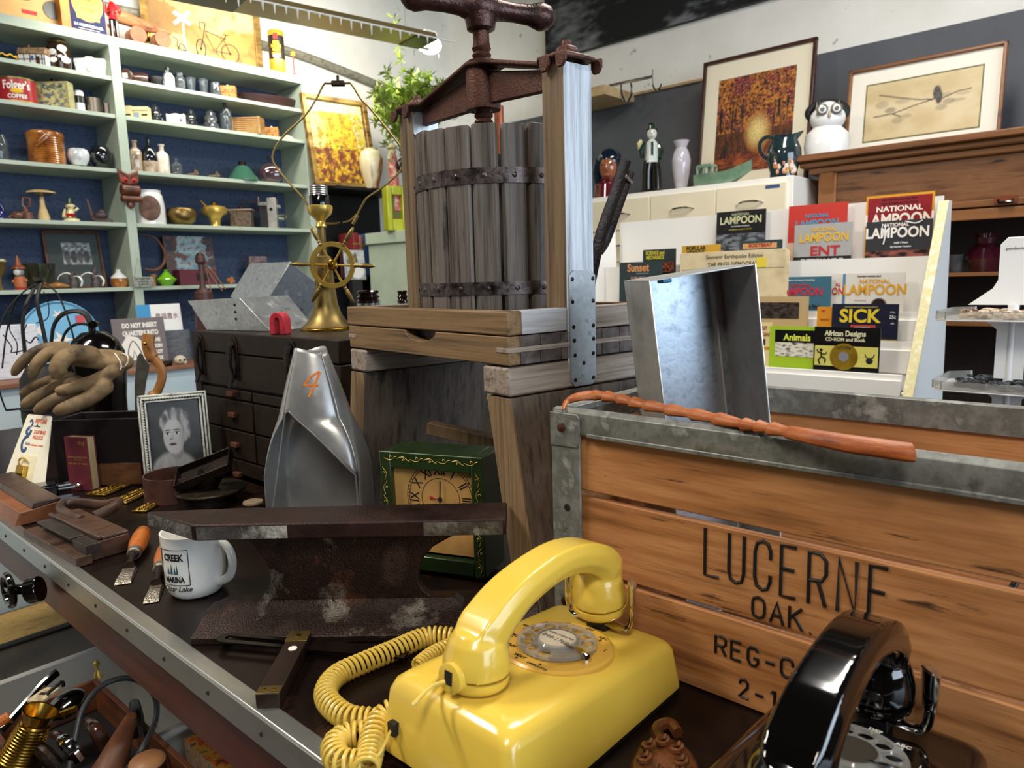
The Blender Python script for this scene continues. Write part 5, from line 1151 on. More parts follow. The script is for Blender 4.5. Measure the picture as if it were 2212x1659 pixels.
# ================================================================ things on the shelves
def at(px, k, dy=.07): p = onY(px, YS+dy, ZS[k]); p.z += .0006; return p
def lat(name, lab, cat, px, k, prof, mat, w_, top, parts=(), group=None, dy=.07, n=28, pos=None, fx=1, fy=1, rz=0, bev=0):
    """turned thing on shelf k: picture width w_, top row; prof radii 0-1 of half width, heights 0-1"""
    p = pos if pos else at(px, k, dy); u = mpp(p); h = zat(p, top)-p.z; R = w_*u/2
    t = T(name, lab, cat, p, rz, group)
    segs = [('body', prof, mat)]+list(parts)
    for nm, pf, m_ in segs: MB().lathe([(max(.0004, r_*R), z*h) for r_, z in pf], n, fx=fx, fy=fy).build(nm, m_, t, bev=bev)
    return t, R, h
SHY = YAW-pi/2+rad(10)
SHB = M('ceramic_black', '#15110f', r=.15, coat=.4); AMB = M('amber_glaze', ['#4a2510', '#a05f24', '#c98a3e'], sc=14, r=.18, coat=.6)
WHC = M('ceramic_white', '#e9e8e4', r=.2, coat=.4); BRN = M('ceramic_brown', ['#2c1812', '#54352a'], sc=14, r=.2, coat=.4)
CORK = M('cork', '#8a6a48', r=.8); GLS = GREYG
# --- above the shelves
zt0 = 2.272
def top(px, dy=.028): p = onY(px, YS+dy, zt0+.0006); return p
# tan record box / board with dark discs
p = top(64, .06)
t = T('record_crate_board', 'tan printed board with dark record discs leaning at the top left corner', 'display board', p, 0)
u = mpp(p); MB().box(-98*u, 68*u, 0, .015, 0, .26).build('board', M('board_tan', ['#c99a58', '#dcb274'], sc=5, r=.6), t, bev=.001)
for cx, cy, r_, mt in ((-8, .155, 37*u, 'disc_dark'), (58-10, .07, 19*u, 'disc_green')):
    MB(Matrix.Translation((cx*u, -.001, cy)) @ Matrix.Rotation(pi/2, 4, 'X')).lathe([(.001, 0), (r_, 0), (r_, .002), (.001, .002)], 40).build('disc', M(mt, '#2c2a29' if 'dark' in mt else '#3a3d33', r=.35), t)
MB().box(-12*u, 16*u, -.0015, 0, .035, .05).build('red_strip', INKR, t)
txt('RECORDS', .03, INKR, fr((-85*u, -.001, .1), (0, 0, 1), (-1, 0, 0)), t)
# orange cosmolene crate end
p = top(181, .03); u = mpp(p)
t = T('product_box', 'orange and navy printed product box standing beside the tan board', 'box', p, rad(3)); H_ = .22
MB().box(-44*u, 46*u, -.012, .05, 0, H_).build('box', M('box_orange', ['#c06b28', '#d98b3e'], sc=12, r=.6), t, bev=.001)
MB().box(-26*u, 45*u, -.0132, -.012, .005, H_).build('navy_label', M('print_navy', '#141a44', r=.8), t)
MB(Matrix.Translation((10*u, -.0134, .12)) @ Matrix.Rotation(pi/2, 4, 'X')).lathe([(.001, 0), (32*u, 0), (32*u, .0008), (.001, .0008)], 36, fy=1.25).build('orange_oval', M('print_orange', '#e58a32', r=.5), t)
MB().box(-14*u, 32*u, -.0152, -.0140, .05, .155).build('paper_tag', M('print_gold', '#d9a93f', r=.6), t)
fT = lambda x, z, y=-.0156: fr((x*u, y, z), (1, 0, 0), (0, 0, 1))
txt("KNIGHTEN'S", .018, INK, fT(9, .147), t, sx=.7, off=.0004); txt('COSMOLINE 233', .016, INK, fT(9, .128), t, sx=.62, off=.0004); txt('WELL MADE FILTERS', .008, INK, fT(9, .112), t, sx=.8); txt('F/8144', .024, INK, fT(9, .088), t, sx=.85)
txt('E. F. HOUGHTON & CO.', .014, INKW, fT(9, .025, -.0136), t, sx=.75, off=.0005); txt('PHILADELPHIA PENNSYLVANIA', .006, INKW, fT(9, .011, -.0136), t)
MB().box(-16*u, 34*u, -.0142, -.0134, .160, .166).build('band', INK, t)
# guard figurine in red coat
p = top(249, .035); u = mpp(p); h = 88*u
t = T('guard_figurine', 'small figurine of a guard in red coat and black trousers standing with hands behind back', 'figurine', p, SHY)
REDC = M('glaze_red', '#a01a20', r=.25, coat=.4); SKIN = M('figure_skin', '#c98f77', r=.4)
m = MB().tube([(-.011, 0, 0), (-.010, 0, h*.25), (-.009, 0, h*.48)], [.007, .0085, .011], 10).tube([(.011, 0, 0), (.010, 0, h*.25), (.009, 0, h*.48)], [.007, .0085, .011], 10).box(-.019, -.004, -.018, .008, 0, .008).box(.004, .019, -.018, .008, 0, .008)
m.build('trousers_and_boots', BLACKG, t)
MB().tube([(0, 0, h*.44), (0, 0, h*.6), (0, 0, h*.75), (0, 0, h*.85)], [.022, .017, .021, .012], 14, fl=.8).tube([(-.018, 0, h*.8), (-.027, .004, h*.66), (-.020, .014, h*.55)], [.008, .008, .006], 8).tube([(.018, 0, h*.8), (.027, .004, h*.66), (.020, .014, h*.55)], [.008, .008, .006], 8).build('coat', REDC, t)
MB().tube([V((.0178*cos(a), .0165*sin(a), h*.6)) for a in [2*pi*i/16 for i in range(16)]], .0018, 6, closed=True).build('belt', BLACKG, t)
MB().sph((0, 0, h*.92), .0115, 1, 1, 1.15).build('head', SKIN, t); MB().sph((0, 0, h*.97), .0118, 1.05, 1.05, .6).build('hair', REDC, t)
# driftwood cart
p = top(330, .045); u = mpp(p)
DRF = M('cholla_wood', ['#3c1f12', '#8a522f', '#a5683f'], sc=34, st=(.35, 1, 1), r=.75, bump=1, bsc=60, lo=.35, hi=.6)
t = T('wooden_toy_wagon', 'pitted brown cholla wood toy wagon with round slice wheels', 'toy wagon', p, rad(-4))
MB().tube([(-74*u, 0, 52*u), (-40*u, 0, 47*u), (0, 0, 40*u), (40*u, 0, 38*u)], [16*u, 14*u, 11*u, 5*u], 12, fl=.9).build('log_body', DRF, t)
for x in (-32, 18):
    for y in (-.03, .03):
        MB().cyl((x*u, y-.005, 17*u), (x*u, y+.005, 17*u), 17*u, n=24).build('wheel', M('wheel_brown', ['#6b3e26', '#8f5a3a'], sc=20, r=.7), t, bev=.001)
MB().cyl((-32*u, -.03, 17*u), (-32*u, .03, 17*u), .004).build('axle', DRF, t); MB().cyl((18*u, -.03, 17*u), (18*u, .03, 17*u), .004).build('axle', DRF, t)
MB().tube([(-85*u, 0, 30*u), (-72*u, -.01, 8*u), (-60*u, -.02, 0.006)], .006, 8).build('support', DRF, t)
m = MB().tube(cr([(38*u, -.02, 30*u), (48*u, -.03, 22*u), (46*u, -.035, 8*u), (58*u, -.03, .004), (66*u, -.03, .01), (56*u, -.03, 16*u), (48*u, -.03, .004)], 5), .0022, 6).build('cord', BLACKM, t)
p = top(321, .15); t = T('small_lantern', 'small brass and black lantern behind the toy wagon', 'lantern', p); u = mpp(p)
MB().lathe([(.001, 0), (.018, 0), (.018, .02), (.014, .025), (.014, .05), (.001, .05)], 16).build('base', DULL, t)
MB().lathe([(.001, .05), (.017, .05), (.017, .056), (.0155, .06), (.0155, .09), (.017, .093), (.017, .10), (.001, .10)], 16).build('burner', BRASS, t)
# desert painting
p0, p1 = onY(308, YB-.02, zt0), onY(566, YB-.02, zt0); wd = p1.x-p0.x
def desert(u_, v):
    n = nz3(u_*5, v*5, 1, 3)*.05
    if v > .62-.16*abs(u_-.35)+.08*sin(u_*9)+n: c = mixc('#a5a9aa', '#c9ccd0', v+n*3)
    elif v > .45-.12*u_+.06*sin(u_*7+1)+n: c = mixc('#c9a468', '#e6cf95', u_+n*4)
    elif v > .26-.2*u_+n: c = mixc('#8d6a40', '#d9a95c', u_*1.3+n*3)
    else: c = mixc('#c9a862', '#e3cd86', v*3+n*6)
    k = nz3(u_*9, v*9, 1, 8)
    return mixc(c, '#6d4a2c', max(0, k*.7))
ph = .64
t = T('desert_painting', 'large gold framed painting of golden desert hills above the shelves', 'painting', ((p0.x+p1.x)/2, YB-.03, zt0+.0008))
paint('picture', wd-.06, ph-.06, 90, 60, desert, fr((0, -.006, .0), (1, 0, 0), (0, 0, 1)), t, .6)
m = MB(); FRG = M('frame_gold', ['#4a3217', '#a98445', '#c7a765'], sc=30, st=(.3, 1, 1), r=.4, m=.4)
MB().box(-wd/2, -wd/2+.035, -.016, 0, 0, ph).box(wd/2-.035, wd/2, -.016, 0, 0, ph).box(-wd/2, wd/2, -.016, 0, ph-.035, ph).build('frame', FRG, t, bev=.003)
MB().box(-wd/2+.005, wd/2-.005, -.004, 0, .002, ph-.005).build('backing', BLACKM, t)
# railroad crossing sign
p = top(401, .03); u = mpp(p)
t = T('toy_railroad_crossing_sign', 'small white toy railroad crossing sign on a grey post', 'toy sign', p, SHY)
zc_ = zat(p, 40)-p.z
MB().cyl((0, 0, .004), (0, 0, zc_+.012), .0055).build('post', M('post_grey', '#8f9091', r=.5), t); MB().box(-.02, .02, -.015, .015, 0, .005).build('base', WHITEP, t)
for a, s_ in ((38, 'RAIL  ROAD'), (-36, 'CROSSING')):
    Mx = fr((0, -.007 if a > 0 else -.0095, zc_), (cos(rad(-a)), 0, sin(rad(-a))), (0, 0, 1))
    b_ = MB(Mx).box(-.044, .044, -.008, .008, -.0012, 0.0012).build('crossbuck_arm', WHITEP, t); txt(s_, .0115, INK, Mx @ Matrix.Translation((0, 0, .0014)), b_, sx=.9)
# wire bicycle
p = top(470, .03); u = mpp(p)
t = T('wire_bicycle', 'miniature black wire bicycle standing above the shelves in front of the desert painting', 'model bicycle', p, rad(-6))
q = lambda px, py, b=0: V(((px-470)*u, b, (130-py)*u))
bW = M('wire_black', '#1c1814', r=.4, m=.5); B0 = p.z-zt0
def whl(cx, cy, rx, rz_):
    m = MB(); c = q(cx, cy); n = 28
    for k in (1, .9): m.tube([c+V((rx*u*k*cos(2*pi*i/n), 0, rz_*u*k*sin(2*pi*i/n))) for i in range(n)], .0014, 5, closed=True)
    for i in range(14): a = pi*2*i/14; m.tube([c, c+V((rx*u*.92*cos(a), 0, rz_*u*.92*sin(a)))], .0006, 4)
    m.sph(c, .005, n=8, m=6); m.build('wheel', bW, t)
whl(499, 112, 20, 20); whl(437, 112, 10, 20)
m = MB()
for pts in ([(437, 112), (446, 78), (450, 58)], [(449, 74), (490, 84)], [(449, 80), (466, 112), (490, 80)], [(466, 112), (499, 112)], [(487, 86), (499, 112)], [(490, 84), (492, 74)]): m.tube([q(*a) for a in pts], .0021, 6)
m.build('bicycle_frame', bW, t)
MB().tube(cr([q(446, 60, -.012), q(438, 60, -.012), q(435, 68, -.012), q(438, 75, -.012)], 4), .0018, 6).build('handlebar', bW, t); MB().tube([q(484, 73), q(492, 75), q(501, 74)], [.001, .004, .002], 8, fl=.5).build('saddle', bW, t)
MB().tube([q(466, 112)+V((.011*cos(a), -.003, .011*sin(a))) for a in [2*pi*i/20 for i in range(20)]], .0013, 5, closed=True).tube([q(466, 112, -.004), q(474, 122, -.004)], .0013, 5).build('chainring', bW, t)
# motor oil tin
p = top(601, .035)
t, R, h = lat('motor_oil_can', 'tall yellow and black motor oil tin above the right end of the shelves', 'tin', 601, 5, [(0, 0), (.97, 0), (1, .01), (1, .97), (.94, .99), (0, .99)], M('tin_yellow', ['#c99a2a', '#dfb23a'], sc=6, r=.3, m=.3), 33, 67, pos=p)
MB().lathe([(R*1.004, h*.30), (R*1.004, h*.86)], 32, cap=False).build('black_label', M('label_black', '#1a120c', r=.4), t)
a_ = rad(236); fo = lambda z, aa=0: fr(V((cos(a_+aa), sin(a_+aa), 0))*(R*1.01)+V((0, 0, h*z)), (-sin(a_), cos(a_), 0), (0, 0, 1))
MB(fo(.76)).box(-.010, .010, 0, .028, -.001, .0015).build('red_square', INKR, t)
for i, s_ in enumerate(('MOR', 'EXLUBE', 'AMERI', 'MOTOR OIL')): txt(s_, .021 if i < 3 else .012, INKY, fo(.68-.085*i), t, bend=R, sx=.72, off=.0008)
MB(fo(.36)).sph((0, 0, 0), .015, 1.3, .7, .2).build('white_emblem', WHITEP, t)
# small red crossing toy
p = top(636, .025); u = mpp(p)
t = T('red_toy_signal', 'tiny red railway crossing toy with yellow arms, right of the oil tin', 'toy sign', p, SHY)
MB().prism([(-.018, 0), (.018, 0), (.012, .012), (-.012, .012)], -.012, .012, 'y').build('base', M('toy_red', '#c4202a', r=.35), t)
MB().cyl((0, 0, .01), (0, 0, 52*u), .0035).build('post', MATS['toy_red'], t)
for a in (.6, -.6, 1.57): MB().tube([V((-.014*cos(a), -.004, 45*u-.014*sin(a))), V((.014*cos(a), -.004, 45*u+.014*sin(a)))], .0025, 6).build('arm', INKY, t)
# --- left bay row 1 (z index 5 = 2.105)
p = at(14, 5); t = T('dark_gold_bowl', 'dark bowl with yellow scalloped rim at the far left of the top shelf', 'bowl', p); u = mpp(p)
MB().lathe([(.001, 0), (.03, 0), (.04, .012), (.036, .022), (.0005, .03)], 24).build('bowl', SHB, t)
m = MB(); m.tube([V((.037*cos(a), .037*sin(a), .022+.004*sin(a*8))) for a in [2*pi*i/48 for i in range(48)]], .003, 6, closed=True); m.build('rim', INKY, t)
p = at(76, 5); u = mpp(p); t = T('cottage_ornament', 'white half-timbered cottage ornament with brown thatched roof', 'ornament', p, SHY-rad(4)); w2, d2, h = 27*u, .022, 26*u
MB().box(-w2, w2, -d2, d2, 0, h).build('walls', WHC, t, bev=.001)
MB().prism([(-d2-.006, h-.004), (d2+.006, h-.004), (d2*.5, h+.026), (-d2*.5, h+.026)], -w2-.004, w2+.004, 'x').build('thatched_roof', M('thatch', ['#4a3522', '#86694a', '#a58a66'], sc=60, r=.8, bump=.8), t, bev=.004)
MB().box(-w2*.5, -w2*.2, -.008, .008, h+.02, h+.04).build('chimney', BRN, t, bev=.002)
m = MB()
for x in (-1, -.55, -.1, .35, .8, 1): m.box(x*w2-.0015, x*w2+.0015, -d2-.001, -d2, 0, h)
m.box(-w2, w2, -d2-.001, -d2, h*.5, h*.58); m.build('timber_framing', BRN, t)
MB().box(w2*.38, w2*.62, -d2-.002, -d2, 0, h*.75).build('door', BRN, t); MB().box(-w2*.02, w2*.16, -d2-.002, -d2, h*.45, h*.8).build('window', INKB, t)
t, R, h = lat('lustre_jar', 'tall dark glass jar with white butterflies beside the cottage on the top shelf', 'jar', 131, 5, [(0, 0), (.85, 0), (1, .2), (1, .7), (.8, .86), (.72, .9), (0, .9)], M('lustre', ['#1d1511', '#4a3524'], sc=16, r=.12, m=.4), 46, 88, [('lid', [(0, .9), (.78, .9), (.82, .95), (.7, 1), (0, 1)], DULL)])
for aa, z, r_ in ((-.5, .55, .016), (-.45, .3, .014), (.35, .68, .017), (.6, .33, .018), (.15, .42, .008)):
    a = rad(250)+aa; MB(fr(V((cos(a), sin(a), 0))*R*.99+V((0, 0, h*z)), (-sin(a), cos(a), 0), (0, 0, 1))).sph((0, 0, 0), r_, 1.1, .8, .12, 12, 6).build('butterfly_wing', WHC, t)
t = T('white_camera_ornament', 'white ceramic camera shaped ornament beside the divider on the top shelf', 'ornament', at(199, 5), SHY); u = mpp(t.location); w2, h = 31*u, 40*u
MB().prism([(-w2, h*.75), (-w2*.85, 0), (w2*.85, 0), (w2, h*.75), (w2, h*.9), (w2*.3, h*.92), (w2*.22, h), (-w2*.22, h), (-w2*.3, h*.92), (-w2, h*.9)], -.02, .02, 'y').build('body', WHC, t, bev=.006, seg=3)
MB(Matrix.Translation((w2*.1, -.02, h*.42)) @ Matrix.Rotation(pi/2, 4, 'X')).lathe([(.001, 0), (.017, 0), (.017, .006), (.011, .008), (.001, .006)], 24).build('lens', WHC, t)
MB().box(-w2*1.01, w2*1.01, -.021, .021, h*.68, h*.74).build('lid_seam', WHC, t, bev=.002)
# --- row 2 (index 4)
t, R, h = lat('coffee_can', 'red coffee can with white lettering on the second shelf', 'coffee can', 40, 4, [(0, 0), (1, 0), (1, .93), (.97, .95), (0, .95)], M('can_red', '#a8232b', r=.3), 72, 174, [('lid', [(0, .93), (1.02, .93), (1.02, 1), (0, 1)], DULL)])
a_ = math.atan2(-t.location.y, -t.location.x); fo = lambda z: fr(V((cos(a_), sin(a_), 0))*(R*1.006)+V((0, 0, h*z)), (-sin(a_), cos(a_), 0), (0, 0, 1))
txt("Folger's", .044, INKW, fo(.66), t, bend=R, sx=.72, off=.0012); txt('COFFEE', .021, INKW, fo(.2), t, bend=R, sx=.95, off=.0006)
MB(fo(.42)).sph((0, 0, 0), .018, 1.2, .6, .15).build('gold_seal', INKY, t); MB().lathe([(R*1.004, h*.0), (R*1.004, h*.05)], 32, cap=False).build('gold_band', GOLD, t)
p = at(123, 4); u = mpp(p); t = T('rectangular_oil_tin', 'square edged tin with grey and yellow printed front beside the coffee can', 'tin', p, SHY-rad(6)); w2, h = 34*u, 56*u
MB().box(-w2, w2, -.022, .022, 0, h).build('body', M('tin_grey_yellow', ['#8a8a5f', '#c9c28a'], sc=16, r=.4), t, bev=.003)
def oiltin(u_, v): k = nz3(u_*7, v*7, 1, 5); return mixc('#cfc97f', '#5d6770', .5+k*1.6) if abs(u_-.5) < .42 and .06 < v < .92 else mixc('#c9b23a', '#8f8f8a', .5+k)
paint('printed_front', w2*1.9, h*.95, 40, 34, oiltin, fr((0, -.0225, h*.02), (1, 0, 0), (0, 0, 1)), t)
txt('OIL COMPANY', .016, INK, fr((0, -.0232, h*.8), (1, 0, 0), (0, 0, 1)), t, sx=.85)
MB().lathe([(.001, h), (.012, h), (.012, h+.014), (.001, h+.014)], 14).build('cap', IRON, t)
t, R, h = lat('spice_tin', 'narrow white and black spice tin on the second shelf', 'tin', 174, 4, [(0, 0), (1, 0), (1, .9), (.8, .99), (0, .99)], WHC, 20, 196); MB().lathe([(R*1.01, h*.42), (R*1.01, h*.75)], 20, cap=False).build('black_label', INK, t)
lat('metal_cup', 'brushed metal cup second from the divider on the second shelf', 'cup', 204, 4, [(0, 0), (1, 0), (1, 1), (.94, 1), (.93, .04), (0, .04)], M('metal_worn', ['#5d5247', '#9a8f82'], sc=20, st=(1, 1, .1), r=.35, m=.8), 28, 213)
lat('small_metal_tumbler', 'small dark metal tumbler next to the divider on the second shelf', 'tumbler', 232, 4, [(0, 0), (1, 0), (1, 1), (.9, 1), (.9, .05), (0, .05)], MATS['metal_worn'], 14, 224)
# --- row 3 (index 3)
lat('glass_canister', 'clear glass canister at the far left of the third shelf', 'jar', 2, 3, [(0, 0), (.95, 0), (1, .05), (1, .75), (.8, .93), (.75, 1), (.7, 1), (.7, .93), (.92, .75), (.92, .08), (0, .08)], GREYG, 34, 292)
t, R, h = lat('ribbed_stoneware_crock', 'amber brown ribbed stoneware crock with a moulded cat in relief', 'crock', 104, 3, [(0, 0), (.93, 0)]+[(.985-.025*(i % 2), .02+i*.033) for i in range(24)]+[(1.0, .85), (.97, .93), (.85, .98), (.4, 1), (0, 1)], AMB, 72, 284, n=36)
MB(fr(V((cos(rad(250)), sin(rad(250)), 0))*R*.98+V((0, 0, h*.66)), (.94, -.34, 0), (0, 0, 1))).tube(cr([(-.03, -.025, 0), (-.01, -.01, .004), (.006, .004, .006), (.014, .016, .006), (.008, .022, .005), (-.004, .01, .005), (-.02, -.008, .003)], 4), .004, 8, fl=.6).build('cat_relief', AMB, t)
lat('white_glazed_bowl', 'small white dripped glaze bowl on a dark foot on the third shelf', 'bowl', 172, 3, [(0, .12), (.6, .12), (.95, .45), (1, .7), (.85, .95), (.7, 1), (.66, .95), (.8, .7), (0, .3)], M('glaze_drip', ['#9fa9ae', '#e3e6e6', '#c7ced1'], sc=18, r=.15, coat=.5), 44, 322, [('foot', [(0, 0), (.55, 0), (.5, .16), (0, .16)], SHB)])
lat('dark_glass_globe', 'round dark glass globe vase beside the divider on the third shelf', 'vase', 221, 3, [(0, 0), (.5, 0), (.95, .35), (1, .6), (.8, .9), (.6, 1), (.56, .99), (0, .9)], M('glass_dark', '#16171b', r=.04, coat=1), 44, 316)
# --- row 4 (index 2)
lat('blue_glass_bottle', 'small cobalt blue bottle at the far left of the fourth shelf', 'bottle', 2, 2, [(0, 0), (1, 0), (1, .6), (.5, .8), (.5, 1), (0, 1)], M('glass_cobalt', '#161d5c', r=.1, coat=.6), 20, 435)
p = at(47, 2); u = mpp(p); CRV = M('carved_brown', ['#3a2019', '#6b4438', '#54332a'], sc=14, r=.35, coat=.2)
t = T('frog_candle_holder', 'brown carved animal figure holding up a ring on the fourth shelf', 'figurine', p, SHY)
MB().sph((-.012, 0, .020), .022, 1.4, .8, .8).tube([(.005, 0, .022), (.022, 0, .036), (.018, 0, .05)], [.014, .010, .009], 10).tube([(-.03, -.012, .004), (-.04, -.014, .014), (-.025, -.01, .022)], .006, 8).build('animal_body', CRV, t)
MB(Matrix.Translation((.024, 0, .07)) @ Matrix.Rotation(rad(8), 4, 'Y')).tube([(-.012, 0, .02), (-.013, 0, -.012), (.0, 0, -.02), (.013, 0, -.012), (.015, 0, .02), (0, 0, .021)], .005, 8, closed=True).build('ring', CRV, t)
MB().lathe([(.001, 0), (.020, 0), (.018, .03), (.012, .034), (.001, .034)], 16, c=(.026, 0, 0)).build('cup', CRV, t)
t, R, h = lat('mushroom_ornament', 'pale carved mushroom ornament with a wide flat cap on the fourth shelf', 'ornament', 96, 2, [(0, 0), (.36, 0), (.42, .1), (.3, .3), (.18, .5), (.14, .8), (0, .82)], M('carved_pale', ['#b79a63', '#d9c08a'], sc=12, r=.4), 56, 409, [('gills', [(.1, .76), (.85, .86), (0, .88)], BRN)])
MB().lathe([(R*.2, h*.84), (R*1.0, h*.88), (R*.98, h*.92), (R*.5, h*.98), (.001, h)], 28, fx=1.0, fy=.85).build('cap', MATS['carved_pale'], t)
p = at(156, 2); u = mpp(p); t = T('garden_gnome_figurine', 'cream gnome figurine with green hat and red trousers on the fourth shelf', 'figurine', p, SHY)
CRM = M('glaze_cream', '#e3d9a4', r=.25, coat=.4); GRN = M('glaze_green', '#1f3a2c', r=.3, coat=.3)
MB().lathe([(.001, 0), (.032, 0), (.03, .012), (.02, .016), (.001, .016)], 20).build('base', CRM, t)
MB().tube([(-.024, -.01, .02), (-.026, -.005, .035), (-.022, 0, .055)], [.009, .007, .004], 8).tube([(0, -.002, .02), (0, -.004, .04), (0, 0, .055)], [.016, .015, .010], 12).tube([(.012, -.004, .048), (.024, -.008, .05), (.03, -.004, .058)], [.006, .005, .006], 8).build('torso_and_arms', CRM, t)
MB().tube([(-.014, -.014, .026), (0, -.01, .030), (.016, -.014, .026)], [.009, .010, .009], 10).build('trousers', REDC, t)
MB().sph((0, -.002, .067), .0155, 1, 1, 1.05).sph((0, -.017, .066), .0035, n=8, m=6).sph((-.016, 0, .067), .004, n=8, m=6).sph((.016, 0, .067), .004, n=8, m=6).build('head', M('glaze_face', '#e2cd9c', r=.3), t)
m = MB()
for x in (-.006, .006): m.sph((x, -.0165, .070), .0016, n=6, m=5)
m.tube([(-.005, -.0165, .061), (0, -.0172, .0595), (.005, -.0165, .061)], .0007, 5); m.build('eyes_and_mouth', INK, t)
MB().lathe([(.0155, .075), (.012, .085), (.010, .10), (.001, .107)], 16).build('hat', GRN, t)
p = at(213, 2); u = mpp(p); t = T('snail_ornament', 'brown clay snail ornament with raised neck next to the divider', 'ornament', p, SHY); CLY = M('clay_mauve', ['#3a2a2a', '#574345'], sc=10, r=.45)
MB().tube(cr([(-.036, 0, .098), (-.030, 0, .07), (-.024, 0, .035), (-.008, 0, .014), (.03, 0, .009), (.06, 0, .004)], 5), [.006]*6+[.008]*6+[.014]*8+[.012]*3+[.008]*2+[.004], 10).build('snail_body', CLY, t)
MB().sph((.012, 0, .032), .024, 1.3, .9, .7).sph((.016, 0, .048), .014, 1.2, .9, .7).build('shell', CLY, t)
MB().sph((-.036, 0, .1), .0065, n=8, m=6).build('eye', CLY, t)
# owl plaque hanging on divider
p = V((1.323, YS-.012, 0)); zq = lambda y: zat(p, y)
t = T('wooden_owl_plaque', 'brown wooden owl with round red eyes hung on the shelf divider', 'owl ornament', (p.x, p.y, zq(448))); u = mpp(V((p.x, p.y, 1.6))); b0 = zq(448)
OWL = M('owl_wood', ['#3a1c10', '#6b3a22', '#8a512f'], sc=16, r=.3, coat=.3)
Z = lambda y: zq(y)-b0
MB().prism([(-20*u, Z(394)), (-21*u, Z(364)), (-10*u, Z(372)), (0, Z(376)), (10*u, Z(371)), (20*u, Z(366)), (20*u, Z(392)), (8*u, Z(399)), (-8*u, Z(399))], -.012, .008, 'y').build('head', OWL, t, bev=.004)
MB().cyl((-18*u, -.002, Z(411)), (20*u, -.002, Z(411)), 12*u).build('body', OWL, t, bev=.006)
MB().cyl((-19*u, -.005, Z(430)), (22*u, -.005, Z(430)), 7.5*u).build('perch', OWL, t, bev=.002); MB().sph((0, 0, Z(442)), 8*u, 1, .5, 1.1).build('tail', OWL, t)
for x in (-8.5, 8.5):
    e_ = MB().sph((x*u, -.012, Z(390)), 6.3*u, 1, .35, 1).build('eye', INKR, t); MB().sph((x*u, -.017, Z(391.5)), 2.6*u, 1, .5, 1).build('pupil', INK, e_)
m = MB()
for s_ in (-1, 1): m.tube([(s_*2*u, -.014, Z(386)), (s_*9*u, -.014, Z(379)), (s_*17*u, -.013, Z(375))], .0022, 6)
m.build('brow', BRN, t)
# hanging tag on divider
p = V((1.335, YS-.010, 0)); t = T('hanging_tin_plaque', 'small embossed silver plaque hanging by a cord from the shelf divider', 'plaque', (p.x, p.y, zat(p, 620))); u = mpp(V((p.x, p.y, 1.2))); b0 = zat(p, 620); Z = lambda y: zat(p, y)-b0
MB().box(-18*u, 24*u, -.004, 0, Z(620), Z(598)).build('plate', M('pewter', ['#6b6a60', '#b3b1a3'], sc=120, r=.4, m=.6, bump=1), t, bev=.001)
for i, s_ in enumerate(('ALL GUESTS MUST', 'BE APPROVED', 'BY THE CAT')): txt(s_, .011, INK, fr((3*u, -.0045, Z(602.5+i*6.2)), (1, 0, 0), (0, 0, 1)), t, sx=.7)
MB().tube([(-14*u, -.003, Z(598)), (-4*u, -.003, Z(557)), (20*u, -.003, Z(598))], .0008, 5).build('cord', BLACKM, t)
# --- row 5 (index 1)
lat('gilt_goblet', 'brass goblet filled with pale crystals at the far left of the fifth shelf', 'goblet', 3, 1, [(0, 0), (.5, 0), (.3, .04), (.12, .1), (.15, .4), (.55, .6), (.8, .92), (0, .92)], DULL, 38, 560, [('crystals', [(0, .9), (.85, .92), (.7, 1), (0, 1.02)], M('crystal_pale', ['#8f8768', '#e3dcb5'], sc=160, r=.3, bump=1))])
p = at(46, 1); u = mpp(p); t = T('scarecrow_figurine', 'small figurine with pointed orange hat and grey beard on the fifth shelf', 'figurine', p, SHY); h = 74*u
ORH = M('glaze_orange_brown', ['#7d3c1c', '#a9592f'], sc=14, r=.4); SALM = M('glaze_salmon', '#b5653f', r=.45)
MB().lathe([(.001, 0), (.020, 0), (.022, .01), (.001, .01)], 16).build('boots', REDC, t)
MB().lathe([(.001, .01), (.020, .01), (.023, h*.2), (.018, h*.38), (.001, h*.4)], 18).sph((-.022, -.006, h*.25), .007).sph((.024, -.006, h*.27), .007).build('coat', SALM, t)
MB().sph((0, -.002, h*.52), .019, 1, 1, 1.1).build('head', M('glaze_grey', '#8f8d8d', r=.5), t)
MB().sph((0, -.017, h*.5), .012, 1.1, .7, 1.1).build('beard', M('beard_white', '#c9c4c0', r=.6), t)
m = MB()
for x in (-.006, .006): m.sph((x, -.0195, h*.57), .002, n=6, m=5)
m.build('eyes', INK, t)
MB().lathe([(.001, h*.62), (.026, h*.61), (.024, h*.65), (.013, h*.7), (.008, h*.85), (.001, h)], 20).build('pointed_hat', ORH, t)
lat('dark_green_bowl', 'wide dark green glazed bowl behind the pointed hat figurine', 'bowl', 84, 1, [(0, 0), (.6, 0), (.9, .5), (1, 1), (.95, 1), (.85, .5), (0, .1)], M('glaze_olive', ['#1d1f16', '#3a3d2b'], sc=9, r=.15, coat=.5), 72, 570, dy=.14)
p = at(118, 1); t = T('wooden_duck', 'small carved orange wooden duck lying on the fifth shelf', 'carved duck', p, SHY); DKW2 = M('duck_wood', ['#7d4a20', '#b9803f'], sc=16, r=.3, coat=.3)
MB().tube(cr([(-.045, 0, .016), (-.02, 0, .012), (.01, 0, .016), (.04, 0, .013), (.062, 0, .010)], 4), [.004, .006, .008, .010, .011, .012, .013, .014, .015, .015, .014, .012, .010, .007, .005, .003, .002], 12, fl=.8).build('duck_body', DKW2, t); MB().sph((-.038, 0, .022), .009, 1.2, .9, .9).build('duck_head', DKW2, t)
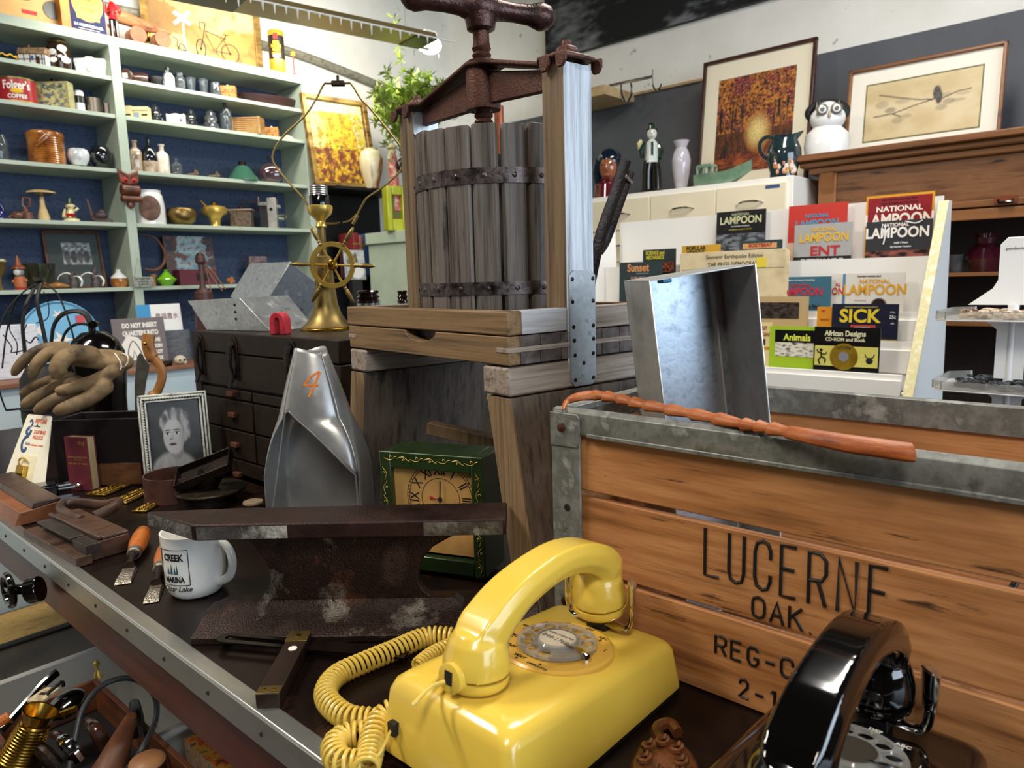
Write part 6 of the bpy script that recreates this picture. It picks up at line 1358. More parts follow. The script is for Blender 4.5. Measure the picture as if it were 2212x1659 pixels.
# framed group photo leaning at the back
p0 = at(172, 1, .2); u = mpp(p0); t = T('framed_group_photo', 'dark framed group photo with grey mat at the back of the fifth shelf', 'framed photo', p0, 0)
Fx = fr((0, 0, 0), (1, 0, 0), (0, .16, 1)); w2, h = 52*u, 122*u
MB(Fx).box(-w2, w2, 0, h, -.012, 0).build('mat_board', M('mat_grey', '#4f5552', r=.7), t)
MB(Fx).box(-w2-.008, -w2+.004, 0, h, -.014, .008).box(w2-.004, w2+.008, 0, h, -.014, .008).box(-w2, w2, h-.006, h+.006, -.014, .008).box(-w2, w2, -.0, .01, -.014, .008).build('frame', WALNUT, t, bev=.002)
def grp(u_, v):
    k = nz3(u_*4, v*4, 1, 2); g = .45+k*.5
    for cx in (.15, .38, .6, .82):
        g = g+(.75-g)*ell(u_, v, cx, .72, .06, .08)+( .12-g)*ell(u_, v, cx, .35, .10, .28)*.8+(.1-g)*ell(u_, v, cx, .80, .07, .04)*.7
    return (max(0, g)**1.6,)*3
paint('photograph', 56*u, 48*u, 40, 34, grp, Fx @ Matrix.Translation((6*u, h*.42, .001)), t)
for px, y0, lab in ((160, 567, 'dark feathered bird figure with long white beak, left one on the fifth shelf'), (207, 560, 'dark feathered bird figure with long white beak, right one on the fifth shelf')):
    p = at(px, 1, .05); u = mpp(p); t = T('bird_figure', lab, 'bird figure', p, SHY, 'dark bird figures with white beaks'); HRN = M('horn_dark', ['#241d1d', '#5a4f4f'], sc=30, st=(1, 1, .2), r=.5)
    MB().tube(cr([(0, 0, .0), (.004, 0, .03), (-.002, 0, .055), (.008, 0, .09 if px > 180 else .068)], 4), [.02]*4+[.016]*4+[.012]*3+[.006]*2, 12).build('bird_body', HRN, t)
    MB().tube(cr([(.0, -.005, .058), (-.02, -.012, .066), (-.045, -.016, .055), (-.055, -.018, .035)], 4), [.006]*5+[.005]*4+[.003]*3+[.001], 8, fl=.6).build('beak', WHC, t)
    MB().tube(cr([(.005, -.008, .05), (.028, -.014, .05), (.042, -.018, .03), (.035, -.02, .006)], 4), [.004]*4+[.006]*4+[.005]*4+[.001], 8, fl=.6).build('beak', WHC, t)
def banded(lab, px, k, w_, tp, m1, m2, name='sugar_bowl', cat='lidded pot'):
    return lat(name, lab, cat, px, k, [(0, 0), (.8, 0), (.95, .15), (1, .35), (.96, .5), (0, .5)], m1, w_, tp, [('lid', [(.95, .5), (.9, .6), (.5, .75), (.28, .85), (.3, 1), (0, 1)], m2)])
banded('small white and amber lidded pot left of the divider on the fifth shelf', 259, 1, 34, 582, AMB, WHC)
# --- right bay, row 1 (index 5)
def barrel(lab, px, axis_out, mat, parts):
    p = at(px, 5); u = mpp(p); t = T('barrel_mug', lab, 'mug', p, SHY); return t, u
t, u = barrel('small dark wooden barrel mug with white price tag, first on the top shelf right bay', 276, 1, BRN, None)
MB().cyl((0, .02, 14*u), (0, -.02, 14*u), 14*u, n=24).build('barrel', BRN, t, bev=.004); MB().box(-.012, .008, -.0215, -.0205, 8*u, 18*u).build('price_tag', WHITEP, t)
t, u = barrel('small dark ribbed barrel mug lying on its side, second on the top shelf right bay', 306, 0, BRN, None)
m = MB(fr((0, 0, 13*u), (.95, .3, 0), (0, 0, 1)) @ Matrix.Rotation(pi/2, 4, 'Y')); m.lathe([(.001, -.03), (11*u, -.03), (13*u, -.01), (13*u, .01), (11*u, .028), (9.5*u, .028), (8*u, -.02), (.001, -.02)], 24).build('barrel', BRN, t)
MB(fr((0, -.022, 13*u), (.95, .3, 0), (0, 0, 1))).tube(cr([(-.01, -.01, 0), (-.008, .012, 0), (0, 0, .002), (.008, .012, 0), (.01, -.01, 0)], 4), .0022, 6).build('raised_letter', AMB, t)
p = at(337, 5); u = mpp(p); t = T('black_leather_pouch', 'small black pleated leather pouch on the top shelf right bay', 'pouch', p, SHY)
m = MB().loft([[V(((a+.004*sin(j*2.4))*cos(2*pi*j/20), (a*.7)*sin(2*pi*j/20), z)) for j in range(20)] for a, z in ((.016, 0), (.022, .01), (.026, .03), (.03, .042), (.027, .048))]).build('pouch', BLACKM, t)
MB().tube([(-.02, -.018, .04), (-.016, -.02, .01)], .003, 6).build('strap', BLACKG, t)
t, R, h = lat('tonic_bottle', 'white paper labelled flat bottle with black stopper on the top shelf right bay', 'bottle', 365, 5, [(0, 0), (.9, 0), (1, .05), (1, .55), (.6, .75), (.3, .8), (.3, .9), (0, .9)], GREYG, 24, 146, [('stopper', [(0, .88), (.34, .88), (.36, 1), (0, 1)], BLACKG)], fy=.6)
MB().prism([(-R*.85, h*.02), (R*.85, h*.02), (R*.85, h*.55), (R*.4, h*.72), (-R*.4, h*.72), (-R*.85, h*.55)], -R*.62-.001, -R*.6, 'y').build('paper_label', WHITEP, t)
MB(Matrix.Translation((0, -R*.62-.001, h*.58)) @ Matrix.Rotation(pi/2, 4, 'X')).lathe([(R*.3, 0), (R*.5, 0), (R*.5, .0006), (R*.3, .0006)], 20, fy=.6, cap=False).build('oval_print', INK, t)
GJ = [(0, 0), (.9, 0), (1, .08), (.95, .2), (1, .3), (.95, .42), (1, .52), (.95, .64), (.85, .74), (.6, .82), (.62, 1), (.54, 1), (.5, .82), (.8, .6), (.85, .12), (0, .1)]
lat('ribbed_glass_jar', 'small ribbed clear glass jar on the top shelf right bay', 'jar', 391, 5, GJ, GREYG, 22, 158)
TB2 = [(0, 0), (.6, 0), (.65, .1), (.7, .4), (.9, 1), (.82, 1), (.6, .4), (.5, .14), (0, .12)]
for px, tp, lab in ((414, 169, 'left of the three'), (441, 172, 'middle of the three')): lat('glass_tumbler', 'small clear flared glass tumbler, %s glasses on the top shelf' % lab, 'glass', px, 5, TB2, GREYG, 24, tp, group='small clear glasses on the top shelf')
lat('glass_tumbler', 'small clear glass jar tumbler, right of the three glasses on the top shelf', 'glass', 467, 5, [(0, 0), (.9, 0), (1, .1), (1, .6), (.9, .8), (.9, 1), (.82, 1), (.8, .8), (.9, .55), (.9, .12), (0, .1)], GREYG, 22, 179, group='small clear glasses on the top shelf')
def woodbox(lab, px, k, w_, tp, dy=.07):
    p = at(px, k, dy); u = mpp(p); t = T('printed_wooden_box', lab, 'box', p, SHY); h = zat(p, tp)-p.z; w2 = w_*u/2
    MB().box(-w2, w2, -.02, .02, 0, h*.5).build('body', M('box_amber', ['#8d5a24', '#c2853c', '#a56d2c'], sc=30, r=.5), t, bev=.001); MB().box(-w2, w2, -.02, .02, h*.52, h).build('lid', MATS['box_amber'], t, bev=.001)
    for i in range(4): MB(Matrix.Translation((-w2*.7+i*w2*.45, -.0205, h*.3+(i % 2)*h*.35)) @ Matrix.Rotation(pi/2, 4, 'X')).lathe([(.001, 0), (.0035, 0), (.0035, .0005), (.001, .0005)], 10).build('printed_dot', BRN, t)
    MB().sph((0, 0, h+.004), .005, n=10, m=6).build('knob', WHC, t)
woodbox('small amber printed wooden box with a white knob on the top shelf', 494, 5, 33, 187)
p = at(578, 5, .12); u = mpp(p); t = T('oval_platter', 'large dark brown oval platter leaning upside down on the top shelf', 'platter', p, rad(-8)); BRD_ = M('platter_brown', ['#2a1614', '#3a2220'], sc=6, r=.35)
MB(Matrix.Translation((0, 0, .0)) ).lathe([(.001, .0), (50*u, .004), (62*u, .03), (68*u, .056), (66*u, .058), (.001, .05)], 48, fy=.45).build('platter', BRD_, t)
# row 2 right (index 4)
p = at(299, 4); u = mpp(p); t = T('plastic_toy_building', 'cream plastic toy building with grey window on the second shelf right bay', 'toy building', p, SHY-rad(4)); CRT = M('plastic_cream', '#dccf9c', r=.35)
w2 = 25*u; MB().box(-w2, w2, -.018, .018, 0, 22*u).build('main_block', CRT, t, bev=.001); MB().box(-w2, -w2*.35, -.02, .018, 0, 29*u).build('left_block', CRT, t, bev=.001); MB().box(-w2*.35, w2, -.022, .018, 20*u, 27*u).build('roof_block', CRT, t, bev=.001)
MB().box(-w2*.22, w2*.25, -.0195, -.018, 3*u, 15*u).build('window', M('window_grey', '#8f9aa5', r=.3), t)
for x0, x1 in ((-.9, -.45), (.45, .9)): MB().box(x0*w2, x1*w2, -.021, -.0195, 9*u, 12*u).build('vent', INK, t)
SK = [(0, 0), (1, 0), (.95, .12), (1, .25), (.7, .4), (.85, .5), (.75, .62), (.6, .7), (.65, .82), (.35, .92), (0, 1)]
for px, k, tp, lab in ((338, 4, 226, 'left one of two'), (414, 4, 234, 'right one of two')): lat('glass_honey_jar', 'small dark beehive glass jar, %s on the second shelf' % lab, 'jar', px, k, SK, M('glass_smoke', '#2b2c2f', r=.05, coat=1, m=.2), 27, tp, group='dark shiny glass jars on the second shelf')
lat('glass_honey_jar', 'shiny silver beehive glass jar, right of the two dark ones on the second shelf', 'jar', 457, 4, SK, M('glass_mercury', '#8a8c90', r=.06, m=.8), 34, 237, group='dark shiny glass jars on the second shelf')
p = at(382, 4); u = mpp(p); t = T('white_ceramic_box', 'small white box with scalloped top between the dark glass jars', 'box', p, SHY); w2, h = 18*u, 24*u
MB().prism([(-w2, 0), (w2, 0), (w2, h), (w2*.6, h*.9), (w2*.2, h), (-w2*.2, h), (-w2*.6, h*.9), (-w2, h)], -.018, .018, 'y').build('box', WHC, t, bev=.001); MB().box(w2*.55, w2*.7, -.019, -.018, h*.3, h*.55).build('dark_mark', INK, t)
lat('tall_glass_bottle', 'tall grey glass bottle with narrow neck on the second shelf right bay', 'bottle', 490, 4, [(0, 0), (.95, 0), (1, .03), (1, .6), (.85, .72), (.35, .8), (.3, .92), (.4, .93), (.4, 1), (.3, 1), (.28, .8), (.85, .6), (.88, .05), (0, .04)], GREYG, 25, 219)
p = at(538, 4); u = mpp(p); t = T('bamboo_basket', 'small square basket of stacked bamboo sticks on the second shelf', 'basket', p, SHY-rad(10)); w2, d2, h = 30*u, .035, 36*u; BAM = M('bamboo', ['#a5773f', '#d3ab72'], sc=20, r=.5)
for i in range(9):
    z = .004+i*h/9
    for s_ in (-1, 1): MB().cyl((-w2, s_*d2, z), (w2, s_*d2, z), .0035, n=8).build('bamboo_stick', BAM, t); MB().cyl((s_*w2*.95, -d2-.006, z+.003), (s_*w2*.95, d2+.006, z+.003), .0035, n=8).build('bamboo_stick', BAM, t)
for sx_ in (-1, 1): MB().cyl((sx_*w2*.93, -d2-.002, 0), (sx_*w2*.93, -d2-.002, h), .003, n=8).build('corner_binding', BAM, t)
woodbox('small amber printed wooden box with white knob on the second shelf beside the bamboo basket', 588, 4, 28, 276)
p = at(620, 4); t = T('conch_shell', 'small cream seashell at the right end of the second shelf', 'shell', p, SHY)
MB().tube([(-.02, 0, .012), (0, 0, .016), (.02, 0, .012), (.036, 0, .005)], [.007, .016, .012, .003], 12).build('shell', M('shell_cream', ['#8f8674', '#d8cfbc'], sc=40, r=.4), t)
# row 3 right (index 3)
def fbottle(lab, px, w_, tp, mat, k=3):
    return lat('apothecary_bottle', lab, 'bottle', px, k, [(0, 0), (.9, 0), (1, .03), (1, .62), (.85, .7), (.36, .78), (.34, .93), (.48, .95), (.48, 1), (.3, 1), (.28, .78), (.8, .62), (.85, .05), (0, .04)], mat, w_, tp, n=8, rz=SHY+rad(22), fy=.75, bev=.001)
AMG = M('glass_stained', ['#6b5340', '#b9a48c', '#8d7660'], sc=20, r=.15, coat=.5)
fbottle('tall square glass bottle with rust stains, leftmost bottle on the third shelf right bay', 296, 26, 303, AMG)
t, R, h = lat('dark_round_bottle', 'dark round shouldered bottle with sandy stained base between the two square bottles', 'bottle', 327, 3, [(0, 0), (.95, 0), (1, .05), (1, .3), (1, .45), (.8, .65), (.3, .78), (.25, .95), (.35, 1), (0, 1)], M('glass_navy', '#12161e', r=.05, coat=1), 32, 297)
MB().lathe([(R*1.01, h*.03), (R*1.01, h*.34)], 28, cap=False).build('sandy_stain', AMG, t)
fbottle('pale frosted square glass bottle, third on the third shelf right bay', 354, 27, 312, M('glass_frosted', ['#c9b49c', '#e6dccd', '#a98a68'], sc=12, r=.35))
fbottle('short clear glass bottle, fourth on the third shelf right bay', 383, 24, 343, GREYG)
PEW = M('metal_bronze', ['#3a332b', '#746a5c'], sc=16, r=.3, m=.8)
for px, lab in ((417, 'left metal baby shoe of the pair on the third shelf'), (463, 'right metal baby shoe of the pair on the third shelf')):
    p = at(px, 3); u = mpp(p); t = T('metal_baby_shoe', lab, 'shoe ornament', p, SHY, 'metal baby shoes')
    MB().tube(cr([(-.034, 0, .008), (-.02, 0, .013), (0, 0, .014), (.02, 0, .014), (.03, 0, .014)], 4), [.008]*3+[.012]*4+[.013]*6+[.014]*3+[.012], 12, fl=.9).tube([(.012, 0, .018), (.012, 0, .034)], [.015, .011], 12).build('shoe_upper', PEW, t)
    MB().box(-.038, .034, -.012, .012, 0, .005).build('sole', IRON, t, bev=.002); MB().tube([V((.012+.011*cos(a), .011*sin(a), .034)) for a in [2*pi*i/16 for i in range(16)]], .002, 6, closed=True).build('collar', PEW, t)
t, R, h = lat('green_cone_lampshade', 'green enamel cone lampshade on the third shelf', 'lampshade', 526, 3, [(0, 0), (1, 0), (1, .04), (.42, .72), (.22, .8), (0, .8)], M('enamel_green', '#35604c', r=.25, coat=.3), 68, 349, [('top_collar', [(.22, .78), (.24, .98), (.2, 1), (0, 1)], IRON)])
p = at(586, 3); u = mpp(p); t = T('dark_glass_shoehorn_vase', 'round purple-brown glass disc vase with dark stem on the third shelf', 'vase', p, SHY)
MB().sph((0, 0, 21*u), 21*u*1.05, 1.15, .5, 1).build('disc_body', M('glass_plum', ['#2a1a1f', '#5a434b'], sc=8, r=.06, coat=1), t); MB().cyl((-3*u, .03, 36*u), (-4*u, .03, 62*u), .005).build('stem', BLACKM, t)
# row 4 right (index 2)
t, R, h = lat('white_crock_jar', 'white ceramic jar with a large brown dried leaf on its front', 'jar', 326, 2, [(0, 0), (1, 0), (1, .55), (.9, .85), (.8, .92), (.83, 1), (.76, 1), (.72, .9), (0, .88)], WHC, 62, 412)
a_ = rad(250); MB(fr(V((cos(a_), sin(a_), 0))*R*.965+V((0, 0, h*.45)), (-sin(a_), cos(a_), 0), (.1, 0, 1))).sph((0, 0, 0), 22*mpp(t.location), .95, 1.2, .12, 24, 8).build('dried_leaf', M('leaf_brown', ['#4a3228', '#7d5a4a'], sc=30, r=.7), t)
lat('brass_bowl', 'round dull brass bowl on the fourth shelf right bay', 'bowl', 394, 2, [(0, 0), (.5, 0), (.85, .25), (1, .6), (.9, .95), (.85, 1), (.8, .98), (.9, .6), (0, .15)], M('brass_matt', ['#5d4a2a', '#a18750'], sc=5, r=.35, m=.9), 62, 451)
t, R, h = lat('brass_oil_pot', 'bright brass lidded oil pot on a foot on the fourth shelf', 'pot', 466, 2, [(0, 0), (.45, 0), (.38, .1), (.45, .3), (.6, .42), (.95, .52), (1, .6), (1, .72), (.85, .8), (.3, .86), (0, .88)], BRASSB, 52, 436, [('finial', [(0, .86), (.15, .88), (.2, .96), (.08, 1), (0, 1)], BRASS)])
MB().tube([(-R*.6, 0, h*.72), (-R*1.0, 0, h*.95), (-R*1.12, 0, h*1.02)], [.010, .006, .005], 10).build('spout', DULL, t)
p = at(524, 2); u = mpp(p); t = T('coffee_grinder', 'small dark ornate coffee grinder box with crank on the fourth shelf', 'coffee grinder', p, SHY-rad(5)); w2, h = 22*u, 43*u
MB().box(-w2, w2, -.028, .028, 0, h*.82).build('body', M('ornate_dark', ['#1d1613', '#7d6a58', '#2b211c'], sc=50, r=.35, m=.4, bump=1), t, bev=.002); MB().box(-w2*1.15, w2*1.15, -.033, .033, h*.82, h*.9).build('top_plate', M('copper_pale', '#a58a78', r=.4, m=.6), t, bev=.001)
MB().lathe([(.012, h*.9), (.010, h*1.0), (.004, h*1.08), (.004, h*1.3), (.001, h*1.3)], 14).build('spindle', IRON, t); MB().tube([(0, 0, h*1.28), (.05, .0, h*1.25), (.085, .01, h*1.26)], .0025, 6).cyl((.085, .01, h*1.22), (.085, .01, h*1.5), .008, .009, 12).build('crank', BRN, t)
p = at(588, 2, .06); u = mpp(p); t = T('cine_camera', 'vintage silver and black cine camera on the fourth shelf', 'movie camera', p, SHY); w2, h = 24*u, 64*u
CAMG = M('camera_grey', ['#8a8780', '#b3b0a9'], sc=20, r=.4, m=.4)
MB().box(-w2, w2*.25, -.03, .03, 0, h*.78).build('body', BLACKM, t, bev=.004); MB().box(-w2*.25, w2*.55, -.034, .03, 0, h).build('front_housing', CAMG, t, bev=.004); MB().box(-w2, 0, -.032, .03, h*.74, h*.86).build('top_cover', CAMG, t, bev=.002)
MB().cyl((w2*.5, -.012, h*.36), (w2*1.25, -.03, h*.36), .014).build('lens', CHROME, t); MB().cyl((w2*.5, -.012, h*.7), (w2*.85, -.02, h*.7), .009).build('viewfinder', CAMG, t); MB(Matrix.Translation((w2*.1, -.034, h*.62)) @ Matrix.Rotation(pi/2, 4, 'X')).lathe([(.001, 0), (.010, 0), (.008, .004), (.001, .004)], 18).build('dial', CHROME, t)
# row 5 right (index 1)
t, R, h = lat('wood_crescent_stand', 'curved dark wooden horn on a light wood stand on the fifth shelf', 'wooden ornament', 333, 1, [(0, 0), (.3, 0), (.25, .6), (.5, .95), (0, 1)], M('light_wood', '#a5703c', r=.5), 30, 592)
p = t.location; u = mpp(p); Z = lambda y: zat(p, y)-p.z
MB().tube(cr([((316-333)*u, .0, Z(507)), ((345-333)*u, 0, Z(514)), ((362-333)*u, 0, Z(545)), ((356-333)*u, 0, Z(572)), ((336-333)*u, 0, Z(584)), ((314-333)*u, 0, Z(580))], 6), [.002]*6+[.005]*6+[.007]*6+[.007]*6+[.006]*5+[.003]*2, 10).build('curved_horn', WALNUT, t)
t, R, h = lat('green_tagine_pot', 'bright lime green lidded pot with a pointed top on the fifth shelf', 'lidded pot', 361, 1, [(0, 0), (.5, 0), (.6, .12), (.95, .34), (1, .4), (.95, .44), (0, .44)], M('glaze_lime', '#6fae1e', r=.12, coat=.6), 42, 582, [('lid', [(.9, .44), (.6, .6), (.35, .76), (.16, .86), (.2, .96), (.1, 1), (0, 1)], MATS['glaze_lime'] if 'glaze_lime' in MATS else None)])
p0 = at(420, 1, .17); u = mpp(p0); t = T('blue_landscape_print', 'print of a blue waterfall between trees at the back of the fifth shelf', 'print', p0)
def wf(u_, v):
    k = nz3(u_*6, v*6, 1, 6); c = mixc('#5d8fa3', '#b7cfd0', v+k*.6) if abs(u_-.55+k*.2) < .28 else mixc('#6b4a40', '#3d4350', .5+k*1.5)
    return mixc(c, '#8d5a4a', max(0, nz3(u_*14, v*14, 1, 11)-.05)*1.6)
paint('print', 106*u, 105*u, 46, 46, wf, fr((0, 0, .0), (1, 0, 0), (0, .12, 1)), t, .5); MB(fr((0, .003, 0), (1, 0, 0), (0, .12, 1))).box(-53*u, 53*u, 0, 105*u, -.006, -.001).build('backing', BLACKM, t)
p = at(424, 1, .07); u = mpp(p); t = T('maroon_file_box', 'maroon card file box with a dark label holder on the fifth shelf', 'file box', p, rad(-6)); w2, h = 38*u, 33*u; MAR2 = M('card_maroon', '#5d1a2c', r=.6)
MB().box(-w2, w2, -.04, .06, 0, h).build('box', MAR2, t, bev=.001); MB().box(w2*-.1, w2*.6, -.0415, -.04, h*.28, h*.76).build('label_holder', INK, t)
p = at(546, 1, .08); u = mpp(p); t = T('small_printed_box', 'small dark printed box on the fifth shelf behind the galvanised chute', 'box', onY(560, YS+.12, ZS[1])+V((0, 0, .0006))); u = mpp(t.location)
MB().box(-20*u, 20*u, -.01, .02, 0, zat(t.location, 554)-t.location.z).build('box', M('box_print', ['#2b2a38', '#a58a8a'], sc=40, r=.5), t, bev=.001)
t = T('wooden_candlestick', 'reddish brown turned wooden candlestick in front of the maroon file box', 'candlestick', onY(452, 3.28, .862)+V((0, 0, .0006))); p = t.location; Z = lambda y: zat(p, y)-p.z; u = mpp(V((p.x, p.y, 1.2)))
RW = M('wood_red_dark', ['#3a1f1c', '#5e3a36'], sc=20, r=.45)
MB().lathe([(.001, 0), (.05, 0), (.05, .02), (19*u, Z(640)), (19*u, Z(632)), (14*u, Z(628)), (8*u, Z(622)), (6*u, Z(618)), (6*u, Z(572)), (11*u, Z(566)), (10*u, Z(556)), (5*u, Z(552)), (4*u, Z(546)), (.001, Z(545))], 24).build('turned_stem', RW, t)
MB().tube([V((9*u*cos(a), 0, Z(556)+9*u*sin(a))) for a in [2*pi*i/20 for i in range(20)]], .003, 6, closed=True).build('ring_handle', IRON, t)
for pts in ([(463, 572), (470, 612), (472, 640)], [(463, 575), (478, 600), (498, 630)], [(464, 573), (482, 590), (505, 626)]): MB().tube([V(((a-452)*u, .01, Z(b_))) for a, b_ in pts], .0028, 6).build('twig', M('twig_tan', '#9a7650', r=.7), t)
p = at(495, 1, .10); t = T('knotted_wood_piece', 'small orange knotted driftwood piece behind the candlestick', 'ornament', p); MB().sph((0, 0, .02), .012).sph((.015, 0, .027), .011).sph((.01, 0, .012), .012).sph((.024, 0, .014), .008).build('driftwood', M('driftwood_orange', ['#8a4a22', '#c47a42'], sc=40, r=.6, bump=.6), t)
# lower counter things
cz = .8626
def cn(px, yy): p = onY(px, yy, cz); return p
p = cn(312, 3.32); u = mpp(p); t = T('brown_sign', 'grey-brown square sign reading DO NOT INSERT with a white drawing', 'sign', p, rad(-4)); Fx = fr((0, 0, 0), (1, 0, 0), (0, .14, 1)); w2 = 53*u; h = zat(p, 686)-p.z
MB(Fx).box(-w2, w2, 0, h, -.008, 0).build('board', M('sign_taupe', ['#6b6262', '#7f7575'], sc=5, r=.6), t, bev=.003)
for i, s_ in enumerate(('DO NOT INSERT', 'QUARTERS INTO')): txt(s_, .028, INKW, Fx @ Matrix.Translation((.004, h*(.84-.16*i), .0006)), t, sx=.68, off=.0016)
for i, s_ in enumerate(('THE', 'COIN', 'SLOT', 'BOX')): txt(s_, .022, INKW, Fx @ Matrix.Translation((w2*.62, h*(.52-.13*i), .0006)), t, sx=.7, off=.0012)
MB(Fx @ Matrix.Translation((-w2*.3, h*.12, .0004))).prism([(-.05, 0), (.05, 0), (.06, .05), (.02, .10), (-.02, .11), (-.055, .06)], 0, .0006).build('white_drawing', INKW, t)
MB(Fx @ Matrix.Translation((-w2*.3, h*.14, .0012))).tube(cr([(-.03, 0, 0), (-.02, .05, 0), (0, .08, 0), (.02, .05, 0), (.035, .0, 0)], 4), .0022, 6, fl=.3).tube([(-.01, .0, 0), (.0, .04, 0), (.01, 0, 0)], .0018, 6, fl=.3).build('drawing_lines', INK, t)
p = cn(362, 3.38); u = mpp(p); t = T('bilingual_sign', 'white and blue sign with dark red east asian characters behind the brown sign', 'sign', p, rad(-4)); h = zat(p, 656)-p.z
MB(Fx).box(-48*u, 42*u, 0, h, -.005, 0).build('board', WHITEP, t); MB(Fx).box(-48*u, -20*u, h*.3, h, 0, .0006).build('blue_panel', M('panel_cyan', '#3a93c9', r=.5), t); txt('KIKKO', .018, INKW, Fx @ Matrix.Translation((-34*u, h*.75, .001)), t, sx=.8)
txt('農福農水', .030, M('ink_maroon', '#7d1f33', r=.6), Fx @ Matrix.Translation((12*u, h*.78, .0008)), t, sx=.85)
p = cn(141, 3.40); u = mpp(p); t = T('blue_round_tray', 'round light blue tray with white star flowers and red accents behind the kettle', 'tray', p, 0); h = zat(p, 650)-p.z; Fd = fr((0, .0, h/2), (1, 0, 0), (0, .1, 1))
MB(Fd).lathe([(.001, -.01), (h*.46, -.01), (h*.5, .006), (h*.49, .008), (h*.46, 0), (.001, 0)], 48).build('tray', M('tray_blue', '#6fb2d6', r=.3), t)
m = MB(Fd); random.seed(4)
for cx, cy, r_ in ((-.55, .2, .2), (-.62, -.25, .17), (.0, .6, .17), (.02, -.1, .3), (-.3, -.6, .15)):
    for i in range(6): a = 2*pi*i/6; m.add([(h/2*(cx+r_*cos(a)), h/2*(cy+r_*sin(a)), .0022), (h/2*(cx+r_*.4*cos(a+.5)), h/2*(cy+r_*.4*sin(a+.5)), .0018), (h/2*cx, h/2*cy, .0018), (h/2*(cx+r_*.4*cos(a-.5)), h/2*(cy+r_*.4*sin(a-.5)), .0018)], [(0, 1, 2, 3)])
m.build('white_flowers', INKW, t, smooth=False)['kind'] = 'stuff'
m = MB(Fd)
for cx, cy in ((.55, .45), (.62, -.25), (.5, -.5)): m.box(h/2*(cx-.12), h/2*(cx+.12), h/2*(cy-.1), h/2*(cy+.12), .001, .003)
m.build('red_accents', M('tray_red', '#c44a50', r=.4), t)
p = cn(40, 3.3); u = mpp(p); t = T('plastic_wrapped_box', 'white and blue plastic wrapped box on the counter behind the wire basket', 'box', p, rad(-3)); MB().box(-48*u, 45*u, 0, .06, 0, zat(p, 702)-p.z).build('box', M('wrap_white', ['#aeb7c6', '#e6e6ec', '#c9cfdb'], sc=14, st=(1, 1, 3), r=.25), t, bev=.004); MB().box(18*u, 48*u, -.006, 0, .002, .03).build('red_corner', REDC, t)
p = cn(405, 3.36); u = mpp(p); t = T('weathered_board', 'short weathered grey board behind the white skull ornament', 'board', p); MB().box(-42*u, 10*u, 0, .02, 0, zat(p, 712)-p.z).build('board', M('wood_weathered', ['#4f5257', '#7a7d82'], sc=20, st=(1, 1, 4), r=.7), t)
p = cn(390, 3.2); t = T('small_skull', 'small cream animal skull on the brown counter', 'skull', p); u = mpp(p)
MB().sph((0, 0, .02), .022, 1.15, 1, .9).sph((.016, -.01, .008), .009).build('skull', M('bone', '#d3c7ac', r=.5), t)
for x in (-.008, .010): MB().sph((x, -.019, .02), .0055, 1, .5, 1, 10, 6).build('eye_socket', INK, t)
p = cn(360, 3.18); t = T('dark_rock_lump', 'small lumpy dark rock next to the skull', 'rock', p); m = MB(); random.seed(2)
for i in range(9): m.sph((random.uniform(-.022, .022), random.uniform(-.01, .01), random.uniform(.008, .018)), .010, n=8, m=6)
m.build('rock', IRON, t)
# ================================================================ between shelves and corner
GA = -.16
def poly_(lst, ax='z'): return lst
t = T('autumn_painting', 'gold framed impressionist painting of yellow autumn trees right of the shelves', 'painting', (2.46, 3.39, 1.7155)); Fx = fr((0, 0, 0), (1, 0, .03), (0, .12, 1))
def autumn(u, v):
    k = nz3(u*9, v*9, 1, 3); k2 = nz3(u*22, v*30, 1, 7)
    if v > .86: c = mixc('#d9dcc0', '#eadf9a', u+k)
    elif v > .42: c = mixc('#e0c93a', '#c98f2a', .35+k*1.4) if abs(u-.55+k*.3) < .34 else mixc('#e0d06a', '#e3d9a0', .5+k)
    else: c = mixc('#c77f22', '#5d3420', .45+k*1.5) if k2 > -.03 else mixc('#d9b52f', '#8a2f22', .4+k*2)
    if v < .5 and k2 > .22: c = mixc(c, '#2f4a3a', .6)
    return mixc(c, '#5a3a22', max(0, k2*1.2-.12))
paint('picture', .36, .44, 60, 70, autumn, Fx @ Matrix.Translation((-.02, .02, 0)), t, .5)
m = MB(Fx).box(-.22, .20, .455, .48, -.012, .016).box(.165, .195, 0, .48, -.012, .016).box(-.22, -.195, 0, .48, -.012, .016).box(-.22, .2, 0, .022, -.012, .016); m.build('frame', FRG, t, bev=.003); MB(Fx).box(-.2, .18, .0, .46, -.012, -.002).build('backing', BLACKM, t)
t, R, h = lat('tall_cream_vase', 'tall cream vase with rust orange streaks beside the autumn painting', 'vase', 802, 0, [(0, 0), (.5, 0), (.6, .1), (.95, .5), (1, .72), (.85, .9), (.5, .97), (.55, 1), (.4, 1), (.4, .95), (0, .9)], M('vase_streaked', ['#e6d9ac', '#f0e8c8', '#b5652a', '#8f4a22'], sc=9, st=(1, 1, .35), r=.18, coat=.5, lo=.42, hi=.72), 52, 321, pos=V((2.60, 3.365, 1.7156)))
t = T('harlequin_figurine', 'cream and red seated figurine with a dark flower pot beside the press', 'figurine', onY(856, 3.08, 1.4602)+V((0, 0, .105))); p = t.location; Z = lambda y: zat(p, y)-p.z; u = mpp(p)
MB().tube([(0, 0, 0), (.003, 0, Z(380)), (0, 0, Z(355)), (.004, 0, Z(335))], [.03, .025, .028, .018], 14).build('robe', M('robe_red_cream', ['#e6dcb0', '#c4453f', '#efe6c6'], sc=26, r=.35), t)
